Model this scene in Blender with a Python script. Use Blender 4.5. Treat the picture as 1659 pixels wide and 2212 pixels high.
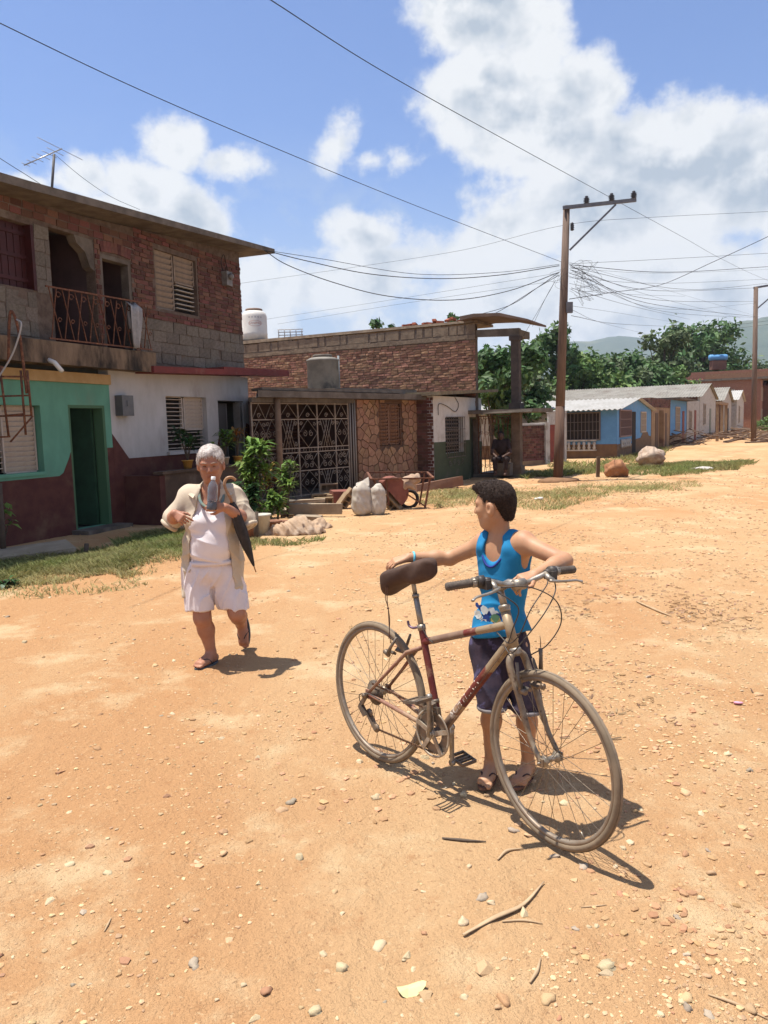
import bpy, math, random
import numpy as np
from mathutils import Vector, Matrix, noise as mnoise
random.seed(7); np.random.seed(7)
R = math.radians
for _o in list(bpy.data.objects): bpy.data.objects.remove(_o)
scene = bpy.context.scene
COL = scene.collection

# ------------------------------------------------------------------ camera
CAM_H, FPX, PITCH, ROLL = 1.633, 1690.0, R(6.23), R(1.6)
cam_data = bpy.data.cameras.new('camera'); cam = bpy.data.objects.new('camera', cam_data); COL.objects.link(cam)
cam_data.sensor_fit = 'HORIZONTAL'; cam_data.sensor_width = 36.0; cam_data.lens = 36.0*FPX/1659.0
cam_data.clip_start = 0.05; cam_data.clip_end = 20000
_f = Vector((0, math.cos(PITCH), -math.sin(PITCH))); _u0 = Vector((0, math.sin(PITCH), math.cos(PITCH))); _r0 = Vector((1, 0, 0))
_r = _r0*math.cos(ROLL) - _u0*math.sin(ROLL); _u = _u0*math.cos(ROLL) + _r0*math.sin(ROLL)
cam.matrix_world = Matrix(((_r.x, _u.x, -_f.x, 0), (_r.y, _u.y, -_f.y, 0), (_r.z, _u.z, -_f.z, CAM_H), (0, 0, 0, 1)))
scene.camera = cam
def _ray(x, y): return _f + _r*((x-829.5)/FPX) - _u*((y-1106.0)/FPX)
def gp(x, y, z=0.0):
    """survey point: where a sighted point meets the level z"""
    d = _ray(x, y); t = (z-CAM_H)/d.z
    return Vector((d.x*t, d.y*t, z))
def at(x, y, Y):
    """survey point at distance Y down the street"""
    d = _ray(x, y); t = Y/d.y
    return Vector((d.x*t, Y, CAM_H+d.z*t))

# ------------------------------------------------------------------ sky, sun, exposure
SUN_EL, SUN_AZ = R(75), R(-6)         # high sun; its light travels towards +X (az 0), a little towards the camera
world = bpy.data.worlds.new('World'); scene.world = world; world.use_nodes = True
def build_sky():
    nt = world.node_tree; N = nt.nodes; L = nt.links; N.clear()
    def node(t, **k):
        n = N.new(t)
        for a, b in k.items(): setattr(n, a, b)
        return n
    def M(op, a, b=None, c=None, clamp=False):
        n = node('ShaderNodeMath', operation=op, use_clamp=clamp)
        for i, v in enumerate((a, b, c)):
            if v is None: continue
            if isinstance(v, (int, float)): n.inputs[i].default_value = v
            else: L.new(v, n.inputs[i])
        return n.outputs[0]
    def smooth(v, lo, hi):
        n = node('ShaderNodeMapRange', interpolation_type='SMOOTHSTEP')
        L.new(v, n.inputs['Value']); n.inputs['From Min'].default_value = lo; n.inputs['From Max'].default_value = hi
        return n.outputs['Result']
    sky = node('ShaderNodeTexSky', sky_type='NISHITA', sun_disc=False)
    sky.sun_elevation = SUN_EL; sky.sun_rotation = R(270); sky.air_density = 1.1; sky.dust_density = 0.6; sky.ozone_density = 2.2
    tc = node('ShaderNodeTexCoord'); sep = node('ShaderNodeSeparateXYZ'); L.new(tc.outputs['Generated'], sep.inputs[0])
    X, Y, Z = sep.outputs
    az = M('MULTIPLY', M('ARCTAN2', X, Y), 57.29578); el = M('MULTIPLY', M('ARCSINE', Z), 57.29578)
    comb = node('ShaderNodeCombineXYZ'); L.new(az, comb.inputs[0]); L.new(M('MULTIPLY', el, 1.15), comb.inputs[1])
    V2 = comb.outputs[0]
    def fbm(scale, detail, rough, off=0.0, sh=None):
        n = node('ShaderNodeTexNoise', noise_dimensions='2D'); L.new(V2, n.inputs['Vector'])
        if off or sh:
            va = node('ShaderNodeVectorMath', operation='ADD'); va.inputs[1].default_value = (sh[0], sh[1], 0) if sh else (off, off*.7, 0); L.new(V2, va.inputs[0]); L.new(va.outputs[0], n.inputs['Vector'])
        n.inputs['Scale'].default_value = scale; n.inputs['Detail'].default_value = detail; n.inputs['Roughness'].default_value = rough
        return n.outputs['Fac']
    n1 = fbm(0.17, 6, 0.62); n2 = fbm(0.11, 3, 0.55, 31)
    # cumulus masses standing over the village: azimuth, elevation, half widths (degrees), tilt, weight
    field = None
    for (a, e, ra, re, tilt, w) in SKY_BLOBS:
        mp = node('ShaderNodeMapping', vector_type='TEXTURE'); L.new(V2, mp.inputs['Vector'])
        mp.inputs['Location'].default_value = (a, e*1.15, 0); mp.inputs['Rotation'].default_value = (0, 0, R(tilt)); mp.inputs['Scale'].default_value = (ra, re*1.15, 1)
        ln = node('ShaderNodeVectorMath', operation='LENGTH'); L.new(mp.outputs[0], ln.inputs[0])
        v = M('MULTIPLY_ADD', ln.outputs['Value'], -w, w)
        field = v if field is None else M('MAXIMUM', field, v)
    field = M('MAXIMUM', field, -1.0)
    # broken cloud all round the rest of the sky
    gen = M('MULTIPLY_ADD', n2, 2.6, -1.5)
    far_off = M('MAXIMUM', smooth(M('ABSOLUTE', az), 34, 50), smooth(el, 36, 50))
    field = M('ADD', M('MULTIPLY', field, M('SUBTRACT', 1.0, far_off)), M('MULTIPLY', gen, far_off))
    dens = M('ADD', field, M('MULTIPLY_ADD', n1, 2.2, -.86))
    mask = smooth(dens, -0.12, 0.55)
    # thin veil that thickens towards the horizon
    thin = M('MAXIMUM', M('MULTIPLY', M('MULTIPLY', smooth(n1, 0.36, 0.66), smooth(el, 21, 9)), 0.75), M('MULTIPLY', smooth(el, 19, 2), 0.72))
    # bright rims, greyer thick hearts
    n1s = fbm(0.17, 4, 0.60, 0.0, (-1.1, 1.5))
    relief = M('MULTIPLY_ADD', M('SUBTRACT', n1s, n1), 3.6, 0.06)          # sides turned from the sun
    heart = M('ADD', M('MULTIPLY', smooth(dens, 0.65, 1.5), smooth(n2, 0.32, 0.60)), M('MULTIPLY', relief, smooth(dens, 0.15, 0.8)), None, True)
    cc = node('ShaderNodeMix', data_type='RGBA'); L.new(heart, cc.inputs['Factor'])
    cc.inputs['A'].default_value = (7.0, 7.1, 7.2, 1); cc.inputs['B'].default_value = (3.7, 4.25, 4.95, 1)
    tint = node('ShaderNodeMix', data_type='RGBA', blend_type='MULTIPLY'); tint.inputs['Factor'].default_value = 1; L.new(sky.outputs[0], tint.inputs['A']); tint.inputs['B'].default_value = SKY_TINT
    m1 = node('ShaderNodeMix', data_type='RGBA'); L.new(thin, m1.inputs['Factor']); L.new(tint.outputs['Result'], m1.inputs['A']); m1.inputs['B'].default_value = (4.3, 5.0, 5.9, 1)
    m2 = node('ShaderNodeMix', data_type='RGBA'); L.new(mask, m2.inputs['Factor']); L.new(m1.outputs['Result'], m2.inputs['A']); L.new(cc.outputs['Result'], m2.inputs['B'])
    bg = node('ShaderNodeBackground'); bg.inputs['Strength'].default_value = 0.064; L.new(m2.outputs['Result'], bg.inputs['Color'])
    out = node('ShaderNodeOutputWorld'); L.new(bg.outputs[0], out.inputs['Surface'])
def _ae(x, y, rx, ry, tilt, w):
    d = _ray(x, y).normalized(); k = math.degrees(1/FPX)*math.cos(math.atan(math.hypot(x-829, y-1106)/FPX))**1.3
    return (math.degrees(math.atan2(d.x, d.y)), math.degrees(math.asin(d.z)), rx*k, ry*k, tilt, w)
SKY_BLOBS = [_ae(*b) for b in (
    (1030, 20, 185, 110, 0, 1.6), (1140, 90, 95, 95, 0, 1.0), (1050, 200, 165, 110, 0, 1.7), (1150, 280, 240, 115, -18, 1.6), (1250, 210, 100, 80, -20, 1),
    (1450, 340, 270, 120, -6, 1.6), (1640, 370, 240, 150, 0, 1.6), (1330, 450, 330, 130, 0, 1.4), (1090, 490, 130, 62, 15, .9), (1000, 545, 190, 60, 8, .8),
    (800, 515, 100, 42, -6, .7), (740, 615, 240, 70, 0, .9), (1300, 640, 560, 130, 0, 1.1), (560, 640, 90, 120, 0, .8), (900, 560, 260, 60, 6, .8),
    (375, 312, 80, 48, 0, .8), (495, 352, 62, 36, 8, .7), (185, 385, 85, 52, 0, 1.0), (300, 405, 120, 62, -15, 1.1), (425, 475, 115, 66, -25, 1.1), (250, 480, 160, 80, 0, 1.0), (60, 400, 60, 20, 0, .6),
    (740, 312, 36, 38, -15, .46), (800, 348, 44, 20, 5, .40), (868, 348, 40, 24, 0, .38),
    (2000, 420, 420, 300, 0, 1.1), (-250, 520, 260, 160, 0, .9))]
SKY_TINT = (.86, .97, 1.26, 1)
build_sky()
world.cycles.sampling_method = 'MANUAL'; world.cycles.sample_map_resolution = 512
sun_data = bpy.data.lights.new('sun', 'SUN'); sun_data.energy = 4.3; sun_data.angle = R(0.53); sun_data.color = (1.0, 0.95, 0.87)
sun = bpy.data.objects.new('sun', sun_data); COL.objects.link(sun)
_sd = Vector((math.cos(SUN_EL)*math.cos(SUN_AZ), math.cos(SUN_EL)*math.sin(SUN_AZ), -math.sin(SUN_EL)))
sun.rotation_euler = _sd.to_track_quat('-Z', 'Y').to_euler()
scene.view_settings.view_transform = 'Standard'; scene.view_settings.look = 'None'
scene.view_settings.exposure = 1.0; scene.view_settings.gamma = 1.0; scene.view_settings.use_curve_mapping = False
scene.render.engine = 'CYCLES'
scene.cycles.use_denoising = True; scene.cycles.max_bounces = 6; scene.cycles.diffuse_bounces = 3; scene.cycles.transparent_max_bounces = 6
scene.cycles.glossy_bounces = 3; scene.cycles.transmission_bounces = 5; scene.cycles.caustics_reflective = False; scene.cycles.caustics_refractive = False
# ------------------------------------------------------------------ helpers
def new_obj(name, data, parent=None, loc=None):
    o = bpy.data.objects.new(name, data); COL.objects.link(o)
    if parent: o.parent = parent
    if loc is not None: o.location = loc
    return o
def tag(o, label=None, cat=None, group=None, kind=None):
    if label: o['label'] = label
    if cat: o['category'] = cat
    if group: o['group'] = group
    if kind: o['kind'] = kind
    return o
def thing(name, label, cat, loc=(0, 0, 0), rz=0.0, group=None):
    o = new_obj(name, None); o.location = loc; o.rotation_euler = (0, 0, rz); o.empty_display_size = .1
    return tag(o, label, cat, group)
def copy_tree(o, parent=None):
    c = o.copy(); COL.objects.link(c); c.parent = parent
    for ch in list(o.children): copy_tree(ch, c)
    return c
class MB:
    """collects simple shapes; build() links them as one mesh object"""
    def __init__(s): s.v = []; s.f = []; s.sm = []; s.mi = []; s.cur = 0
    def add(s, vs, fs, smooth=False):
        n = len(s.v); s.v += [tuple(p) for p in vs]; s.f += [tuple(i+n for i in f) for f in fs]
        s.sm += [smooth]*len(fs); s.mi += [s.cur]*len(fs); return s
    def box(s, x0, x1, y0, y1, z0, z1, M=None, jit=0.0):
        vs = [Vector((x, y, z)) for z in (z0, z1) for y in (y0, y1) for x in (x0, x1)]
        if jit: vs = [v+Vector((random.uniform(-jit, jit) for _ in range(3))) for v in vs]
        if M: vs = [M @ v for v in vs]
        return s.add(vs, [(0, 2, 3, 1), (4, 5, 7, 6), (0, 1, 5, 4), (2, 6, 7, 3), (0, 4, 6, 2), (1, 3, 7, 5)])
    def bar(s, a, b, w, h, up=(0, 0, 1)):
        a, b = Vector(a), Vector(b); d = b-a
        if d.length < 1e-6: return s
        z = d.normalized(); u = Vector(up)
        if abs(z.dot(u)) > .99: u = Vector((1, 0, 0))
        x = z.cross(u).normalized(); y = x.cross(z)
        vs = [p+x*(sx*w/2)+y*(sy*h/2) for p in (a, b) for sx, sy in ((-1, -1), (1, -1), (1, 1), (-1, 1))]
        return s.add(vs, [(0, 1, 2, 3), (7, 6, 5, 4), (0, 4, 5, 1), (1, 5, 6, 2), (2, 6, 7, 3), (3, 7, 4, 0)])
    def tube(s, pts, r, n=8, closed=False, caps=True, squash=None):
        pts = [Vector(p) for p in pts]; k = len(pts)
        rs = r if isinstance(r, (list, tuple)) else [r]*k
        t0 = (pts[1]-pts[0]).normalized(); ref = Vector((0, 0, 1)) if abs(t0.z) < .9 else Vector((1, 0, 0))
        x = t0.cross(ref).normalized(); vs = []; fs = []
        for i, p in enumerate(pts):
            if closed: t = (pts[(i+1) % k]-pts[i-1])
            else: t = pts[min(i+1, k-1)]-pts[max(i-1, 0)]
            t = t.normalized() if t.length > 1e-9 else t0
            x = x-t*x.dot(t)
            x = x.normalized() if x.length > 1e-6 else t.orthogonal().normalized()
            y = t.cross(x)
            for j in range(n):
                a = 2*math.pi*j/n
                vs.append(p+x*(math.cos(a)*rs[i])+y*(math.sin(a)*rs[i]*(squash or 1)))
        for i in range(k if closed else k-1):
            for j in range(n):
                a = i*n+j; b = i*n+(j+1) % n; c = ((i+1) % k)*n+(j+1) % n; d = ((i+1) % k)*n+j
                fs.append((a, b, c, d))
        if caps and not closed: fs += [tuple(range(n))[::-1], tuple(range((k-1)*n, k*n))]
        return s.add(vs, fs, True)
    def lathe(s, prof, M=None, n=20, caps=True):
        vs = []; fs = []
        for r, z in prof:
            for j in range(n):
                a = 2*math.pi*j/n; vs.append(Vector((r*math.cos(a), r*math.sin(a), z)))
        for i in range(len(prof)-1):
            for j in range(n): fs.append((i*n+j, i*n+(j+1) % n, (i+1)*n+(j+1) % n, (i+1)*n+j))
        if caps: fs += [tuple(range(n))[::-1], tuple(range((len(prof)-1)*n, len(prof)*n))]
        if M: vs = [M @ v for v in vs]
        return s.add(vs, fs, True)
    def prism(s, poly, y0, y1, M=None):
        """polygon in the x-z plane pushed from y0 to y1"""
        k = len(poly); vs = [Vector((x, y0, z)) for x, z in poly]+[Vector((x, y1, z)) for x, z in poly]
        if M: vs = [M @ v for v in vs]
        fs = [tuple(range(k)), tuple(range(2*k-1, k-1, -1))]+[(i, i+k, (i+1) % k+k, (i+1) % k) for i in range(k)]
        return s.add(vs, fs)
    def blob(s, c, r, seed=0, rough=.25, sub=2, sq=(1, 1, 1)):
        """a stone: an icosphere pushed in and out"""
        vs, fs = ICO[sub]; c = Vector(c); out = []
        for v in vs:
            k = 1+rough*mnoise.noise(v*1.3+Vector((seed*3.1, seed*1.7, seed)))+rough*.5*mnoise.noise(v*3.1+Vector((seed, 5, 9)))
            out.append(c+Vector((v.x*sq[0], v.y*sq[1], v.z*sq[2]))*(r*k))
        return s.add(out, fs, sub > 1)
    def mesh(s, name, mats):
        me = bpy.data.meshes.new(name); me.from_pydata(s.v, [], s.f)
        for m in (mats if isinstance(mats, (list, tuple)) else [mats]): me.materials.append(m)
        me.polygons.foreach_set('use_smooth', s.sm); me.polygons.foreach_set('material_index', s.mi)
        me.update(); return me
    def build(s, name, mats, parent=None, loc=None, bevel=0.0, angle=None):
        o = new_obj(name, s.mesh(name, mats), parent, loc)
        if bevel:
            b = o.modifiers.new('bevel', 'BEVEL'); b.width = bevel; b.segments = 1; b.limit_method = 'ANGLE'
        return o
def _ico(sub):
    import bmesh
    bm = bmesh.new(); bmesh.ops.create_icosphere(bm, subdivisions=sub, radius=1)
    vs = [v.co.copy() for v in bm.verts]; fs = [tuple(v.index for v in f.verts) for f in bm.faces]; bm.free(); return vs, fs
ICO = {i: _ico(i) for i in (1, 2, 3)}
def np_mesh(name, V, Fq, mats, smooth=True):
    """mesh straight from arrays: V (n,3), Fq (m,3|4)"""
    me = bpy.data.meshes.new(name); V = np.asarray(V, np.float32); Fq = np.asarray(Fq, np.int32); m, k = Fq.shape
    me.vertices.add(len(V)); me.vertices.foreach_set('co', V.ravel())
    me.loops.add(m*k); me.loops.foreach_set('vertex_index', Fq.ravel())
    me.polygons.add(m); me.polygons.foreach_set('loop_start', np.arange(0, m*k, k, dtype=np.int32)); me.polygons.foreach_set('loop_total', np.full(m, k, np.int32))
    me.polygons.foreach_set('use_smooth', np.full(m, smooth))
    for mt in (mats if isinstance(mats, (list, tuple)) else [mats]): me.materials.append(mt)
    me.update(calc_edges=True); me.validate(); return me
def bez(pts, n=10):
    """smooth curve through the points (Catmull-Rom)"""
    P = [Vector(p) for p in pts]; P = [P[0]*2-P[1]]+P+[P[-1]*2-P[-2]]; out = []
    for i in range(1, len(P)-2):
        for j in range(n):
            t = j/n; a, b, c, d = P[i-1:i+3]
            out.append(.5*((2*b)+(c-a)*t+(2*a-5*b+4*c-d)*t*t+(3*b-a-3*c+d)*t**3))
    return out+[P[-2]]
def Rz(a): return Matrix.Rotation(a, 4, 'Z')
def TR(loc, rx=0, ry=0, rz=0): return Matrix.Translation(loc) @ Matrix.Rotation(rz, 4, 'Z') @ Matrix.Rotation(ry, 4, 'Y') @ Matrix.Rotation(rx, 4, 'X')

# ------------------------------------------------------------------ materials
def mat(name, c1, c2=None, scale=4.0, rough=.85, bump=0.0, bscale=40.0, detail=6, metal=0.0, spec=.3, c3=None, s3=1.2, t3=(.52, .7), island=0.0, coords='Object', stretch=None, objrand=0.0, sss=0.0, transl=0.0, bdist=.02, lo=.35, hi=.65):
    m = bpy.data.materials.new(name); m.use_nodes = True; nt = m.node_tree; N = nt.nodes; L = nt.links
    b = N['Principled BSDF']; b.inputs['Roughness'].default_value = rough; b.inputs['Metallic'].default_value = metal; b.inputs['Specular IOR Level'].default_value = spec
    def rgba(c): return (c[0], c[1], c[2], 1)
    tc = N.new('ShaderNodeTexCoord'); vec = tc.outputs[coords]
    if stretch:
        mp = N.new('ShaderNodeMapping'); mp.inputs['Scale'].default_value = stretch; L.new(vec, mp.inputs[0]); vec = mp.outputs[0]
    def nz(sc, det=detail, rg=.6):
        n = N.new('ShaderNodeTexNoise'); L.new(vec, n.inputs['Vector']); n.inputs['Scale'].default_value = sc; n.inputs['Detail'].default_value = det; n.inputs['Roughness'].default_value = rg
        return n.outputs['Fac']
    def ramp(v, lo, hi):
        n = N.new('ShaderNodeMapRange'); n.interpolation_type = 'SMOOTHSTEP'; L.new(v, n.inputs[0]); n.inputs[1].default_value = lo; n.inputs[2].default_value = hi; return n.outputs[0]
    def mix(f, a, bb, blend='MIX'):
        n = N.new('ShaderNodeMix'); n.data_type = 'RGBA'; n.blend_type = blend
        for sk, v in (('Factor', f), ('A', a), ('B', bb)):
            if isinstance(v, tuple): n.inputs[sk].default_value = v
            elif isinstance(v, (int, float)): n.inputs[sk].default_value = v
            else: L.new(v, n.inputs[sk])
        return n.outputs['Result']
    col = rgba(c1)
    if c2: col = mix(ramp(nz(scale), lo, hi), rgba(c1), rgba(c2))
    if c3: col = mix(ramp(nz(s3, 8, .62), *t3), col, rgba(c3))
    if island or objrand:
        hs = N.new('ShaderNodeHueSaturation')
        if island: src = N.new('ShaderNodeNewGeometry').outputs['Random Per Island']; k = island
        else: src = N.new('ShaderNodeObjectInfo').outputs['Random']; k = objrand
        mr = N.new('ShaderNodeMapRange'); L.new(src, mr.inputs[0]); mr.inputs[3].default_value = 1-k; mr.inputs[4].default_value = 1+k; L.new(mr.outputs[0], hs.inputs['Value'])
        m2 = N.new('ShaderNodeMath'); m2.operation = 'MULTIPLY'; m2.inputs[1].default_value = 7.31; L.new(src, m2.inputs[0])
        m3 = N.new('ShaderNodeMath'); m3.operation = 'FRACT'; L.new(m2.outputs[0], m3.inputs[0])
        mh = N.new('ShaderNodeMapRange'); L.new(m3.outputs[0], mh.inputs[0]); mh.inputs[3].default_value = .5-k*.05; mh.inputs[4].default_value = .5+k*.05; L.new(mh.outputs[0], hs.inputs['Hue'])
        if isinstance(col, tuple): hs.inputs['Color'].default_value = col
        else: L.new(col, hs.inputs['Color'])
        col = hs.outputs[0]
    if isinstance(col, tuple): b.inputs['Base Color'].default_value = col
    else: L.new(col, b.inputs['Base Color'])
    if bump:
        bp = N.new('ShaderNodeBump'); bp.inputs['Strength'].default_value = bump; bp.inputs['Distance'].default_value = bdist; L.new(nz(bscale, 5, .65), bp.inputs['Height']); L.new(bp.outputs[0], b.inputs['Normal'])
    if sss:
        b.inputs['Subsurface Weight'].default_value = sss; b.inputs['Subsurface Radius'].default_value = (1, .35, .2); b.inputs['Subsurface Scale'].default_value = .012
    if transl:
        tr = N.new('ShaderNodeBsdfTranslucent')
        if isinstance(col, tuple): tr.inputs['Color'].default_value = col
        else: L.new(col, tr.inputs['Color'])
        ms = N.new('ShaderNodeMixShader'); ms.inputs[0].default_value = transl; L.new(b.outputs[0], ms.inputs[1]); L.new(tr.outputs[0], ms.inputs[2]); L.new(ms.outputs[0], N['Material Output'].inputs['Surface'])
    return m
def fbm2(x, y, seed=0, octaves=4, f=1.0, gain=.5):
    """value noise on arrays"""
    x = np.asarray(x, float); y = np.asarray(y, float); out = np.zeros_like(x); amp = 1.0; tot = 0
    for o in range(octaves):
        xi = np.floor(x*f); yi = np.floor(y*f); u = x*f-xi; v = y*f-yi; u = u*u*(3-2*u); v = v*v*(3-2*v)
        def h(a, b):
            t = np.sin(a*127.1+b*311.7+(seed+o)*74.7)*43758.5453; return t-np.floor(t)
        out += amp*((h(xi, yi)*(1-u)+h(xi+1, yi)*u)*(1-v)+(h(xi, yi+1)*(1-u)+h(xi+1, yi+1)*u)*v); tot += amp; amp *= gain; f *= 2.03
    return out/tot
# ------------------------------------------------------------------ ground
def ground_z(x, y):
    x = np.asarray(x, float); y = np.asarray(y, float); d = np.hypot(x, y)
    z = .05*(fbm2(x, y, 3, 3, .22)-.5)+.05*(fbm2(x, y, 9, 4, .9)-.5)
    near = np.clip(1-d/26, 0, 1)
    z = z+near*(.030*(fbm2(x, y, 21, 4, 4)-.5)+.014*(fbm2(x, y, 27, 3, 13)-.5))
    # wheel ruts running up the street
    t = x-.47*y-.9
    for c in (-.75, .55): z = z-.018*np.exp(-((t-c-.15*np.sin(y*.5))/.28)**2)
    z = z*np.clip(1.4-d/90, .3, 1)
    # heap of earth and the kerbless verge on the left
    z = z+.16*np.exp(-(((x+2.95)/.75)**2+((y-9.6)/.42)**2))*(1+.25*(fbm2(x, y, 4, 3, 3)-.5))
    # bank of earth beyond the verge on the right
    z = z+1.0*np.clip((x-.47*y-4.5)/14, 0, 1)*np.clip((y-34)/22, 0, 1)
    return z
def gz(x, y): return float(ground_z([x], [y])[0])
def make_ground():
    ys = np.concatenate([np.linspace(-30, 0, 12), np.linspace(.5, 1.6, 14), 1.62*np.power(1.0105, np.arange(0, 345)), 60*np.power(1.12, np.arange(1, 45))])
    us = np.linspace(-1, 1, 520); us = np.sign(us)*(np.abs(us)**1.25)
    V = []
    for y in ys:
        w = 3.2+.85*max(y, 0)+(12 if y < .4 else 0)
        V.append(np.stack([us*w+.12*max(y, 0), np.full_like(us, y), np.zeros_like(us)], 1))
    V = np.array(V); n, m = V.shape[:2]; V = V.reshape(-1, 3); V[:, 2] = ground_z(V[:, 0], V[:, 1])
    V[:, 2] -= np.clip(np.hypot(V[:, 0], V[:, 1])-200, 0, None)*.004
    i = (np.arange(n-1)[:, None]*m+np.arange(m-1)[None, :]).ravel(); Fq = np.stack([i, i+1, i+m+1, i+m], 1)
    mt = bpy.data.materials.new('orange_dirt'); mt.use_nodes = True; nt = mt.node_tree; N = nt.nodes; L = nt.links; b = N['Principled BSDF']
    b.inputs['Roughness'].default_value = .95; b.inputs['Specular IOR Level'].default_value = .12
    tc = N.new('ShaderNodeTexCoord')
    def nz(sc, det, rg=.6, dist=0, st=None):
        n_ = N.new('ShaderNodeTexNoise'); n_.inputs['Scale'].default_value = sc; n_.inputs['Detail'].default_value = det; n_.inputs['Roughness'].default_value = rg; n_.inputs['Distortion'].default_value = dist
        if st:
            mp = N.new('ShaderNodeMapping'); mp.inputs['Rotation'].default_value = (0, 0, R(28)); mp.inputs['Scale'].default_value = st; L.new(tc.outputs['Object'], mp.inputs[0]); L.new(mp.outputs[0], n_.inputs['Vector'])
        else: L.new(tc.outputs['Object'], n_.inputs['Vector'])
        return n_.outputs['Fac']
    def ramp(v, lo, hi):
        r_ = N.new('ShaderNodeMapRange'); r_.interpolation_type = 'SMOOTHSTEP'; L.new(v, r_.inputs[0]); r_.inputs[1].default_value = lo; r_.inputs[2].default_value = hi; return r_.outputs[0]
    def mix(f, a, c, k=1.0):
        x_ = N.new('ShaderNodeMix'); x_.data_type = 'RGBA'
        if k != 1.0:
            q = N.new('ShaderNodeMath'); q.operation = 'MULTIPLY'; q.inputs[1].default_value = k; L.new(f, q.inputs[0]); f = q.outputs[0]
        L.new(f, x_.inputs['Factor'])
        for sk, v in (('A', a), ('B', c)):
            if isinstance(v, tuple): x_.inputs[sk].default_value = v+(1,)
            else: L.new(v, x_.inputs[sk])
        return x_.outputs['Result']
    base = mix(ramp(nz(.35, 5, .6, .4, (1, .45, 1)), .38, .62), (.47, .300, .157), (.425, .234, .110))   # pale dust and redder clay
    base = mix(ramp(nz(1.3, 6, .65), .50, .68), base, (.54, .395, .23), .8)                          # trodden pale patches
    base = mix(ramp(nz(5.5, 6, .7), .56, .72), base, (.33, .16, .07), .55)                           # damp, gritty spots
    base = mix(ramp(nz(38, 3, .7), .60, .70), base, (.58, .42, .24), .65)                            # grit
    base = mix(ramp(nz(55, 2, .6), .64, .72), base, (.22, .115, .06), .6)
    L.new(base, b.inputs['Base Color'])
    add = N.new('ShaderNodeMath'); add.operation = 'MULTIPLY_ADD'; L.new(nz(70, 4, .7), add.inputs[0]); add.inputs[1].default_value = .45; L.new(nz(14, 6, .7), add.inputs[2])
    bp = N.new('ShaderNodeBump'); bp.inputs['Strength'].default_value = 1.0; bp.inputs['Distance'].default_value = .035; L.new(add.outputs[0], bp.inputs['Height']); L.new(bp.outputs[0], b.inputs['Normal'])
    o = new_obj('dirt_road', np_mesh('dirt_road', V, Fq, mt)); tag(o, kind='structure')
make_ground()
# ------------------------------------------------------------------ building helpers
def wall_holes(mb, x0, x1, z0, z1, y0, y1, holes):
    """a wall x0..x1, z0..z1 of thickness y0..y1 with real openings"""
    xs = sorted({x0, x1, *[min(max(v, x0), x1) for h in holes for v in h[:2]]}); zs = sorted({z0, z1, *[min(max(v, z0), z1) for h in holes for v in h[2:]]})
    for a, b in zip(xs, xs[1:]):
        run = None
        for c, d in zip(zs, zs[1:]):
            mx, mz = (a+b)/2, (c+d)/2; solid = not any(h[0] < mx < h[1] and h[2] < mz < h[3] for h in holes)
            if solid: run = (run[0], d) if run else (c, d)
            if not solid and run: mb.box(a, b, y0, y1, *run); run = None
        if run: mb.box(a, b, y0, y1, *run)
    return mb
BRICK_O = mat('old_red_brick', (.145, .064, .046), (.10, .046, .036), 14, .9, .5, 60, objrand=.38, bdist=.01, c3=(.24, .17, .125), s3=9, t3=(.60, .75))
BRICK_S = mat('old_red_brick_far', (.145, .064, .046), (.10, .046, .036), 14, .9, .5, 60, island=.38, bdist=.01, c3=(.24, .17, .125), s3=9, t3=(.60, .75))
BRICKT_O = mat('weathered_tan_brick', (.25, .135, .085), (.20, .10, .065), 9, .92, .5, 50, objrand=.30, bdist=.01, c3=(.36, .26, .17), s3=5, t3=(.55, .75))
BRICKT_S = mat('weathered_tan_brick_far', (.25, .135, .085), (.20, .10, .065), 9, .92, .5, 50, island=.30, bdist=.01, c3=(.36, .26, .17), s3=5, t3=(.55, .75))
MORTAR = mat('rough_mortar', (.135, .10, .078), (.09, .066, .052), 8, .95, .7, 30, c3=(.18, .145, .115), s3=2.5, bdist=.02)
BLOCK = mat('grey_concrete_block', (.17, .145, .118), (.12, .10, .08), 6, .95, .5, 45, objrand=.16, c3=(.13, .11, .09), s3=3, t3=(.55, .8), bdist=.012)
CONC = mat('stained_concrete', (.16, .135, .11), (.105, .088, .072), 4, .95, .5, 30, c3=(.07, .058, .048), s3=1.6, t3=(.48, .72), bdist=.015)
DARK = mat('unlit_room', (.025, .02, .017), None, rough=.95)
RUST = mat('rusty_iron', (.16, .065, .035), (.09, .04, .026), 30, .85, .2, 80, c3=(.27, .12, .06), s3=12, bdist=.003)
WIRE = mat('black_cable', (.018, .017, .017), None, rough=.7)
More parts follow.
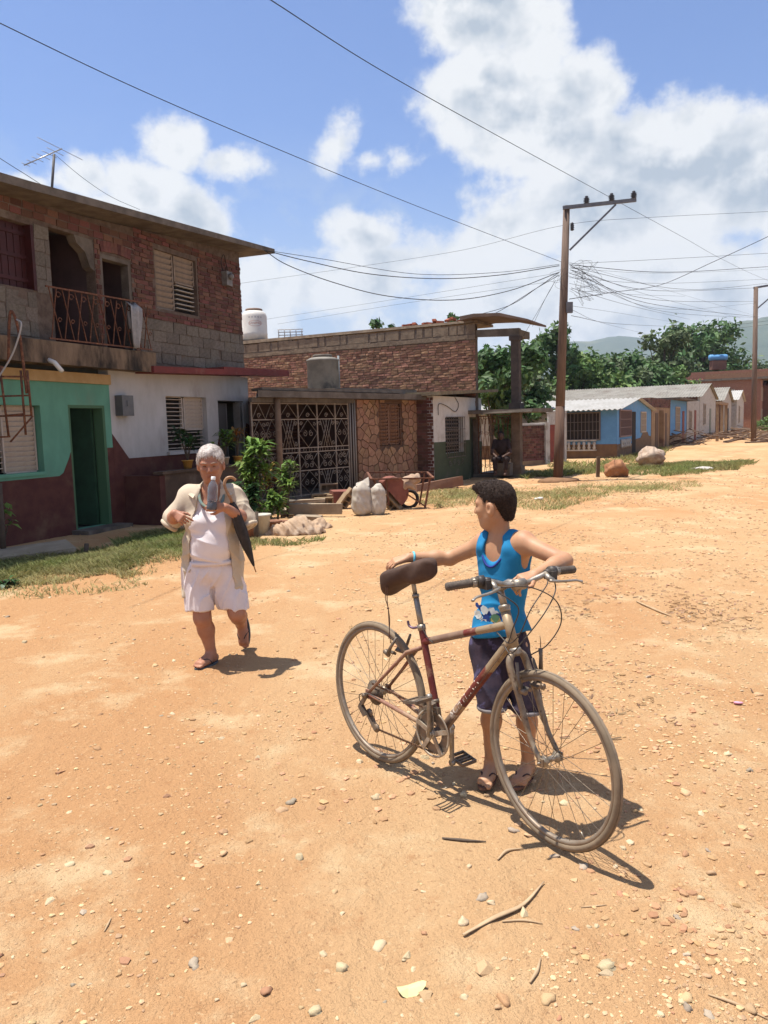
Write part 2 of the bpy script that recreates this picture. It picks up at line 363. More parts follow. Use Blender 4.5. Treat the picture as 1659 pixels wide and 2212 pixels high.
def bricks(parent, x0, x1, z0, z1, holes, bw, bh, gap, y, proud, mo, ms, limit=300, name='brick', near=None, depth=.06, skip=0.0, jx=.006, key=None):
    vars_ = []
    for i in range(6):
        m_ = MB(); m_.box(-.5, .5, -.5, .5, -.5, .5)
        m_.v = [(vx+random.uniform(-.03, .03), vy+random.uniform(-.12, .12)*(1 if vy < 0 else 0), vz+random.uniform(-.07, .07)) for vx, vy, vz in m_.v]; vars_.append(m_)
    meshes = [m_.mesh(name, mo) for m_ in vars_]; spots = []
    nr = int((z1-z0)/(bh+gap)); rowh = (z1-z0)/max(nr, 1)
    for r_ in range(nr):
        z = z0+(r_+.5)*rowh; x = x0-(bw+gap)*(.5 if r_ % 2 else random.uniform(0, .2))
        while x < x1:
            w = bw*random.uniform(.92, 1.05) if random.random() > .06 else bw*.5
            a, b = max(x, x0), min(x+w, x1)
            for h in holes:
                if h[2] < z < h[3]:
                    if h[0] <= a and b <= h[1]: b = a-1
                    elif a < h[0] < b: b = h[0] if h[0]-a > .04 else a-1
                    elif a < h[1] < b: a = h[1]
            if b-a > .045 and random.random() >= skip: spots.append(((a+b)/2, z+random.uniform(-jx, jx)*.5, b-a-.002, rowh-gap, proud*random.uniform(.35, 1.3)))
            x += w+gap
    spots.sort(key=key or (lambda q: q[0]))
    rest = MB()
    for i, (cx, cz, w, h, pr) in enumerate(spots):
        if i < limit:
            o = new_obj(name, meshes[i % 6], parent, (cx, y+depth/2-pr, cz)); o.scale = (w, depth, h); o.rotation_euler = (random.uniform(-.02, .02), random.uniform(-.02, .02), random.uniform(-.03, .03))
        else:
            rest.add([(vx*w+cx, vy*depth+y+depth/2-pr, vz*h+cz) for vx, vy, vz in vars_[i % 6].v], vars_[i % 6].f)
    if rest.v: tag(rest.build(name, ms, parent), kind='stuff')
    return len(spots)
def louvres(parent, x0, x1, z0, z1, y, n, tilt, m, frame=None, depth=None, bw=.03, name='slat'):
    h = (z1-z0)/n; depth = depth or (h*.9 if tilt > R(40) else .05)
    for i in range(n):
        mb = MB(); c, s_ = math.cos(tilt), math.sin(tilt); t = .006
        mb.box(x0+bw, x1-bw, -depth*.62, depth*.62, -t, t, Matrix.Rotation(-tilt, 4, 'X')); mb.build(name, m, parent, (0, y, z0+h*(i+.5)))
    if frame:
        fm = MB(); 
        for a, b in ((x0, x0+bw), (x1-bw, x1)): fm.box(a, b, y-.03, y+.03, z0, z1)
        fm.box(x0+bw, x1-bw, y-.028, y+.028, z0-bw, z0); fm.box(x0+bw, x1-bw, y-.028, y+.028, z1, z1+bw); fm.build('window_frame', frame, parent)

# ------------------------------------------------------------------ two-storey house on the left
def left_house():
    O = gp(0, 1185); ang = R(68.507)
    root = thing('two_storey_house', 'two-storey house with brick upper floor above a green and white painted ground floor', 'house', O, ang)
    green = mat('sea_green_paint', (.12, .30, .21), (.10, .255, .18), 3, .85, .15, 60, c3=(.15, .20, .14), s3=1.6, t3=(.50, .85), bdist=.004, stretch=(1, 1, .5))
    whitew = mat('whitewashed_wall', (.44, .425, .415), (.38, .365, .35), 3, .9, .25, 50, c3=(.25, .225, .20), s3=1.6, t3=(.50, .82), bdist=.006, stretch=(1, 1, .45))
    maroon = mat('maroon_dado_paint', (.075, .022, .018), (.10, .035, .026), 5, .8, .2, 40, c3=(.16, .085, .055), s3=2, t3=(.48, .8), bdist=.005)
    yellow = mat('ochre_band_paint', (.42, .28, .13), (.36, .23, .10), 4, .85)
    redl = mat('dark_red_ledge_paint', (.17, .035, .03), (.13, .028, .024), 4, .75, c3=(.20, .09, .07), s3=3, t3=(.58, .75))
    cream = mat('cream_louvre', (.46, .39, .33), (.41, .34, .28), 8, .7)
    greyw = mat('weathered_louvre', (.24, .19, .15), (.19, .15, .115), 9, .8)
    dgreen = mat('dark_green_door', (.028, .075, .040), (.022, .055, .03), 4, .6)
    purple = mat('plum_plaster', (.10, .065, .065), (.075, .05, .052), 3, .9)
    # ground floor walls
    hg = [(-.55, .97, 1.08, 2.11), (1.56, 2.42, .06, 2.13)]; hw = [(4.15, 5.52, 1.26, 2.34), (5.95, 6.98, .02, 2.29)]
    mb = MB(); wall_holes(mb, -3.5, 2.57, 0, 2.60, 0, .22, hg); mb.build('green_wall', green, root)
    mb = MB(); wall_holes(mb, 2.573, 7.22, 0, 2.84, 0.003, .22, hw); mb.build('white_wall', whitew, root)
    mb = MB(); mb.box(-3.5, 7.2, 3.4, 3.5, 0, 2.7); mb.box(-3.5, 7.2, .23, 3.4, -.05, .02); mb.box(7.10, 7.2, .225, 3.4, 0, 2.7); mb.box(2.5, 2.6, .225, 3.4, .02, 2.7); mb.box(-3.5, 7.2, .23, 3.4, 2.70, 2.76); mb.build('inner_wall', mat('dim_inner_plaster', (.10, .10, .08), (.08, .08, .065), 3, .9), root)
    # maroon dado with its stepped edge
    for poly in ([(-3.5, 0), (1.555, 0), (1.555, 1.36), (1.50, 1.25), (1.36, 1.03), (1.27, .985), (-3.5, .98)], [(2.425, 0), (2.57, 0), (2.57, 1.40), (2.425, 1.40)]):
        mb = MB(); mb.prism(poly, -.005, -.0005); mb.build('dado', maroon, root)
    for poly in ([(2.575, 0), (5.945, 0), (5.945, 1.55), (5.80, 1.2), (2.98, 1.19), (2.575, 1.64)], [(6.985, 0), (7.215, 0), (7.215, 1.75), (7.08, 1.80), (6.985, 1.6)]):
        mb = MB(); mb.prism(poly, -.003, .0025); mb.build('dado', maroon, root)
    mb = MB(); mb.box(-3.5, 2.585, -.04, .0, 2.49, 2.66); mb.build('ochre_band', yellow, root)
    # windows and doors of the ground floor
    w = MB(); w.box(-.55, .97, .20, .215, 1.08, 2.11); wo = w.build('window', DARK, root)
    louvres(wo, .30, .95, 1.10, 2.09, .14, 13, R(62), cream, cream); louvres(wo, -.55, .30, 1.46, 2.09, .14, 8, R(62), cream); louvres(wo, -.55, .30, 1.12, 1.46, .14, 4, R(8), cream)
    w = MB(); w.box(.97, 1.05, -.006, .0, 1.0, 2.16) if False else w.box(-.56, 1.0, -.03, .015, 1.03, 1.078); w.build('window_sill', green, root)
    d = MB(); d.box(2.30, 2.345, .20, 1.0, .06, 2.10); d.build('green_door', dgreen, root)
    d = MB(); d.box(1.56, 1.60, .0, .2, .06, 2.13); d.box(2.36, 2.42, .0, .2, .06, 2.13); d.box(1.60, 2.36, .0, .2, 2.08, 2.13); d.build('door_frame', mat('green_door_frame', (.06, .13, .065), None, rough=.7), root)
    d = MB(); d.box(1.45, 2.55, -.35, .0, -.05, .07); d.build('door_step', CONC, root)
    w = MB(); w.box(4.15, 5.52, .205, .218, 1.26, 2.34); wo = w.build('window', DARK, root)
    louvres(wo, 4.17, 4.80, 1.28, 2.32, .12, 13, R(6), cream, cream); louvres(wo, 4.84, 5.50, 1.70, 2.32, .12, 8, R(64), cream, cream); louvres(wo, 4.84, 5.50, 1.28, 1.66, .12, 5, R(6), cream)
    w = MB(); w.box(4.10, 5.60, -.06, .02, 1.20, 1.257); w.build('window_sill', whitew, root)
    d = MB(); d.box(6.55, 6.60, .20, .85, .02, 2.24); d.box(6.86, 6.94, .02, .2, .02, 2.26); d.build('door_leaf', mat('grey_painted_door', (.28, .26, .23), (.22, .20, .18), 4, .7), root)
    d = MB(); d.box(5.955, 6.50, .16, .19, .02, 2.24); d.build('door_leaf', mat('dark_grey_door', (.12, .11, .10), None, rough=.7), root)
    # first floor: wall body with openings
    up = [(-.60, 1.10, 3.88, 4.86), (1.43, 2.44, 3.10, 4.92), (2.57, 3.38, 3.10, 4.74), (4.07, 5.42, 4.0, 5.12)]
    mb = MB(); wall_holes(mb, -3.5, 7.12, 2.86, 5.10, .02, .22, up)
    mb.prism([(-3.5, 5.0999), (7.12, 5.0999), (7.12, 5.60), (-3.5, 4.86)] if False else [(-3.5, 5.10), (7.12, 5.10), (7.12, 5.60), (2.2, 5.26), (-3.5, 5.11)], .02, .22)
    mb.build('upper_wall', MORTAR, root)
    mb = MB(); mb.box(-3.5, 7.1, 3.4, 3.5, 2.8, 5.1); mb.box(7.0, 7.1, .225, 3.4, 2.8, 5.3); mb.box(3.42, 3.5, .225, 3.4, 2.85, 5.1); mb.box(1.30, 1.40, .225, 3.4, 2.85, 5.1); mb.box(2.46, 2.54, .225, 1.4, 2.85, 5.1); mb.box(1.40, 2.46, 1.30, 1.38, 2.9, 5.1); mb.build('inner_wall', purple, root)
    mb = MB(); mb.box(-3.5, 7.1, .225, 3.4, 2.80, 2.88); mb.build('upper_floor', CONC, root)
    n = bricks(root, 3.50, 7.12, 3.78, 5.36, [(4.02, 5.47, 3.94, 5.18)], .225, .066, .016, .02, .018, BRICK_O, BRICK_S, 300)
    bricks(root, -.9, 3.50, 4.96, 5.20, [(2.5, 3.45, 4.0, 4.80)], .225, .066, .018, .02, .015, BRICK_O, BRICK_S, 300)
    bricks(root, 3.385, 3.50, 3.1, 4.95, [], .12, .066, .016, .02, .02, BRICK_O, BRICK_S, 300); bricks(root, 2.45, 2.565, 3.1, 4.95, [], .12, .066, .016, .02, .02, BRICK_O, BRICK_S, 300)
    for i in range(9):                                              # brick arch over the upper door
        m_ = MB(); m_.box(-.043, .043, -.015, .03, -.09, .09); o = m_.build('brick', BRICK_O, root, (2.62+i*.088, .01, 4.845+.03*math.sin((i+.5)/9*math.pi))); o.rotation_euler = (0, R(-10+2.5*i), 0)
    for (a, b, c, d_) in ((3.52, 7.12, 2.95, 3.77), (-.9, 1.08, 2.92, 3.85), (1.11, 1.42, 3.86, 4.90)):
        bricks(root, a, b, c, d_, [], .40, .19, .014, .02, .014, BLOCK, BLOCK, 300, 'block', jx=.003)
    # upper windows and doors
    sm = mat('oxblood_shutter', (.055, .012, .012), (.04, .01, .01), 5, .6)
    sh = MB(); sh.box(-.60, 1.10, .15, .17, 3.88, 4.86); so = sh.build('shutter', sm, root)
    for i in range(13): m_ = MB(); m_.box(-.055, .055, -.012, .0, 0, .92); m_.build('plank', sm, so, (-.54+i*.13, .15, 3.91))
    for z in (4.0, 4.35, 4.70): m_ = MB(); m_.box(-.58, 1.06, .115, .137, z, z+.055); m_.build('rail', sm, so)
    m_ = MB(); m_.box(1.04, 1.10, .0, .16, 3.88, 4.86); m_.build('shutter_frame', sm, root)
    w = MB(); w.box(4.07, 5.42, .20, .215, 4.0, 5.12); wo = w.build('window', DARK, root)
    louvres(wo, 4.09, 4.70, 4.03, 5.10, .10, 10, R(60), greyw, greyw); louvres(wo, 4.74, 5.40, 4.60, 5.10, .10, 5, R(60), greyw, greyw); louvres(wo, 4.74, 5.40, 4.05, 4.58, .10, 6, R(4), mat('white_bar', (.40, .38, .35), None, rough=.7))
    d = MB(); d.box(2.57, 2.64, .03, .2, 3.1, 4.74); d.box(3.31, 3.38, .03, .2, 3.1, 4.74); d.box(2.64, 3.31, .03, .2, 4.66, 4.74); d.build('door_frame', CONC, root)
    m_ = MB(); m_.prism([(2.44, 4.92), (2.0, 4.92), (2.05, 4.80), (2.24, 4.68), (2.34, 4.45), (2.44, 4.40)], .03, .2); m_.build('bracket', CONC, root)
    # balcony slab, ledge, roof
    m_ = MB(); m_.box(-.4, 3.46, -.36, .015, 2.74, 3.08, jit=.008); m_.build('balcony_slab', mat('black_streaked_concrete', (.20, .14, .09), (.13, .09, .06), 5, .95, .5, 30, c3=(.022, .018, .015), s3=2.2, t3=(.42, .62), bdist=.015, stretch=(1, 1, .35)), root)
    m_ = MB(); m_.prism([(3.30, 2.72), (8.45, 2.90), (8.45, 3.05), (5.6, 2.96), (5.6, 2.91), (3.30, 2.84)], -.42, .012); m_.build('ledge', redl, root)
    m_ = MB(); prof = [(-3.6, 4.97), (.5, 5.17), (7.75, 5.64)]
    top = [(x, z+.11+.012*math.sin(x*3)) for x, z in prof]; m_.prism(prof+top[::-1], -.55, 4.2); m_.build('roof_slab', CONC, root)
    # side wall strip beyond the corner
    m_ = MB(); m_.box(7.225, 7.42, .3, 3.4, 0, 4.15); m_.build('side_pier', whitew, root)
    # railing of crossed bars and scrolls
    rail = MB(); rail.bar((.95, -.31, 3.90), (3.42, -.31, 3.96), .02, .025); rail.bar((.95, -.31, 3.12), (3.42, -.31, 3.14), .02, .025); ro = rail.build('railing', RUST, root)
    for i in range(9):
        x = 1.0+i*.275; m_ = MB(); m_.bar((x, -.31, 3.13), (x+.16, -.31, 3.9), .016, .012); m_.build('baluster', RUST, ro)
        m_ = MB(); m_.bar((x+.22, -.295, 3.13), (x+.02, -.295, 3.9), .014, .012); m_.build('baluster', RUST, ro)
        for z, r_ in ((3.80, .055), (3.42, .04)): m_ = MB(); m_.tube([(x+.19+math.cos(t*.45)*r_*(1-t*.04), -.312, z+math.sin(t*.45)*r_*(1-t*.04)) for t in range(14)], .008, 5); m_.build('scroll', RUST, ro)
    # meters, box, pipe, antenna
    m_ = MB(); m_.box(2.70, 3.0, -.16, .0, 1.95, 2.31); m_.box(2.82, 2.93, -.17, -.155, 2.12, 2.22); m_.build('meter_box', mat('grey_metal_box', (.10, .10, .105), (.13, .13, .13), 6, .5, metal=.3), root)
    m_ = MB(); m_.box(6.34, 6.56, -.13, .01, 4.76, 5.06); m_.lathe([(.06, 0), (.07, .05), (.05, .08)], TR((6.45, -.13, 4.95), R(90)), 14); m_.build('electric_meter', mat('dusty_meter', (.13, .12, .11), (.2, .19, .18), 12, .5), root)
    m_ = MB(); m_.tube(bez([(6.38, -.02, 5.05), (6.30, -.03, 5.25), (6.42, -.03, 5.42), (6.52, -.02, 5.2), (6.56, -.02, 5.1)], 5), .008, 5); m_.build('meter_wire', WIRE, root)
    m_ = MB(); m_.tube([(.86, -.30, 2.80), (.87, -.45, 2.74), (.90, -.56, 2.60)], .035, 12); m_.build('drain_pipe', mat('white_pvc', (.62, .60, .55), None, rough=.5), root)
    return root, O, ang
LH, LHO, LHA = left_house()
def lh(s_, y, z): return LHO+Vector((math.cos(LHA)*s_-math.sin(LHA)*y, math.sin(LHA)*s_+math.cos(LHA)*y, z))
def left_extras():
    steel = mat('aluminium_antenna', (.35, .34, .33), None, rough=.4, metal=.6)
    b = lh(1.8, .3, 5.35); an = thing('tv_antenna', 'roof television antenna on a leaning mast above the balcony', 'antenna', b)
    m_ = MB(); top = at(117, 333, b.y)-b; m_.tube([(0, 0, -.1), top], .022, 8); m_.build('mast', mat('dark_mast', (.09, .08, .075), None, rough=.6), an)
    a0, a1 = at(52, 357, b.y-.2)-b, at(134, 321, b.y+.15)-b; m_ = MB(); m_.tube([a0, a1], .010, 6); m_.build('boom', steel, an)
    for i in range(7):
        c = a0.lerp(a1, .04+i*.155); d = Vector((.10, .5, .02)).normalized(); L_ = .10+.05*i*.5 if i < 6 else .62; m_ = MB(); m_.tube([c-d*L_, c+d*L_], .005, 5); m_.build('element', steel, an)
    cloth = mat('grey_towel', (.34, .325, .315), (.27, .26, .255), 9, .9, .4, 40)
    m_ = MB(); vs = []; fs = []; n_, k_ = 16, 10            # towel slung over the rail
    for i in range(n_):
        for j in range(k_):
            t = i/(n_-1); u_ = (j/(k_-1)-.5); z = 3.93-abs(t-.38)*1.30+.02*math.sin(u_*9); y = -.33-.05*math.sin(min(1, t/.42)*1.57)*(1 if t > .42 else -1)+.03*math.sin(u_*22+t*4)
            wd = .09+.07*math.sin(t*3.1)-.04*max(0, t-.6); vs.append((2.93+u_*wd*2+.03*math.sin(t*5), y, z))
    for i in range(n_-1):
        for j in range(k_-1): fs.append((i*k_+j, i*k_+j+1, (i+1)*k_+j+1, (i+1)*k_+j))
    m_.add(vs, fs, True); o = m_.build('towel', cloth); o.location = LHO; o.rotation_euler = (0, 0, LHA); sd = o.modifiers.new('solid', 'SOLIDIFY'); sd.thickness = .012; tag(o, 'grey towel hung over the rusty balcony railing to dry', 'towel')
    # iron stair at the left edge
    st = thing('iron_stair', 'rusty iron stair frame rising past the green wall at the left edge', 'staircase', lh(.2, -1.0, 0)); o0 = lh(.2, -1.0, 0); Yd = o0.y-.2
    def Q(x, y, dy=0): return at(x, y, Yd+dy)-o0
    zp = lambda x, y: (x*.36, 729.9+y*.36)
    for (x0, y0, x1, y1) in ((2, 205, 52, 590), (124, 195, 155, 582), (163, 195, 190, 470)): m_ = MB(); m_.tube([Q(*zp(x0, y0)), Q(*zp(x1, y1))], .016, 6); m_.build('upright', RUST, st)
    for (x0, y0, x1, y1) in ((-60, 352, 182, 345), (-40, 470, 195, 465), (-30, 597, 62, 592), (30, 466, 150, 455), (62, 625, 198, 468), (-30, 232, 165, 232)): m_ = MB(); m_.tube([Q(*zp(x0, y0)), Q(*zp(x1, y1), .12)], .014, 6); m_.build('tread_bar', RUST, st)
    m_ = MB(); m_.tube(bez([Q(18, 785), Q(20, 700), Q(24, 672), Q(34, 690), Q(44, 735), Q(52, 800), Q(58, 850)], 5), .020, 7); m_.build('handrail', RUST, st)
    m_ = MB(); m_.tube([Q(-30, 1400), Q(-20, 900), Q(2, 790)], .03, 8); m_.build('centre_post', RUST, st)
    m_ = MB(); m_.tube(bez([at(-10, 825, Yd-.1), at(22, 775, Yd-.1), at(38, 735, Yd-.1), at(46, 700, Yd-.1), at(36, 690, Yd-.05)], 6), .012, 6); o = m_.build('hose', mat('grey_hose', (.34, .33, .32), None, rough=.5)); tag(o, 'pale grey hose looped over the iron stair rail', 'hose')
    # low terrace wall
    t = thing('terrace_wall', 'low dark plastered terrace wall in front of the white ground floor', 'wall', LHO, LHA)
    m_ = MB(); m_.box(2.95, 5.95, -.78, -.62, 0, .90); m_.box(2.85, 6.0, -.82, -.60, .90, .95); m_.build('wall', mat('dark_terrace_plaster', (.10, .065, .045), (.075, .05, .036), 4, .95, .4, 30, c3=(.17, .12, .085), s3=1.6, bdist=.015), t)
    m_ = MB(); m_.box(2.80, 2.95, -.78, -.01, 0, .88); m_.build('end_wall', mat('maroon_end', (.075, .024, .02), (.10, .04, .03), 4, .9), t)
left_extras()
# ------------------------------------------------------------------ middle houses
STREET = R(62)
def slab(mb, poly, z0, z1):
    k = len(poly); return mb.add([(x, y, z0) for x, y in poly]+[(x, y, z1) for x, y in poly], [tuple(range(k))[::-1], tuple(range(k, 2*k))]+[(i, (i+1) % k, (i+1) % k+k, i+k) for i in range(k)])
def scroll(mb, c, r, dirn=1, start=0.0, turns=1.4, w=.008, y=0.0, n=14, flip=1):
    mb.tube([(c[0]+flip*math.cos(start+dirn*t/n*turns*2*math.pi)*r*(1-.75*t/n), y, c[1]+math.sin(start+dirn*t/n*turns*2*math.pi)*r*(1-.75*t/n)) for t in range(n+1)], w, 5, caps=False)
def porch_house():
    P0 = gp(600, 1088); P1 = gp(907, 1048); d = P1-P0; ang = math.atan2(d.y, d.x); L_ = d.length
    root = thing('porch_house', 'low flat-roofed house with white iron porch grille and stone-clad wall', 'house', P0, ang)
    iron = mat('dull_white_iron', (.30, .25, .20), (.24, .18, .13), 16, .7, c3=(.16, .08, .05), s3=18, t3=(.6, .72)); rust2 = mat('tan_post_plaster', (.23, .15, .095), (.18, .11, .07), 6, .9, .3, 40)
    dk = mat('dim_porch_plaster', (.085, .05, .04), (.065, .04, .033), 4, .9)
    # roof slab with ragged edge, body
    m_ = MB(); slab(m_, [(-.74, -.32), (.8, -.33), (2.4, -.30), (4.2, -.33), (6.15, -.31), (6.15, 5.2), (4.2, 5.2)], 2.32, 2.46); m_.build('roof_slab', CONC, root)
    m_ = MB(); m_.box(-.55, 4.4, -.25, .1, 2.463, 2.53, jit=.02); m_.box(2.2, 5.6, 0.15, .5, 2.464, 2.60, jit=.02); m_.build('roof_kerb', CONC, root)
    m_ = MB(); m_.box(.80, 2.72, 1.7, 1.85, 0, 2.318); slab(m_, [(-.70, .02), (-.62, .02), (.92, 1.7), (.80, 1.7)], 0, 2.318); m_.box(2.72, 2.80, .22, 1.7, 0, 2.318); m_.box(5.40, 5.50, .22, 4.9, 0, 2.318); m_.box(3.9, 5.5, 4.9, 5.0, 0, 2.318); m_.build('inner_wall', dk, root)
    m_ = MB(); slab(m_, [(-.70, -.10), (5.55, -.10), (5.55, 5.0), (3.9, 5.0)], -.05, .10); m_.build('porch_floor', CONC, root)
    for i, (x, z0, z1) in enumerate(((.95, .12, 2.0), (1.85, .8, 2.0))): m_ = MB(); m_.box(x, x+.75, 1.66, 1.698, z0, z1); w = m_.build('inner_door' if i == 0 else 'inner_window', mat('dark_wood', (.05, .022, .018), (.035, .016, .014), 5, .7), root); louvres(w, x+.03, x+.72, z0+.05, z1-.05, 1.62, int((z1-z0)/.09), R(35), mat('brown_slat', (.075, .035, .028), None, rough=.7))
    m_ = MB(); m_.tube([(-.02, -.14, -.02), (-.02, -.14, 2.32)], [.075, .07], 12); m_.build('porch_post', rust2, root)
    m_ = MB(); m_.box(-.72, 2.62, -.10, .0, 2.22, 2.318); m_.build('beam', CONC, root)
    # wrought grille: panels of lozenges and scrolls
    y = -.02
    g = MB()
    for x in (-.68, .10, .72, 1.35, 1.98, 2.45): g.bar((x, y, .10), (x, y, 2.22), .026, .026)
    for z in (.12, .68, 1.10, 1.20, 1.85, 2.2): g.bar((-.68, y, z), (2.45, y, z), .022, .022)
    gr = g.build('grille_frame', iron, root)
    cols = [(-.66, -.28), (-.28, .09), (.11, .71), (.73, 1.34), (1.36, 1.97), (1.99, 2.44)]; rows = [(.14, .67), (.70, 1.09), (1.21, 1.84), (1.86, 2.19)]
    for ci, (a, b) in enumerate(cols):
        for ri, (c, e) in enumerate(rows):
            p = MB(); mx, mz = (a+b)/2, (c+e)/2
            if ri in (0, 2) and ci in (2, 4):
                n_ = 3
                for k in range(n_): 
                    o = (k-1)*.085; p.tube([(mx+o-.11, y, c), (mx+o+.11, y, e)], .007, 5); p.tube([(mx+o+.11, y+.012, c), (mx+o-.11, y+.012, e)], .007, 5)
                for sx in (-1, 1):
                    for sz in (-1, 1): scroll(p, (mx+sx*((b-a)/2-.075), mz+sz*((e-c)/2-.09)), .055, sx*sz, 0 if sx > 0 else math.pi, 1.3, .007, y)
            elif ri in (0, 2):
                p.tube([(mx, y, c), (b, y, mz), (mx, y, e), (a, y, mz), (mx, y, c)], .008, 5)
                for sx in (-1, 1): scroll(p, (mx+sx*.10, mz), .075, sx, math.pi/2, 1.3, .007, y); scroll(p, (mx+sx*(b-a)*.36, e-.09), .05, -sx, 0, 1.2, .007, y)
            elif ri == 1:
                for sx in (-1, 1):
                    for sz in (-1, 1): scroll(p, (mx+sx*.075, mz+sz*.09), .075, sx*sz, math.pi/2, 1.4, .008, y)
                p.tube([(a, y, c), (mx-.12, y, mz), (a, y, e)], .007, 5); p.tube([(b, y, c), (mx+.12, y, mz), (b, y, e)], .007, 5)
            else:
                p.tube([(a, y, c), (mx, y, e)], .007, 5); p.tube([(b, y, c), (mx, y, e)], .007, 5); scroll(p, (mx, c+.08), .06, 1, 0, 1.3, .007, y)
            p.build('grille_panel', iron, gr)
    for k in range(12): p = MB(); x = .16+k*.185; p.tube([(x+math.cos(t*.5236)*.045, y-.01, 1.15+math.sin(t*.5236)*.045) for t in range(13)], .006, 5); p.build('ring', iron, gr)
    for i, x in enumerate((2.52, 2.62, 2.70)): m_ = MB(); m_.tube([(x, -.03, .1), (x, -.03, 2.3)], .020, 8); m_.build('pipe', mat('grey_pipe', (.26, .23, .20), None, rough=.6), root)
    # stone-clad wall: irregular flat stones set in dark joints
    wx0, wx1, wz0, wz1 = 3.70, 4.66, 1.14, 2.22
    m_ = MB(); wall_holes(m_, 2.80, 5.50, .10, 2.318, .03, .20, [(wx0, wx1, wz0, wz1)]); m_.build('stone_wall', mat('dark_joint', (.11, .065, .045), None, rough=.95), root)
    rs = random.Random(3); pts = []
    while len(pts) < 150:
        p = (rs.uniform(2.82, 5.48), rs.uniform(.12, 2.30))
        if all((p[0]-q[0])**2+((p[1]-q[1])*.9)**2 > .135**2 for q in pts) or rs.random() < .002: pts.append(p)
        if rs.random() < .0008: break
    stone = mat('tan_flagstone', (.30, .175, .105), (.235, .13, .08), 10, .9, .4, 50, objrand=.22, bdist=.01)
    def clip(poly, nx, nz, c):
        out = []
        for i in range(len(poly)):
            a, b = poly[i-1], poly[i]; da, db = a[0]*nx+a[1]*nz-c, b[0]*nx+b[1]*nz-c
            if (da < 0) != (db < 0): t = da/(da-db); out.append((a[0]+(b[0]-a[0])*t, a[1]+(b[1]-a[1])*t))
            if db < 0: out.append(b)
        return out
    for p in pts:
        if wx0-.03 < p[0] < wx1+.03 and wz0-.03 < p[1] < wz1+.03: continue
        poly = [(2.81, .11), (5.49, .11), (5.49, 2.31), (2.81, 2.31)]
        for q in pts:
            if q is p or abs(q[0]-p[0]) > .6 or abs(q[1]-p[1]) > .6: continue
            nx, nz = q[0]-p[0], q[1]-p[1]; ln = math.hypot(nx, nz); nx /= ln; nz /= ln; poly = clip(poly, nx, nz, (p[0]+q[0])/2*nx+(p[1]+q[1])/2*nz-.011)
            if len(poly) < 3: break
        if len(poly) < 3: continue
        for (nx, nz, c, test) in ((1, 0, wx0-.02, p[0] <= wx0), (-1, 0, -wx1-.02, p[0] >= wx1)):
            if test and wz0 < p[1] < wz1: poly = clip(poly, nx, nz, c)
        if p[1] <= wz0 and wx0 < p[0] < wx1: poly = clip(poly, 0, 1, wz0-.02)
        if p[1] >= wz1 and wx0 < p[0] < wx1: poly = clip(poly, 0, -1, -wz1-.02)
        if len(poly) < 3: continue
        cx = sum(q[0] for q in poly)/len(poly); cz = sum(q[1] for q in poly)/len(poly); pr = rs.uniform(.006, .022)
        m_ = MB(); m_.prism([(q[0]-cx, q[1]-cz) for q in poly], -pr, .028); m_.build('flagstone', stone, root, (cx, .0, cz))
    m_ = MB(); m_.box(wx0, wx1, .17, .19, wz0, wz1); w = m_.build('window', DARK, root); wd = mat('tan_window_wood', (.24, .135, .085), (.19, .10, .065), 8, .7)
    louvres(w, wx0+.03, (wx0+wx1)/2, wz0+.05, wz1-.04, .10, 11, R(50), wd, wd); louvres(w, (wx0+wx1)/2, wx1-.03, wz0+.05, wz1-.04, .10, 11, R(50), wd, wd)
    gm = MB(); 
    for k in range(5): x = wx0+.06+k*.21; gm.tube([(x, .0, wz0), (x, .0, wz1)], .008, 5)
    for k in range(4): z = wz0+.1+k*.28; gm.tube([(wx0, .002, z), (wx1, .002, z+.05)], .007, 5)
    gm.build('window_bars', wd, root)
    # things on the roof
    q = at(699, 838, 22.3); tk = thing('water_tank', 'grey concrete cylinder tank standing on the porch house roof', 'tank', (q.x, q.y, 2.47))
    m_ = MB(); m_.lathe([(.43, 0), (.445, .02), (.445, 1.02), (.46, 1.03), (.46, 1.07), (.36, 1.12), (.30, 1.13)], None, 32); m_.build('tank_wall', mat('tank_cement', (.26, .235, .20), (.17, .155, .135), 2.2, .9, .25, 30, c3=(.06, .06, .06), s3=1.3, t3=(.5, .66)), tk); m_ = MB(); m_.lathe([(.27, 1.13), (.28, 1.19), (.25, 1.21)], None, 24); m_.build('lid', CONC, tk)
    q = at(733, 838, 23.5); m_ = MB(); m_.tube([(q.x, q.y, 2.47), (q.x, q.y, 3.75)], .03, 8); o = m_.build('vent_pipe', mat('blue_grey_pipe', (.20, .22, .23), None, rough=.6)); tag(o, 'thin grey vent pipe beside the concrete tank on the roof', 'pipe')
    return root
porch_house()
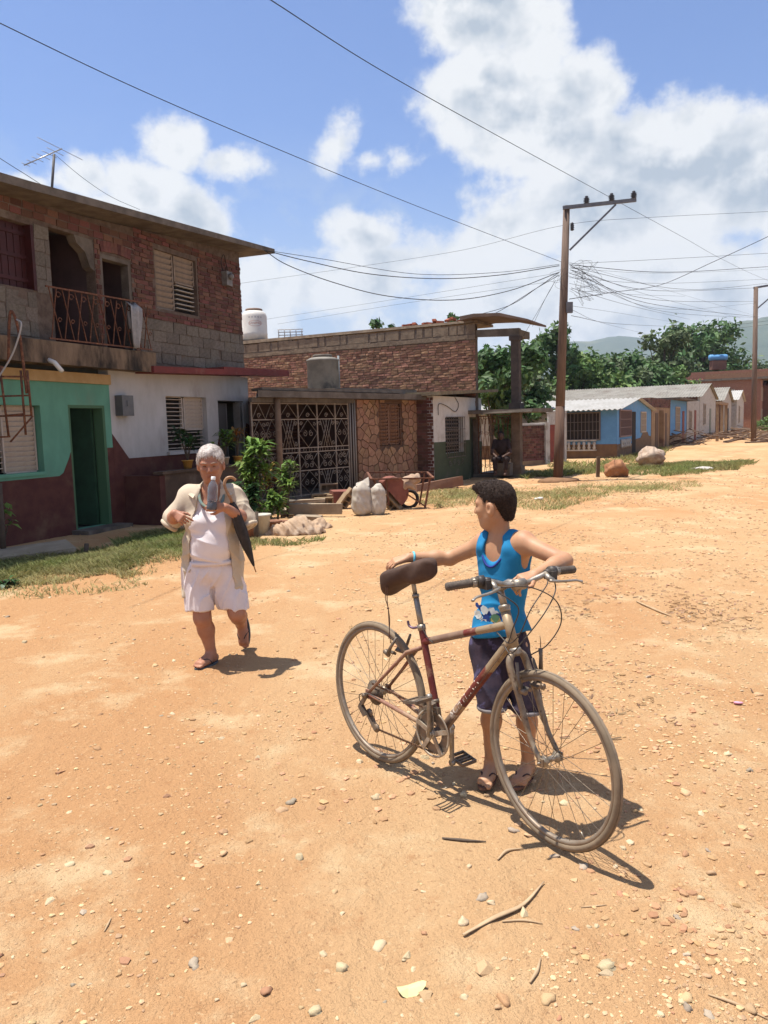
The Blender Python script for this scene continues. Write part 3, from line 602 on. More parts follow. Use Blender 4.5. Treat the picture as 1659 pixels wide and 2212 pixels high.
def green_house():
    W0 = gp(939, 1049); ang = STREET; root = thing('corner_house', 'narrow white house with dark green dado beside the stone-clad wall', 'house', W0, ang)
    wh = mat('white_limewash', (.50, .48, .45), (.45, .42, .39), 4, .9, .2, 40, c3=(.36, .32, .28), s3=2); gr = mat('dark_green_dado', (.060, .075, .042), (.05, .062, .036), 4, .85, c3=(.085, .085, .06), s3=2)
    hs = [(.80, 2.14, .84, 1.84), (2.62, 3.42, .0, 1.84)]
    m_ = MB(); wall_holes(m_, 0, 3.62, 0, 2.42, 0, .18, hs); m_.build('front_wall', wh, root)
    for a, b, z in ((.0, .797, 1.17), (2.143, 2.617, 1.17), (3.423, 3.622, 1.10)): m_ = MB(); m_.box(a, b, -.004, -.0005, 0, z); m_.build('dado', gr, root)
    m_ = MB(); m_.box(.797, 2.143, -.004, -.0005, 0, .838); m_.build('dado', gr, root)
    m_ = MB(); m_.box(.0, .16, .185, 2.6, 0, 2.42); m_.box(3.5, 3.6, .185, 2.6, 0, 2.42); m_.box(.0, 3.6, 2.6, 2.7, 0, 2.42); m_.build('side_wall', MORTAR, root)
    sw = new_obj('brick_side', MB().box(-.001, .0, 0, .01, 0, .01).mesh('brick_side', MORTAR), root); sw.rotation_euler = (0, 0, R(-90)); 
    bricks(sw, -.9, .0, .0, 2.38, [], .22, .07, .014, -.0, .014, BRICK_O, BRICK_S, 300, depth=.03)
    m_ = MB(); m_.prism([(-.25, 2.42), (4.35, 2.62), (4.35, 2.70), (-.25, 2.52)], -.30, 2.8); m_.build('roof_slab', mat('mossy_slab', (.20, .16, .10), (.14, .11, .075), 6, .95, .4, 30), root)
    w = MB(); w.box(.80, 2.14, .15, .17, .84, 1.84); wo = w.build('window', DARK, root); gi = mat('grey_grille', (.09, .085, .075), (.15, .12, .10), 10, .7)
    louvres(wo, .82, 2.12, .86, 1.82, .12, 9, R(30), mat('dull_slat', (.16, .13, .11), None, rough=.8))
    for k in range(9): m_ = MB(); x = .80+k*.165; m_.tube([(x, -.05, .70), (x, -.05, 1.86)], .010, 5); m_.build('bar', gi, wo)
    for z in (.72, 1.1, 1.5, 1.85): m_ = MB(); m_.bar((.78, -.05, z), (2.16, -.05, z), .018, .018); m_.build('cross_bar', gi, wo)
    for k in range(4): m_ = MB(); scroll(m_, (1.0+k*.3, .56), .10, 1 if k % 2 else -1, 0, 1.2, .008, -.05); m_.build('scroll', gi, wo)
    d = MB(); d.box(2.66, 3.38, .10, .14, 0, 1.80); d.build('door', mat('dark_olive_door', (.035, .045, .03), None, rough=.6), root); d = MB(); d.box(2.62, 2.67, -.01, .1, 0, 1.84); d.box(3.37, 3.42, -.01, .1, 0, 1.84); d.box(2.67, 3.37, -.01, .1, 1.79, 1.84); d.build('door_frame', gr, root)
    m_ = MB(); m_.tube(bez([(.3, -.02, 1.9), (.35, -.02, 2.2), (.9, -.02, 2.15), (1.5, -.02, 2.0), (1.75, -.02, 2.2), (1.5, -.02, 2.4)], 6), .010, 5); m_.build('wall_wire', mat('grey_wire', (.12, .11, .10), None, rough=.7), root)
    return root
green_house()
def brick_building():
    A = Vector((2.89, 23.98, 0)); ang = STREET-R(90); dx = Vector((math.cos(ang), math.sin(ang), 0))
    root = thing('brick_building', 'tall unplastered brick building with an open columned portico at its street end', 'house', A, ang)
    H_ = 4.62; Lw = 9.4
    m_ = MB(); m_.box(-Lw, 0, 0, .2, 0, H_); m_.build('side_wall', MORTAR, root)
    bricks(root, -Lw, .0, 2.1, 4.16, [], .235, .062, .014, .0, .016, BRICKT_O, BRICKT_S, 300, key=lambda q: -q[0])
    cm = mat('sun_bleached_mortar', (.22, .165, .115), (.155, .112, .08), 5, .95, .6, 26, c3=(.12, .09, .065), s3=2.5, bdist=.02)
    m_ = MB(); n_ = 34
    for i in range(n_): a = -Lw+Lw*i/n_; m_.box(a, a+Lw/n_, -.03, .22, 4.17+.02*random.random(), 4.30+.03*random.random()); m_.box(a, a+Lw/n_*random.choice((.7, .85, 1)), -.01, .2, 4.345, 4.60+.05*random.random())
    m_.build('ring_beam', cm, root)
    m_ = MB(); m_.box(-Lw, .0, -.02, 1.6, 4.66, 4.76, jit=.02); m_.build('roof_slab', cm, root)
    for i in range(14): m_ = MB(); x = -3.3+i*.21+random.uniform(-.05, .05); m_.box(-.11, .11, -.06, .06, -.035, .035); o = m_.build('loose_brick', mat('bright_brick', (.34, .105, .06), (.28, .085, .05), 9, .9) if i == 0 else bpy.data.materials['bright_brick'], root, (x+.8, .3+random.uniform(-.1, .2), 4.81+random.choice((0, .0, .06)))); o.rotation_euler = (0, random.uniform(-.3, .3), random.uniform(0, 3))
    # portico
    m_ = MB(); m_.prism([(-.35, 4.72), (.1, 4.78), (.9, 4.74), (1.75, 4.52), (1.75, 4.58), (.9, 4.83), (.1, 4.88), (-.35, 4.84)], -.35, 1.5); m_.build('portico_roof', mat('brown_slab', (.15, .10, .075), (.11, .075, .058), 4, .95, .4, 25), root)
    m_ = MB(); m_.prism([(0, 4.25), (1.35, 4.18), (1.35, 4.40), (0, 4.45)], .05, .25); m_.box(1.10, 1.32, .26, 1.2, 4.18, 4.38); m_.build('portico_beam', CONC, root)
    dkc = mat('dark_weathered_column', (.085, .066, .055), (.06, .048, .042), 5, .95, .4, 30)
    for y in (.15,):
        m_ = MB(); m_.box(1.10, 1.34, y-.12, y+.12, 2.10, 4.18); m_.box(1.04, 1.40, y-.18, y+.18, 2.02, 2.22); m_.box(1.06, 1.38, y-.16, y+.16, 4.05, 4.18); m_.build('upper_column', dkc, root)
        m_ = MB(); m_.box(1.10, 1.36, y-.13, y+.13, 0, 1.93); m_.box(1.05, 1.41, y-.18, y+.18, 0, .35); m_.build('lower_column', mat('tan_column', (.16, .115, .08), (.11, .08, .058), 5, .95) if y < 1 else bpy.data.materials['tan_column'], root)
    m_ = MB(); m_.box(-.1, 1.95, -.62, 1.5, 1.93, 2.05, jit=.015); m_.build('balcony_slab', CONC, root)  # near overhang lengthened to put the seated person in shade
    m_ = MB(); m_.box(-.25, 1.4, -.05, 2.0, -.05, .10); m_.build('portico_floor', CONC, root)
    # tall rusty iron screen between house and column
    g = MB(); g.bar((.02, .12, .12), (1.08, .12, .12), .03, .03); g.bar((.02, .12, 1.86), (1.08, .12, 1.86), .03, .03); g.bar((.02, .122, .12), (.02, .122, 1.86), .026, .026); g.bar((1.07, .118, .12), (1.07, .118, 1.86), .026, .026); gf = g.build('iron_screen', RUST, root)
    for k in range(15):
        x = .04+k*.073; m_ = MB(); m_.tube(bez([(x, .12, .12), (x+.03*(-1)**k, .12, .5), (x-.02*(-1)**k, .12, .95), (x+.03*(-1)**k, .12, 1.4), (x, .12, 1.86)], 4), .009, 5); m_.build('bar', RUST, gf)
    for k in range(10): m_ = MB(); x = .09+k*.105; m_.tube([(x-.045, .12, 1.62), (x-.045, .12, 1.74), (x-.02, .12, 1.80), (x+.02, .12, 1.80), (x+.045, .12, 1.74), (x+.045, .12, 1.62)], .008, 5); m_.build('hoop', RUST, gf)
    for k in range(18): m_ = MB(); scroll(m_, (.1+(k % 6)*.17, .35+(k//6)*.5), .07, (-1)**k, k, 1.3, .008, .115); m_.build('scroll', RUST, gf)
    # fittings on the roof edge behind
    q = root.matrix_world
    return root, A, ang
BB, BBA, BBang = brick_building()
def bbp(x, y, z): return BBA+Vector((math.cos(BBang)*x-math.sin(BBang)*y, math.sin(BBang)*x+math.cos(BBang)*y, z))
def roof_tank():
    q = at(551, 727, 29.5); tk = thing('roof_tank', 'white plastic water tank with dark stars behind the brick wall', 'tank', (q.x, q.y, 3.8))
    z0 = q.z-.15-3.8; r_ = .46
    m_ = MB(); m_.lathe([(r_, z0), (r_, z0+.2), (r_*1.02, z0+.23), (r_, z0+.26), (r_, z0+.86), (r_*.93, z0+.97), (r_*.74, z0+1.05), (r_*.70, z0+1.06)], None, 36); m_.build('tank_wall', mat('white_plastic', (.60, .57, .52), (.55, .51, .46), 3, .5), tk)
    m_ = MB(); m_.lathe([(r_*.66, z0+1.06), (r_*.68, z0+1.09), (r_*.68, z0+1.13), (r_*.6, z0+1.15)], None, 28); m_.build('lid', mat('brown_lid', (.20, .13, .09), None, rough=.6), tk)
    m_ = MB(); m_.box(-.4, .4, -.4, .4, 0, z0) if z0 > .02 else None; m_.box(-.5, .5, -.5, .5, -3.8, max(z0, .01)-.005); m_.build('tank_stand', CONC, tk)
    ink = mat('faded_blue_ink', (.10, .10, .16), None, rough=.6); red_ = mat('faded_red_ink', (.38, .14, .12), None, rough=.6)
    face = math.atan2(-q.y, -q.x)
    def on(a, z, r=r_*1.004): return (math.cos(face+a)*r, math.sin(face+a)*r, z0+z)
    for k in range(5):
        a = .55-k*.24; m_ = MB(); vs = [on(a+.07*math.cos(math.pi/2+t*math.pi/5)*(1 if t % 2 == 0 else .42), .80+.032*math.sin(math.pi/2+t*math.pi/5)*(1 if t % 2 == 0 else .42)) for t in range(10)]; m_.add(vs+[on(a, .80)], [(i, (i+1) % 10, 10) for i in range(10)]); m_.build('star_print', ink, tk)
    m_ = MB(); m_.tube([on(.05+.52*math.cos(t*math.pi/16), .58+.10*math.sin(t*math.pi/16), r_*1.003) for t in range(33)], .006, 4); m_.build('oval_print', red_, tk)
    cu = bpy.data.curves.new('print', 'FONT'); cu.body = 'SANIPAL'; cu.size = .12; cu.align_x = 'CENTER'; tmp = new_obj('tmp_text', cu); me = bpy.data.meshes.new_from_object(tmp.evaluated_get(bpy.context.evaluated_depsgraph_get())); bpy.data.objects.remove(tmp); me.materials.clear(); me.materials.append(red_)
    for v in me.vertices: v.co = on(.05+v.co.x/r_, .545+v.co.y, r_*1.005)
    new_obj('print_lettering', me, tk)
    # frame of pipes on the same roof
    q = at(628, 712, 27.5); fr = thing('pipe_rack', 'low rack of pale pipes on the brick building roof', 'rack', (q.x, q.y, 4.76)); m = mat('pale_pipe', (.38, .37, .36), None, rough=.6)
    for k in range(5): m_ = MB(); m_.tube([(-.42+k*.2, 0, 0), (-.42+k*.2, 0, .30)], .018, 6); m_.build('post', m, fr)
    for z in (.10, .20, .29): m_ = MB(); m_.tube([(-.45, 0, z), (.42, 0, z)], .016, 6); m_.build('rail', m, fr)
roof_tank()
def seated_person():
    V = Vector; b = bbp(.92, -.24, .1); blk = MB(); blk.box(-.22, .25, -.16, .16, 0, .36, jit=.02); o = blk.build('stone_block', CONC); o.location = b; o.rotation_euler = (0, 0, BBang); tag(o, 'rough stone block used as a seat at the foot of the portico column', 'block')
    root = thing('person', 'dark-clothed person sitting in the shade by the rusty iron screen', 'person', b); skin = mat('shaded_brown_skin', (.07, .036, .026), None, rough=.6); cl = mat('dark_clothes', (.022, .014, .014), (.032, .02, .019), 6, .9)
    F = Field((-.45, -.75, -.02), (.55, .35, 1.35), .012); up = V((0, 0, 1)); hip = V((0, 0, .46)); ch = V((-.02, -.10, .85)); hd = V((-.02, -.17, 1.17))
    F.ell(ch, (.19, .13, .24), None, .08); F.ell(hip, (.19, .16, .14), None, .08); F.cone(ch+up*.2, hd-up*.06, .06, .055, .04); F.ell(hd, (.085, .10, .115), None, .02); F.ell(hd+V((0, -.09, -.02)), (.018, .02, .03), None, .015)
    for s_ in (-1, 1):
        kn = V((s_*.16, -.42, .48)); ft = V((s_*.15, -.40, .06)); F.cone(hip+V((s_*.09, 0, 0)), kn, .09, .065, .03); F.cone(kn, ft, .06, .04, .03); F.cone(ft, ft+V((0, -.14, -.02)), .04, .03, .02)
        sh = ch+V((s_*.19, 0, .16)); el = V((s_*.27, -.26, .66)); hn = V((s_*.12, -.44, .58)); F.cone(sh, el, .055, .045, .04); F.cone(el, hn, .042, .032, .03)
        for k in range(4): F.cone(hn, hn+V((-s_*.02+.018*(k-1.5), -.09, -.02)), .014, .012, .006)
        F.cone(hn, hn+V((-s_*.05, -.04, .02)), .014, .012, .006)
    body = new_obj('body', F.mesh('body', skin), root)
    F = Field((-.45, -.65, .0), (.55, .35, 1.2), .012); F.ell(ch, (.205, .145, .25), None, .08); F.ell(hip, (.205, .175, .15), None, .08)
    for s_ in (-1, 1): kn = V((s_*.16, -.42, .48)); F.cone(hip+V((s_*.09, 0, 0)), kn, .10, .08, .03); F.cone(kn, V((s_*.15, -.41, .22)), .075, .07, .03); sh = ch+V((s_*.19, 0, .16)); F.cone(sh, sh.lerp(V((s_*.27, -.26, .66)), .6), .068, .06, .04)
    F.cone(ch+up*.24, hd, .05, .07, .01, 'cut'); new_obj('clothes', F.mesh('clothes', cl), root)
    F = Field(hd-V((.15, .15, .15)), hd+V((.15, .15, .16)), .010); F.ell(hd+V((0, .02, .02)), (.10, .105, .115), None, .01); F.half(hd+V((0, -.04, .02)), (0, -1, -.5)); new_obj('hair', F.mesh('hair', mat('black_hair', (.012, .010, .010), None, rough=.7)), root)
    root.rotation_euler = (0, 0, R(-20)); root.location = b
# ------------------------------------------------------------------ houses farther up the street
SL = Vector((10.0, 33.4, 0)); SD = Vector((math.cos(STREET), math.sin(STREET), 0)); SN = Vector((-math.sin(STREET), math.cos(STREET), 0))
CORR = mat('grey_corrugated_sheet', (.25, .235, .205), (.19, .175, .15), 1.2, .85, c3=(.15, .12, .10), s3=.8, t3=(.5, .75)); CORRW = mat('pale_corrugated_sheet', (.40, .385, .36), (.33, .315, .285), 1.5, .6, c3=(.32, .28, .24), s3=1.0, t3=(.55, .75))
def corrugated(a, b, c, d, pitch, amp, m, name, parent):
    """wavy sheet over the quad a-b (eave) d-c (ridge)"""
    a, b, c, d = map(Vector, (a, b, c, d)); n = max(4, int((b-a).length/pitch*4)); nrm = (b-a).cross(d-a).normalized(); vs = []; fs = []
    for i in range(n+1):
        t = i/n; o = nrm*(amp*math.sin(i*math.pi/2)); vs += [a.lerp(b, t)+o, d.lerp(c, t)+o]
    for i in range(n): fs.append((2*i, 2*i+2, 2*i+3, 2*i+1))
    mb = MB(); mb.add(vs, fs, False); o = mb.build(name, m, parent); sd = o.modifiers.new('solid', 'SOLIDIFY'); sd.thickness = .02; return o
def far_window(root, x0, x1, z0, z1, y, m, bars=None, side=False):
    T = Matrix.Rotation(R(-90), 4, 'Z') if side else Matrix.Identity(4)
    mb = MB(); mb.box(x0, x1, y-.012, y-.004, z0, z1, T); w = mb.build('window', m, root)
    fr_ = MB(); fr_.box(x0-.06, x0, y-.05, y-.003, z0-.06, z1+.06, T); fr_.box(x1, x1+.06, y-.05, y-.003, z0-.06, z1+.06, T); fr_.box(x0, x1, y-.049, y-.003, z1, z1+.06, T); fr_.box(x0, x1, y-.06, y-.003, z0-.06, z0, T); fr_.build('frame', bars or CONC, w)
    if bars:
        for k in range(int((x1-x0)/.16)+1): b_ = MB(); x = x0+.05+k*.16; b_.box(x-.012, x+.012, y-.045, y-.02, z0, z1, T); b_.build('bar', bars, w)
        for k in range(2): b_ = MB(); z = z0+(k+1)*(z1-z0)/3; b_.box(x0, x1, y-.047, y-.046+.004, z-.012, z+.012, T); b_.build('cross_bar', bars, w)
    return w
def gable_house(name, label, t, w, depth, eave, ridge, wall_m, side_m, roof_m, setback=0.0, hang=.35):
    o = SL+SD*t+SN*setback; root = thing(name, label, 'house', o, STREET)
    m_ = MB(); m_.prism([(0, 0), (w, 0), (w, eave), (w/2, ridge), (0, eave)], 0, .15); m_.build('gable_wall', wall_m, root)
    m_ = MB(); m_.box(0, .15, .151, depth, 0, eave); m_.build('side_wall', side_m, root); m_ = MB(); m_.box(w-.15, w, .151, depth, 0, eave); m_.box(.15, w-.15, depth-.15, depth, 0, eave); m_.build('back_wall', side_m, root)
    k = (ridge-eave)/(w/2); e = eave+.03
    corrugated((-hang, depth+.2, e-k*hang), (-hang, -.25, e-k*hang), (w/2, -.25, ridge+.03), (w/2, depth+.2, ridge+.03), .22, .03, roof_m, 'roof_sheet', root)
    corrugated((w+hang, -.25, e-k*hang), (w+hang, depth+.2, e-k*hang), (w/2, depth+.2, ridge+.03), (w/2, -.25, ridge+.03), .22, .03, roof_m, 'roof_sheet', root)
    return root
def far_houses():
    blue = mat('sky_blue_paint', (.11, .27, .48), (.095, .235, .43), 3, .85, .1, 40, c3=(.16, .27, .40), s3=1.5); brownb = mat('brown_plinth', (.17, .105, .06), (.13, .08, .05), 4, .9); whitep = mat('white_paint', (.44, .42, .39), (.37, .345, .31), 4, .85, c3=(.25, .215, .18), s3=2)
    tanw = mat('tan_render', (.30, .20, .115), (.24, .155, .09), 2, .9, .3, 20, c3=(.18, .10, .065), s3=1.2); creamw = mat('cream_wood', (.42, .35, .28), None, rough=.8); grill = mat('dark_grille', (.13, .11, .10), None, rough=.6); redd = mat('red_gate_paint', (.22, .05, .035), (.17, .04, .03), 4, .7)
    # yard wall: brick length, white pillar, red gate
    a, b = gp(1127, 1007), gp(1222, 999); d = b-a; an = math.atan2(d.y, d.x); L_ = d.length; yw = thing('yard_wall', 'low brick yard wall with white pillar and red gate before the blue house', 'wall', a, an)
    u = L_/(1222-1127)
    m_ = MB(); m_.box(-.15, u*47, 0, .14, 0, 1.52); m_.build('wall_core', MORTAR, yw); bricks(yw, -.15, u*47, .16, 1.50, [], .24, .075, .016, 0, .02, BRICK_O, BRICK_S, 300); m_ = MB(); m_.box(-.2, u*48, -.03, .17, 1.523, 1.60, jit=.01); m_.build('coping', whitep, yw); m_ = MB(); m_.box(-.15, u*47, -.06, -.002, -.05, .18, jit=.01); m_.build('plinth', tanw, yw)
    m_ = MB(); m_.box(u*47, u*56, -.08, .2, 0, 1.62, jit=.01); m_.build('pillar', whitep, yw)
    m_ = MB(); m_.box(u*57, u*90, .02, .07, .05, 1.52); m_.build('gate', redd, yw); m_ = MB(); m_.box(u*57, u*90, .0, .06, 1.53, 1.98); m_.build('gate_panel', whitep, yw); m_ = MB(); m_.box(u*91, u*96, -.03, .1, 0, 2.06); m_.box(u*56, u*91, -.02, .08, 1.985, 2.06); m_.build('gate_frame', whitep, yw)
    # blue house
    bh = gable_house('blue_house', 'small bright blue house with barred windows and pale corrugated roof', 0, 8.6, 12, 2.10, 2.62, blue, blue, CORRW)
    m_ = MB(); m_.box(-.004, -.001, 2.6, 12, .55, 2.05); m_.build('white_side', whitep, bh)
    m_ = MB(); m_.box(-.01, -.001, -.0, 12, 0, .62); m_.build('side_plinth', brownb, bh)
    m_ = MB(); m_.prism([(-.01, 0), (8.61, 0), (8.61, .75), (7.9, .80), (7.5, 1.0), (6.2, 1.0), (5.6, .75), (4.4, .72), (3.9, .55), (3.0, .55), (2.4, .62), (-.01, .60)], -.012, -.002); m_.build('front_plinth', brownb, bh)
    far_window(bh, -2.35, -.75, .85, 1.95, 0, DARK, grill, True)
    for k in range(6): m_ = MB(); m_.lathe([(.05, 0), (.075, .08), (.045, .16), (.075, .26), (.05, .34)], Matrix.Translation((-.05, .95+k*.22, .40)), 10); m_.build('baluster', whitep, bh)
    m_ = MB(); m_.box(-.10, -.012, .85, 2.2, .76, .82); m_.box(-.10, -.012, .85, 2.2, .34, .40); m_.build('baluster_rail', whitep, bh)
    far_window(bh, .5, 3.0, .95, 2.02, 0, DARK, mat('red_grey_bars', (.20, .13, .12), None, rough=.7)); far_window(bh, 5.6, 6.9, 1.05, 1.95, 0, creamw, creamw)
    m_ = MB(); m_.box(3.3, 4.2, -.02, -.013, .1, 2.0); m_.build('door', DARK, bh)
    for k in range(5): m_ = MB(); m_.lathe([(.05, 0), (.08, .09), (.045, .18), (.08, .28), (.05, .38)], Matrix.Translation((.7+k*.45, -.06, .42)), 10); m_.build('baluster', whitep, bh)
    # tan row house with brick parapet
    o = SL+SD*8.75; th = thing('tan_house', 'plain tan rendered row house with brick parapet next to the blue house', 'house', o, STREET)
    m_ = MB(); m_.box(0, 6.5, 0, 13, 0, 2.25); m_.build('walls', tanw, th); m_ = MB(); m_.box(0, 6.5, -.02, .2, 2.25, 2.75); m_.box(0, .2, .2, 13, 2.25, 2.75); m_.build('parapet', MORTAR, th); bricks(th, 0, 6.5, 2.27, 2.74, [], .24, .075, .016, -.02, .02, BRICK_O, BRICK_S, 120)
    sb = new_obj('brick_side', MB().box(-.001, 0, 0, .01, 2.3, 2.31).mesh('brick_side', MORTAR), th); sb.rotation_euler = (0, 0, R(-90)); bricks(sb, -13, 0, 2.27, 2.74, [], .24, .075, .016, 0, .02, BRICK_O, BRICK_S, 150, depth=.04)
    for x in (1.2, 4.4): m_ = MB(); m_.box(x, x+.9, -.02, -.005, .05, 1.95); m_.build('door', mat('brown_door', (.09, .05, .03), None, rough=.7), th)
    m_ = MB(); m_.box(2.6, 2.9, -.25, -.005, 0, 2.1); m_.build('pilaster', tanw, th)
    # small blue house
    o = SL+SD*15.5; sb2 = thing('small_blue_house', 'little blue-fronted house with cream window beyond the tan row house', 'house', o, STREET); m_ = MB(); m_.box(0, 7.6, 0, 6, 0, 2.75); m_.build('walls', blue, sb2); m_ = MB(); m_.box(-.3, 8.0, -.6, 6.2, 2.752, 2.87, jit=.02); m_.build('roof_slab', CONC, sb2); m_ = MB(); m_.box(-.005, 7.605, -.006, -.002, 0, .62); m_.build('plinth', tanw, sb2); far_window(sb2, 2.2, 4.0, .9, 2.3, 0, creamw, creamw); m_ = MB(); m_.box(5.4, 6.4, -.02, -.003, 0, 2.1); m_.build('door', redd, sb2); m_ = MB(); m_.box(-.006, -.002, 0, 6, 0, 2.75); m_.build('side_face', tanw, sb2)
    # plastered house with open verandah frame
    o = SL+SD*23.4; vh = thing('verandah_house', 'grey plastered house with a bare verandah frame and reddish doors', 'house', o, STREET); m_ = MB(); m_.box(0, 7.4, 0, 5, 0, 2.9); m_.build('walls', whitep, vh)
    for x in (.2, 3.6, 7.2): m_ = MB(); m_.box(x, x+.18, -2.0, -1.82, 0, 2.5); m_.build('verandah_post', tanw, vh)
    m_ = MB(); m_.box(0, 7.5, -2.05, -1.8, 2.5, 2.68); m_.build('verandah_beam', tanw, vh); far_window(vh, 1.0, 2.4, .9, 2.1, 0, DARK, creamw); m_ = MB(); m_.box(4.2, 5.3, -.02, -.003, 0, 2.2); m_.build('door', redd, vh); m_ = MB(); m_.box(-.006, -.002, 0, 5, 0, 2.9); m_.build('side_face', mat('grey_side', (.33, .30, .26), None, rough=.9), vh)
    # long house with white gable
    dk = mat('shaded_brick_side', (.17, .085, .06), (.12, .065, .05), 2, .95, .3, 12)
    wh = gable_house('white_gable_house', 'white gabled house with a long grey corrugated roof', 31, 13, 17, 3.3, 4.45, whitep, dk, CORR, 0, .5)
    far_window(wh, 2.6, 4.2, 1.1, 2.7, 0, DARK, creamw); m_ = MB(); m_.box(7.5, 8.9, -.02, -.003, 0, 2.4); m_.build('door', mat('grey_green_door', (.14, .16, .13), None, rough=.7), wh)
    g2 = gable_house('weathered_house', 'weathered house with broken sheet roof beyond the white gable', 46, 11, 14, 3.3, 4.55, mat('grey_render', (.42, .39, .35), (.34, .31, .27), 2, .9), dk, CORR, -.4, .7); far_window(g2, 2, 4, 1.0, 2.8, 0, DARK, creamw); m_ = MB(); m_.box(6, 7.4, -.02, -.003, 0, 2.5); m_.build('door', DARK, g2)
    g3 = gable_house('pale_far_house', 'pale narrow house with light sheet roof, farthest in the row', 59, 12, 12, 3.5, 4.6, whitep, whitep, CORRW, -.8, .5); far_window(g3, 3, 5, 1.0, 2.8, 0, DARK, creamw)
    # brick storey and tiled roofs behind
    tile = mat('red_clay_tiles', (.27, .10, .065), (.19, .075, .052), 3, .9, .6, 9, c3=(.12, .09, .07), s3=1.5)
    q = at(1551, 780, 112); bt = thing('blue_tank', 'blue cylinder water tank lying on a far roof', 'tank', q); m_ = MB(); m_.lathe([(.05, -1.3), (.38, -1.25), (.42, -1.1), (.42, 1.1), (.38, 1.25), (.05, 1.3)], TR((0, 0, .5), 0, R(90)), 20); m_.build('barrel', mat('blue_plastic', (.10, .26, .48), None, rough=.5), bt); m_ = MB(); m_.box(-1.0, 1.0, -.5, .5, -1.2, .06); m_.build('stand', dk, bt)
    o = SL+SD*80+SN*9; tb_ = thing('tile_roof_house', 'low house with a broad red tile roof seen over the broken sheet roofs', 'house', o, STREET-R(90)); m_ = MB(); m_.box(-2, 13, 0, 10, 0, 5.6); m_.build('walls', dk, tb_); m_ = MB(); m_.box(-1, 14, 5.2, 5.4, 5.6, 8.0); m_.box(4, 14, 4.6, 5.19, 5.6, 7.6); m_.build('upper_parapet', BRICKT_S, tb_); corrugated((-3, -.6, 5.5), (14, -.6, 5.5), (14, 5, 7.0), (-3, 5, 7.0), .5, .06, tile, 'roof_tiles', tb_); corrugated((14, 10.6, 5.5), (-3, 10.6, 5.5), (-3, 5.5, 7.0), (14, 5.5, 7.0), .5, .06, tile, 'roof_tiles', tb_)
    o = SL+SD*74+SN*-2.5; tw = thing('brick_storey_house', 'raw brick two-storey house at the right end of the street', 'house', o, STREET); m_ = MB(); m_.box(0, 14, 0, 12, 0, 6.2); m_.build('walls', BRICKT_S, tw); m_ = MB(); m_.box(-.5, 14.5, -.8, 12.5, 6.2, 6.45); m_.build('roof_slab', CONC, tw)
    for x in (2, 6, 10): far_window(tw, x, x+1.6, 3.6, 5.2, 0, DARK, creamw); far_window(tw, x, x+1.6, .9, 2.5, 0, DARK, creamw)
    far_window(tw, -9, -7, 3.4, 5.0, 0, DARK, creamw, True); far_window(tw, -5, -3, 3.4, 5.0, 0, DARK, creamw, True)
far_houses()
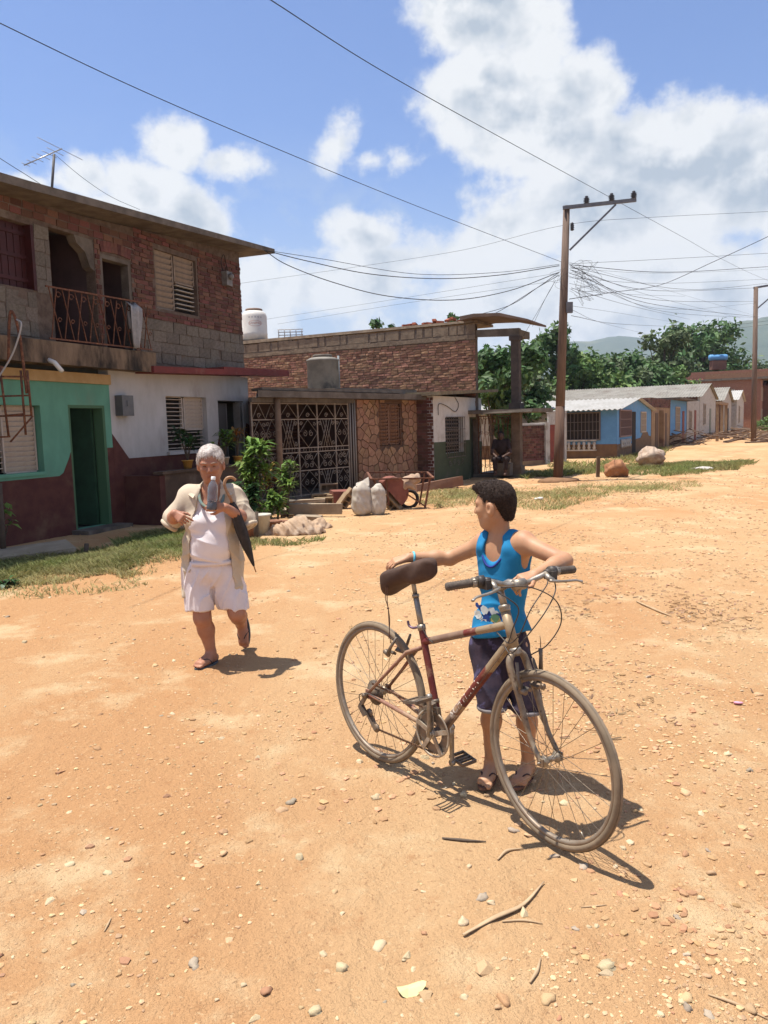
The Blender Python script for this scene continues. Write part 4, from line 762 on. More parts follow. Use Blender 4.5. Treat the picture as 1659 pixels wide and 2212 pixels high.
# ------------------------------------------------------------------ people: soft-blended solid fields turned into one continuous skin
class Field:
    def __init__(s, lo, hi, h):
        s.lo = np.array(lo, np.float32); s.h = h; s.n = np.ceil((np.array(hi)-s.lo)/h).astype(int)+1
        s.d = np.full(s.n, .25, np.float32); s.ax = [(s.lo[i]+h*np.arange(s.n[i])).astype(np.float32) for i in range(3)]
    def sub(s, lo, hi):
        i0 = np.clip(np.floor((np.array(lo)-s.lo)/s.h).astype(int), 0, s.n-1); i1 = np.clip(np.ceil((np.array(hi)-s.lo)/s.h).astype(int)+1, 1, s.n)
        sl = tuple(slice(a, max(b, a+1)) for a, b in zip(i0, i1))
        return sl, s.ax[0][sl[0]][:, None, None], s.ax[1][sl[1]][None, :, None], s.ax[2][sl[2]][None, None, :]
    def put(s, sl, v, k, mode):
        a = s.d[sl]
        if mode == 'add':
            if k: q = np.maximum(k-np.abs(a-v), 0)/k; s.d[sl] = np.minimum(a, v)-q*q*k*.25
            else: s.d[sl] = np.minimum(a, v)
        elif mode == 'cut':
            v = -v
            if k: q = np.maximum(k-np.abs(a-v), 0)/k; s.d[sl] = np.maximum(a, v)+q*q*k*.25
            else: s.d[sl] = np.maximum(a, v)
    def cone(s, a, b, ra, rb, k=.02, mode='add', off=0.0):
        """tapered limb from a to b"""
        a = np.array(a, float); b = np.array(b, float); ra += off; rb += off; m = max(ra, rb)+max(k, .02)+.02
        sl, X, Y, Z = s.sub(np.minimum(a, b)-m, np.maximum(a, b)+m)
        ba = b-a; l2 = max(ba@ba, 1e-9); rr = ra-rb; a2 = max(l2-rr*rr, 1e-9); il2 = 1/l2
        px, py, pz = X-a[0], Y-a[1], Z-a[2]
        y = px*ba[0]+py*ba[1]+pz*ba[2]; z = y-l2
        p2 = px*px+py*py+pz*pz
        x2 = np.maximum(p2*l2*l2-y*y*l2, 0)          # |p*l2 - ba*y|^2
        y2 = y*y*l2; z2 = z*z*l2; kk = np.sign(rr)*rr*rr*x2
        d = (np.sqrt(x2*a2*il2)+y*rr)*il2-ra
        c1 = np.sign(z)*a2*z2 > kk; d = np.where(c1, np.sqrt(x2+z2)*il2-rb, d)
        c2 = np.sign(y)*a2*y2 < kk; d = np.where(c2 & ~c1, np.sqrt(x2+y2)*il2-ra, d)
        s.put(sl, d.astype(np.float32), k, mode); return s
    def ell(s, c, r, M=None, k=.02, mode='add', off=0.0):
        c = np.array(c, float); r = np.array(r, float)+off; m = r.max()+max(k, .02)+.02
        sl, X, Y, Z = s.sub(c-m, c+m); X, Y, Z = X-c[0], Y-c[1], Z-c[2]
        if M is not None: X, Y, Z = (M[0][0]*X+M[0][1]*Y+M[0][2]*Z, M[1][0]*X+M[1][1]*Y+M[1][2]*Z, M[2][0]*X+M[2][1]*Y+M[2][2]*Z)
        k0 = np.sqrt((X/r[0])**2+(Y/r[1])**2+(Z/r[2])**2); k1 = np.sqrt((X/r[0]**2)**2+(Y/r[1]**2)**2+(Z/r[2]**2)**2)+1e-6
        s.put(sl, (k0*(k0-1)/k1).astype(np.float32), k, mode); return s
    def half(s, p, n, k=.004):
        """keep only what lies behind the plane (p, n)"""
        n = np.array(n, float); n /= np.linalg.norm(n); p = np.array(p, float)
        v = (s.ax[0][:, None, None]-p[0])*n[0]+(s.ax[1][None, :, None]-p[1])*n[1]+(s.ax[2][None, None, :]-p[2])*n[2]
        s.d = np.maximum(s.d, v.astype(np.float32)); return s
    def grid(s): return s.ax[0][:, None, None], s.ax[1][None, :, None], s.ax[2][None, None, :]
    def wrinkle(s, amp, seed, f=(30, 30, 14)):
        X, Y, Z = s.grid(); rs = np.random.RandomState(seed); w = 0
        for i in range(5):
            a, b, c = rs.uniform(-1, 1, 3)*np.array(f); w = w+np.sin(X*a+Y*b+Z*c+rs.uniform(0, 6)+1.2*np.sin(X*b*.6+Z*a*.5+i))
        s.d = s.d+(amp*w/2.5).astype(np.float32); return s
    def fold(s, amp, seed, f=(30, 30, 8), n=4):
        """sharp-edged creases"""
        X, Y, Z = s.grid(); rs = np.random.RandomState(seed); w = 0
        for i in range(n):
            a, b, c = rs.uniform(-1, 1, 3)*np.array(f); p = X*a+Y*b+Z*c+rs.uniform(0, 6)+.8*np.sin(Z*f[0]*.35+X*6+i)
            w = w+(1-np.abs(np.sin(p)))**2*np.clip(.5+np.sin(X*9+Z*7+Y*5+i*2), 0, 1)
        s.d = s.d-(amp*w).astype(np.float32); return s
    def mesh(s, name, mats):
        d = s.d; d[0] = d[-1] = .1; d[:, 0] = d[:, -1] = .1; d[:, :, 0] = d[:, :, -1] = .1
        sg = d < 0; n = s.n
        c = [sg[i:n[0]-1+i, j:n[1]-1+j, k:n[2]-1+k] for i in (0, 1) for j in (0, 1) for k in (0, 1)]
        an = c[0].copy(); al = c[0].copy()
        for q in c[1:]: an |= q; al &= q
        act = an & ~al; idx = np.argwhere(act); cid = np.full(act.shape, -1, np.int32); cid[act] = np.arange(len(idx))
        acc = np.zeros((len(idx), 3)); cnt = np.zeros(len(idx))
        co = [np.array((i, j, k)) for i in (0, 1) for j in (0, 1) for k in (0, 1)]
        val = [d[tuple((idx+q).T)] for q in co]
        for a in range(8):
            for b in range(a+1, 8):
                if np.abs(co[a]-co[b]).sum() != 1: continue
                m = (val[a] < 0) != (val[b] < 0); t = val[a][m]/(val[a][m]-val[b][m]); acc[m] += co[a]+(co[b]-co[a])*t[:, None]; cnt[m] += 1
        V = (idx+acc/cnt[:, None])*s.h+s.lo; Fq = []
        for ax in range(3):
            sa = [slice(None)]*3; sb = [slice(None)]*3; sa[ax] = slice(0, -1); sb[ax] = slice(1, None)
            A = sg[tuple(sa)]; e = np.argwhere(A != sg[tuple(sb)]); o1, o2 = (ax+1) % 3, (ax+2) % 3
            e = e[(e[:, o1] > 0) & (e[:, o2] > 0) & (e[:, o1] < n[o1]-1) & (e[:, o2] < n[o2]-1)]
            u = np.zeros(3, int); u[o1] = 1; w = np.zeros(3, int); w[o2] = 1
            q = np.stack([cid[tuple((e-u-w).T)], cid[tuple((e-w).T)], cid[tuple(e.T)], cid[tuple((e-u).T)]], 1)
            fl = A[tuple(e.T)]; q[~fl] = q[~fl][:, ::-1]; Fq.append(q)
        Fq = np.concatenate(Fq); Fq = Fq[(Fq >= 0).all(1)]
        return np_mesh(name, V, Fq, mats)
def strands(hair, n, length, width, m, flow, seed=1):
    """short loose hairs standing out of a hair surface"""
    me = hair.data; k = len(me.vertices); co = np.zeros(k*3, np.float32); no = np.zeros(k*3, np.float32); me.vertices.foreach_get('co', co); me.vertex_normals.foreach_get('vector', no); co = co.reshape(-1, 3); no = no.reshape(-1, 3)
    rs = np.random.RandomState(seed); i = rs.randint(0, k, n); p = co[i]+rs.normal(size=(n, 3))*.001; d = no[i]*.32+np.array(flow)*.8+rs.normal(size=(n, 3))*.18; d /= np.linalg.norm(d, axis=1)[:, None]; s_ = np.cross(d, rs.normal(size=(n, 3))); s_ /= np.linalg.norm(s_, axis=1)[:, None]; L_ = length*rs.uniform(.5, 1.2, n)[:, None]
    V = np.stack([p-s_*width, p+s_*width, p+d*L_], 1).reshape(-1, 3); o = new_obj('hair_strands', np_mesh('hair_strands', V, np.arange(3*n).reshape(n, 3), m, False), hair); tag(o, kind='stuff')
def fr3(f, up=(0, 0, 1)):
    f = Vector(f).normalized(); l = Vector(up).cross(f).normalized(); u = f.cross(l); return f, l, u
def fmat(f, l, u): return ((f.x, f.y, f.z), (l.x, l.y, l.z), (u.x, u.y, u.z))
def part(name, field, m, parent): return new_obj(name, field.mesh(name, m), parent)
def hand(F, wrist, palm_dir, back, th, fingers, sc=1.0, thumb=None, k=.008):
    """palm, four fingers and a thumb. palm_dir: wrist -> knuckles; back: out of the back of the hand; th: +1/-1 side of the thumb.
    fingers: per finger three bend angles towards the palm"""
    d = Vector(palm_dir).normalized(); b = (Vector(back)-d*Vector(back).dot(d)).normalized(); s = b.cross(d)*th; w = Vector(wrist)
    kn = w+d*.075*sc
    for off, rr in ((-.024, .0125), (-.008, .0135), (.008, .0135), (.024, .0125)): F.cone(w+s*off*.55*sc+d*.012, kn+s*off*sc, .0135*sc, rr*.86*sc, .012)
    L = (.030, .036, .038, .035)
    for i in range(4):
        off = (-.0255, -.0085, .0085, .0255)[i]*sc; p = kn+s*off+d*((-.004, .002, .003, 0)[i]); ang = 0; q = p; sp = (-.10, -.03, .03, .10)[i]
        for j, bend in enumerate(fingers[i]):
            ang += bend; dirv = (d*math.cos(ang)-b*math.sin(ang)+s*sp).normalized(); ln = L[i]*sc*(1, .72, .58)[j]; e = q+dirv*ln
            F.cone(q, e, (.0082, .0076, .0070)[j]*sc, (.0076, .0070, .0062)[j]*sc, .003); q = e
    t0 = w+d*.022*sc+s*.020*sc; t1, t2 = (thumb or ((.6, .75, -.35), (.9, .3, -.3))); q = t0
    for tv, ln, r0, r1 in ((t1, .036, .0125, .0098), (t1, .022, .0098, .009), (t2, .024, .009, .0072)):
        dv = (d*tv[0]+s*tv[1]+b*tv[2]).normalized(); e = q+dv*ln*sc; F.cone(q, e, r0*sc, r1*sc, .006); q = e
def head(F, c, f, l, u, sc, adult):
    M = fmat(f, l, u); P = lambda a, b, z: c+f*(a*sc)+l*(b*sc)+u*(z*sc)
    F.ell(P(-.008, 0, .028), Vector((.096, .076, .088))*sc, M, .01)
    F.ell(P(.030, 0, -.035), Vector((.062, .060, .074))*sc, M, .035)
    F.ell(P(.052, 0, -.088), Vector((.028, .032, .022))*sc, M, .03)                   # chin
    for g in (-1, 1):
        F.cone(P(.0, g*.052, -.052), P(.05, g*.022, -.090), .017*sc, .016*sc, .03)    # jaw
        F.ell(P(.066, g*.034, -.022), Vector((.022, .022, .018))*sc, M, .02)          # cheek bone
        F.cone(P(.088, g*.012, .020), P(.072, g*.046, .018), .010*sc, .010*sc, .014)  # brow
        F.ell(P(.092, g*.031, .000), Vector((.014, .017, .010))*sc, M, .010, 'cut')   # eye socket
        F.ell(P(.074, g*.031, .000), Vector((.013, .0135, .0125))*sc, M, .004)        # eyeball under lids
        F.ell(P(-.004, g*.079, -.016), Vector((.022, .013, .034))*sc, M, .006)        # ear
        F.ell(P(.003, g*.093, -.012), Vector((.012, .010, .020))*sc, M, .004, 'cut')
    F.cone(P(.089, 0, .008), P(.106, 0, -.026), .008*sc, .0115*sc, .012)              # nose
    for g in (-1, 1): F.ell(P(.098, g*.011, -.030), Vector((.009, .008, .007))*sc, M, .006)
    F.ell(P(.084, 0, -.056), Vector((.013, .023, .0065))*sc, M, .008); F.ell(P(.082, 0, -.069), Vector((.012, .019, .0065))*sc, M, .008)   # lips
    F.ell(P(.100, 0, -.0628), Vector((.012, .024, .0022))*sc, M, .003, 'cut')
    return P, M
# ------------------------------------------------------------------ hills, trees, plants, grass, stones
def hills():
    far = mat('far_forest_slope', (.055, .075, .045), (.04, .06, .036), .012, .95, .6, .05, c3=(.10, .11, .06), s3=.004, bdist=8); nearm = mat('near_forest_slope', (.045, .075, .028), (.03, .055, .02), .03, .95, .8, .12, c3=(.07, .09, .04), s3=.012, bdist=4)
    for nm, m, Y0, prof, dep in (('far_hills', far, 3200, [(-2400, 150), (-300, 200), (400, 260), (758, 345), (850, 352), (947, 372), (1080, 350), (1212, 322), (1500, 330), (2000, 300), (4200, 200)], 900),
                                 ('near_hill', nearm, 1500, [(-900, 30), (200, 50), (400, 108), (540, 152), (620, 140), (720, 100), (1000, 70), (2300, 40)], 500),
                                 ('right_ridge', far, 2300, [(700, 10), (800, 90), (900, 205), (953, 250), (994, 275), (1076, 285), (1129, 298), (1300, 335), (1900, 400), (2600, 300), (3200, 100)], 700)):
        xs = np.linspace(prof[0][0], prof[-1][0], 160); h = np.interp(xs, [p[0] for p in prof], [p[1] for p in prof]); V = []
        for j in range(26):
            v = j/25; r_ = np.sin(min(1, v*1.25)*math.pi/2)**1.2 if v < .8 else 1-(v-.8)*2.2
            y = Y0-dep+dep*1.6*v; z = h*r_*(.86+.28*fbm2(xs/260.0, np.full_like(xs, y/260.0), 5, 5))+ (6*(fbm2(xs/22.0, np.full_like(xs, y/22.0), 8, 3)-.5)) - 12; V.append(np.stack([xs*(y/Y0), np.full_like(xs, y), z], 1))
        V = np.array(V); n, k = V.shape[:2]; i = (np.arange(n-1)[:, None]*k+np.arange(k-1)[None, :]).ravel(); o = new_obj(nm, np_mesh(nm, V.reshape(-1, 3), np.stack([i, i+1, i+k+1, i+k], 1), m)); tag(o, kind='structure')
hills()
def leaf_cloud(centres, radii, n, size, rs, up=.35, hollow=.55, flat=1.0):
    """n small leaf faces spread through a set of clumps"""
    centres = np.asarray(centres, float); radii = np.asarray(radii, float); w = radii**2; idx = rs.choice(len(centres), n, p=w/w.sum())
    d = rs.normal(size=(n, 3)); d /= np.linalg.norm(d, axis=1)[:, None]; rr = radii[idx]*(hollow+(1-hollow)*rs.rand(n)**.6)*(.75+.35*np.sin(d[:, 0]*5+idx)*np.sin(d[:, 1]*4+idx*2)+.12*rs.randn(n)); d2 = d.copy(); d2[:, 2] *= .8*flat
    p = centres[idx]+d2*rr[:, None]; nr = d+rs.normal(size=(n, 3))*.7; nr[:, 2] += up; nr /= np.linalg.norm(nr, axis=1)[:, None]
    t = np.cross(nr, rs.normal(size=(n, 3))); t /= np.linalg.norm(t, axis=1)[:, None]+1e-9; b = np.cross(nr, t); s_ = size*rs.uniform(.55, 1.35, n)[:, None]
    V = np.stack([p-t*s_, p+b*s_*.55+nr*s_*.12, p+t*s_, p-b*s_*.55+nr*s_*.12], 1).reshape(-1, 3); return V, np.arange(4*n).reshape(n, 4)
LEAFS = [mat('deep_green_leaves', (.078, .14, .045), (.055, .11, .036), .8, .6, island=.45, transl=.25, spec=.3), mat('fresh_green_leaves', (.135, .205, .055), (.09, .16, .045), .8, .6, island=.4, transl=.3, spec=.3), mat('dull_olive_leaves', (.10, .135, .055), (.075, .105, .045), .8, .65, island=.35, transl=.2, spec=.3)]
BARK = mat('grey_brown_bark', (.10, .075, .055), (.07, .052, .04), 5, .95, .6, 14)
def tree(name, label, base, h, spread, kind, n, size, seed, clumps=14, low=.35, group=None, asp=1.0):
    rs = np.random.RandomState(seed); root = thing(name, label, 'tree', base, rs.rand()*6, group); cs = []; rd = []
    for i in range(clumps):
        a = rs.rand()*6.28; zz = low+(1-low)*rs.rand()**.8; e = math.sqrt(max(.05, 1-((zz-(low+.5*(1-low)))/(.62*(1-low)))**2)); r_ = spread*e*rs.uniform(.25, .85); cs.append((math.cos(a)*r_, math.sin(a)*r_, h*zz*.92)); rd.append(spread*rs.uniform(.28, .50))
    cs.append((0, 0, h*.88)); rd.append(spread*.36)
    V, Fq = leaf_cloud(cs, rd, n, size, rs); me = np_mesh('crown', V, Fq, LEAFS[kind], False); tag(new_obj('crown', me, root), kind='stuff')
    tb = MB(); r0 = max(.06, h*.022); tb.tube(bez([(0, 0, -.1), (spread*.03, 0, h*.25), (-spread*.04, spread*.03, h*.55), (0, 0, h*.85)], 4), [r0*(1-.055*i) for i in range(13)], 7); tb.build('trunk', BARK, root)
    for i in range(min(6, clumps)):
        c = Vector(cs[i]); lb = MB(); z0 = h*(.25+.07*i); lb.tube(bez([(0, 0, z0), c*.5+Vector((0, 0, z0*.45)), c], 4), [r0*.5*(1-.09*k) for k in range(9)], 5); lb.build('limb', BARK, root)
    return root
def trees():
    def at_y(x, y, Y): q = at(x, y, Y); return Vector((q.x, Y, 0)), q.z
    spec = [ # px centre x, top y, distance, spread, kind, leaves, size
        ('broadleaf_tree', 'dense dark broad-leaved tree seen between the brick wall and the portico column', 1062, 742, 34, 1.8, 0, 2600, .17), ('broadleaf_tree', 'dark broad-leaved tree just right of the portico column', 1118, 738, 36, 1.8, 0, 2400, .17),
        ('bamboo_clump', 'pale green feathery clump behind the portico column and tall pole', 1165, 752, 42, 2.4, 1, 3400, .16), ('broadleaf_tree', 'dark tree with open round leaf clumps beside the tall pole', 1205, 692, 46, 1.7, 0, 1300, .22), ('bamboo_clump', 'light green feathery tree just right of the tall pole', 1235, 762, 48, 2.3, 1, 3200, .17),
        ('round_tree', 'round mid-green tree between the pole and the hills', 1282, 744, 58, 2.9, 0, 2800, .22), ('round_tree', 'leafy green tree low above the long grey roof', 1330, 762, 64, 3.0, 2, 2600, .24), ('round_tree', 'dark green tree in the middle of the grove below the hill', 1372, 752, 72, 3.4, 0, 2600, .27), ('round_tree', 'olive green tree near the roof ridge left of the big tree', 1420, 770, 80, 3.6, 2, 2400, .28),
        ('tall_tree', 'slender grey-green tree to the left of the biggest tree', 1436, 708, 86, 3.4, 2, 1900, .30), ('big_tree', 'biggest tree of the grove with layered dark crown', 1514, 682, 92, 6.0, 0, 4200, .34), ('round_tree', 'olive tree below the biggest crown on its right', 1575, 760, 96, 4.2, 2, 2400, .32), ('round_tree', 'yellow-green tree over the tiled roofs', 1462, 770, 84, 2.8, 1, 1800, .28), ('round_tree', 'hazy green tree at the far left of the grove behind the column', 1090, 770, 60, 3.6, 2, 2600, .25),
        ('round_tree', 'dark green tree behind the light feathery tree', 1262, 770, 70, 3.6, 0, 2400, .28), ('bush_tree', 'small tree top peeping over the brick wall near the tank', 816, 672, 44, .75, 0, 260, .17), ('bush_tree', 'rounded tree top above the loose bricks on the roof', 977, 655, 40, .75, 0, 420, .16), ('bush_tree', 'low leaf tuft showing over the brick wall top', 843, 690, 44, .5, 0, 120, .15), ('round_tree', 'dusty tree beyond the far pole on the right', 1650, 775, 110, 4.5, 2, 2200, .36), ('round_tree', 'broad tree filling the grove foreground behind the sheet roof', 1310, 790, 52, 2.6, 1, 2600, .2), ('round_tree', 'dark bushy tree above the long roof in the centre of the grove', 1395, 785, 68, 3.0, 0, 2400, .25)]
    for i, (nm, lb, px, py, Y, sp, kd, n, sz) in enumerate(spec):
        if 1130 < px < 1500 and Y < 90: k = max(1, (74+.25*(Y-40))/Y); Y *= k; sp *= k; sz *= min(k, 1.5)
        elif px >= 1500: k = 1.3; Y *= k; sp *= k; sz *= k
        b, h = at_y(px, py, Y); hh = (h-sp*.22)/.95; tree(nm, lb, b, hh, sp, kd, n, sz, 40+i, 18 if n > 1000 else 6, .25 if n > 600 else .72, 'trees behind the houses')
    # continuous wood farther back
    rs = np.random.RandomState(9); cs = []; rd = []
    for i in range(420): x = rs.uniform(-60, 190); y = rs.uniform(125, 190); cs.append((x, y, rs.uniform(1, 7)+.012*max(0, x))); rd.append(rs.uniform(2.2, 4.5))
    V, Fq = leaf_cloud(cs, rd, 26000, .62, rs, hollow=.7); o = new_obj('distant_wood', np_mesh('distant_wood', V, Fq, LEAFS[2], False)); tag(o, 'hazy green wood stretching below the hills behind the houses', 'wood', kind='stuff')
trees()
def in_poly(x, y, poly):
    c = np.zeros(len(x), bool); n = len(poly)
    for i in range(n):
        (x0, y0), (x1, y1) = poly[i], poly[i-1]; m = ((y0 > y) != (y1 > y)) & (x < (x1-x0)*(y-y0)/(y1-y0+1e-12)+x0); c ^= m
    return c
def grass(name, label, px, n, h0, h1, m, seed, thr=.42, freq=1.2):
    P = [gp(*p) for p in px]; poly = [(p.x, p.y) for p in P]; xs = [p[0] for p in poly]; ys = [p[1] for p in poly]; rs = np.random.RandomState(seed); k = n*4; x = rs.uniform(min(xs), max(xs), k); y = rs.uniform(min(ys), max(ys), k)
    cx_, cy_ = np.mean(xs), np.mean(ys); jx = (fbm2(x, y, seed+9, 3, 1.5)-.5)*.9; jy = (fbm2(x, y, seed+19, 3, 1.5)-.5)*1.4
    ok = in_poly(x+jx, y+jy, poly) & (fbm2(x, y, seed, 4, freq)+.45*(rs.rand(k)-.5) > thr); x = x[ok][:n]; y = y[ok][:n]; z = ground_z(x, y)-.005; k = len(x)
    a = rs.rand(k)*6.28; h = rs.uniform(h0, h1, k)*(.5+fbm2(x, y, seed+3, 3, 2.0)); w = .004+.06*h; l = h*rs.uniform(.4, 1.6, k); b = a+rs.uniform(1, 2, k)
    dx, dy = np.cos(a)*w, np.sin(a)*w; ex, ey = np.cos(b)*l, np.sin(b)*l
    V = np.stack([np.stack([x-dx, y-dy, z], 1), np.stack([x+dx, y+dy, z], 1), np.stack([x+ex*.45+dx*.5, y+ey*.45+dy*.5, z+h*.6], 1), np.stack([x+ex, y+ey, z+h], 1)], 1).reshape(-1, 3)
    o = new_obj(name, np_mesh(name, V, np.arange(4*k).reshape(k, 4), m, False)); tag(o, label, 'grass', kind='stuff')
GR = mat('verge_grass', (.165, .20, .06), (.23, .205, .08), .7, .8, island=.35, transl=.3); GRY = mat('dry_grass', (.34, .28, .125), (.25, .25, .095), .6, .85, island=.3, transl=.25)
def grasses():
    grass('verge_grass', 'patchy green grass along the foot of the left house', [(-250, 1300), (0, 1262), (150, 1240), (300, 1228), (395, 1205), (420, 1165), (395, 1150), (300, 1165), (180, 1190), (0, 1205), (-250, 1240)], 26000, .035, .11, GR, 3, .40)
    grass('verge_grass', 'dry grass tufts beside the earth heap in front of the house', [(-80, 1262), (80, 1236), (260, 1215), (400, 1190), (400, 1215), (250, 1245), (0, 1280)], 6000, .03, .07, GRY, 4, .44)
    grass('verge_grass', 'sparse short grass fading into the dirt in front of the left verge', [(-250, 1345), (0, 1300), (160, 1275), (320, 1250), (430, 1215), (430, 1160), (250, 1185), (0, 1220), (-250, 1260)], 4500, .02, .06, GRY, 14, .50, 1.6)
    grass('verge_grass', 'green grass strip between the white boulder and the blue house', [(1130, 1022), (1250, 1012), (1400, 1005), (1520, 1002), (1630, 998), (1600, 1010), (1440, 1030), (1300, 1022), (1130, 1036)], 12000, .06, .16, GR, 5, .36, .5)
    grass('verge_grass', 'greener weeds close along the wall of the blue house', [(1190, 1004), (1320, 998), (1400, 978), (1440, 968), (1430, 985), (1340, 1006), (1200, 1014)], 5000, .08, .22, GR, 15, .36, .5)
    grass('verge_grass', 'sparse dry grass patch behind the head of the boy', [(930, 1085), (1000, 1066), (1120, 1060), (1260, 1048), (1400, 1042), (1510, 1040), (1490, 1060), (1330, 1072), (1180, 1100), (1050, 1118), (960, 1110)], 11000, .03, .09, GRY, 6, .49, .8)
    grass('verge_grass', 'thin grass at the foot of the green-dado house', [(900, 1075), (960, 1058), (1040, 1056), (1060, 1066), (980, 1085), (920, 1092)], 2600, .03, .09, GRY, 7, .42)
    grass('verge_grass', 'small grass tufts near the beige tarpaulin heap', [(490, 1175), (560, 1165), (600, 1170), (680, 1158), (700, 1164), (600, 1185), (510, 1190)], 900, .03, .07, GR, 8, .5, 3)
    grass('verge_grass', 'weedy grass on the earth bank by the brush pile', [(1560, 925), (1659, 905), (1760, 905), (1760, 950), (1600, 948)], 5000, .15, .5, GR, 10, .35, .4)
grasses()
# ------------------------------------------------------------------ poles and wires
def poles():
    wood = mat('weathered_pole_wood', (.165, .112, .085), (.115, .08, .06), 3, .9, .4, 20, stretch=(6, 6, .6)); dark = mat('tarred_wood', (.12, .07, .048), (.085, .052, .038), 3, .9, .4, 20, stretch=(6, 6, .6)); steel = mat('galvanised_steel', (.16, .16, .17), (.12, .12, .13), 8, .55, metal=.3); por = mat('brown_porcelain', (.045, .04, .045), None, rough=.3)
    b = gp(1205, 1040); t = at(1224, 445, b.y); r_ = thing('utility_pole', 'tall wooden power pole with an angled steel crossarm and three insulators', 'pole', b); d = t-b
    m_ = MB(); m_.tube([(0, 0, -.1), d*.28], [.135, .125], 14); m_.build('pole_foot', dark, r_); m_ = MB(); m_.tube([d*.28, d*.65, d], [.125, .108, .085], 14); m_.build('pole_shaft', wood, r_)
    m_ = MB(); m_.blob((0, 0, .0), .45, 3, .2, 2, (1.3, 1.0, .28)); m_.build('earth_mound', mat('mound_earth', (.22, .12, .065), (.18, .10, .05), 9, .95, .5, 25), r_)
    A_ = lambda x, y, dy=0: at(x, y, b.y+dy)-b
    m_ = MB(); m_.bar(A_(1216, 449, -.09), A_(1374, 432, -.09), .07, .09); m_.build('crossarm', steel, r_); m_ = MB(); m_.bar(A_(1231, 540, -.09), A_(1330, 442, -.07), .05, .05); m_.build('brace', steel, r_)
    for x, y in ((1267, 443), (1321, 437), (1369, 432)):
        p = A_(x, y, -.09); m_ = MB(); m_.lathe([(.03, -.02), (.03, .04), (.075, .05), (.04, .075), (.085, .09), (.045, .115), (.085, .13), (.045, .155), (.08, .17), (.03, .19), (.05, .215), (.02, .235)], Matrix.Translation(p), 14); m_.build('insulator', por, r_)
    p = A_(1236, 488, -.12); m_ = MB(); m_.lathe([(.03, -.12), (.055, -.10), (.035, -.07), (.06, -.05), (.035, -.02), (.06, 0), (.035, .03), (.055, .05), (.02, .09)], Matrix.Translation(p), 12); m_.build('insulator', por, r_)
    m_ = MB(); m_.box(-.05, .12, -.1, .02, -.14, .14, Matrix.Translation(A_(1226, 665, -.05))); m_.build('junction_box', steel, r_)
    Y2 = 50; t2 = at(1633, 620, Y2); b2 = Vector((at(1628, 938, Y2).x, Y2, gz(22, 50)-.3)); r2 = thing('utility_pole', 'thinner wooden power pole at the right edge up the street', 'pole', b2); d2 = t2-b2; m_ = MB(); m_.tube([(0, 0, -.1), d2], [.17, .13], 12); m_.build('pole_shaft', wood, r2); m_ = MB(); m_.bar(at(1628, 622, Y2)-b2, at(1700, 610, Y2)-b2, .1, .12); m_.build('crossarm', steel, r2); m_ = MB(); m_.bar(at(1634, 668, Y2)-b2, at(1690, 620, Y2)-b2, .07, .07); m_.build('brace', steel, r2)
    lab = {}
    def wire(pts, r, label, n=8, group='overhead wires'):
        m_ = MB(); m_.tube(bez([at(*p) for p in pts], n), r*.75, 5); o = m_.build('power_line', WIRE); tag(o, label, 'wire', group)
    B = b.y
    # long spans overhead
    wire([(-160, -30, 7.5), (0, 50, 8.4), (300, 193, 10.4), (600, 322, 12.9), (900, 445, 16.2), (1213, 566, B)], .0075, 'long black wire crossing the sky from the upper left down to the tall pole')
    wire([(440, -90, 7.2), (585, 0, 8.2), (820, 150, 10.6), (1080, 296, 14.6), (1321, 428, B-.1), (1480, 515, 29), (1560, 560, 36), (1659, 606, 48), (1800, 660, 75)], .0075, 'long wire from the top of the sky over the middle insulator')
    wire([(520, 612, 31), (760, 578, 28), (1000, 540, 25), (1216, 487, B), (1400, 470, 22), (1659, 457, 23), (1900, 445, 24)], .006, 'thin straight wire passing behind the pole just under the crossarm')
    # service drops to the left house
    e = (570, 540, 17.6)
    wire([e, (660, 563, 18), (800, 592, 18.8), (950, 602, 19.8), (1080, 594, 20.6), (1208, 574, B)], .013, 'upper twisted cable from the left roof corner to the tall pole'); wire([e, (700, 560, 18), (900, 592, 19.2), (1080, 588, 20.5), (1208, 571, B)], .008, 'middle cable from the left roof corner to the tall pole'); wire([e, (620, 572, 17.8), (720, 610, 18.4), (840, 640, 19), (980, 648, 20), (1100, 628, 20.8), (1208, 588, B)], .013, 'lowest sagging twisted cable from the left roof corner to the tall pole')
    for k, (y0, y1) in enumerate(((692, 590), (700, 606))): wire([(560+40*k, y0, 30), (850, (y0+y1)/2+6, 26), (1205, y1, B)], .005, '%s thin faint wire running low behind the brick wall to the tall pole' % ('upper', 'lower')[k])
    for k, (x, y) in enumerate(((1010, 686), (1062, 681))): wire([(x, y, 24.2), (1100, 660, 23.2), (1160, 622, 22), (1208, 588+k*6, B)], .011, '%s cable drooping from the tall pole to the brick building roof' % ('left', 'right')[k])
    for k, (x, y) in enumerate(((1125, 735), (1150, 705))): wire([(x, y, 24), (1178, 645, 22.5), (1200, 606, B)], .007, '%s wire dropping steeply from the tall pole to the portico' % ('left', 'right')[k])
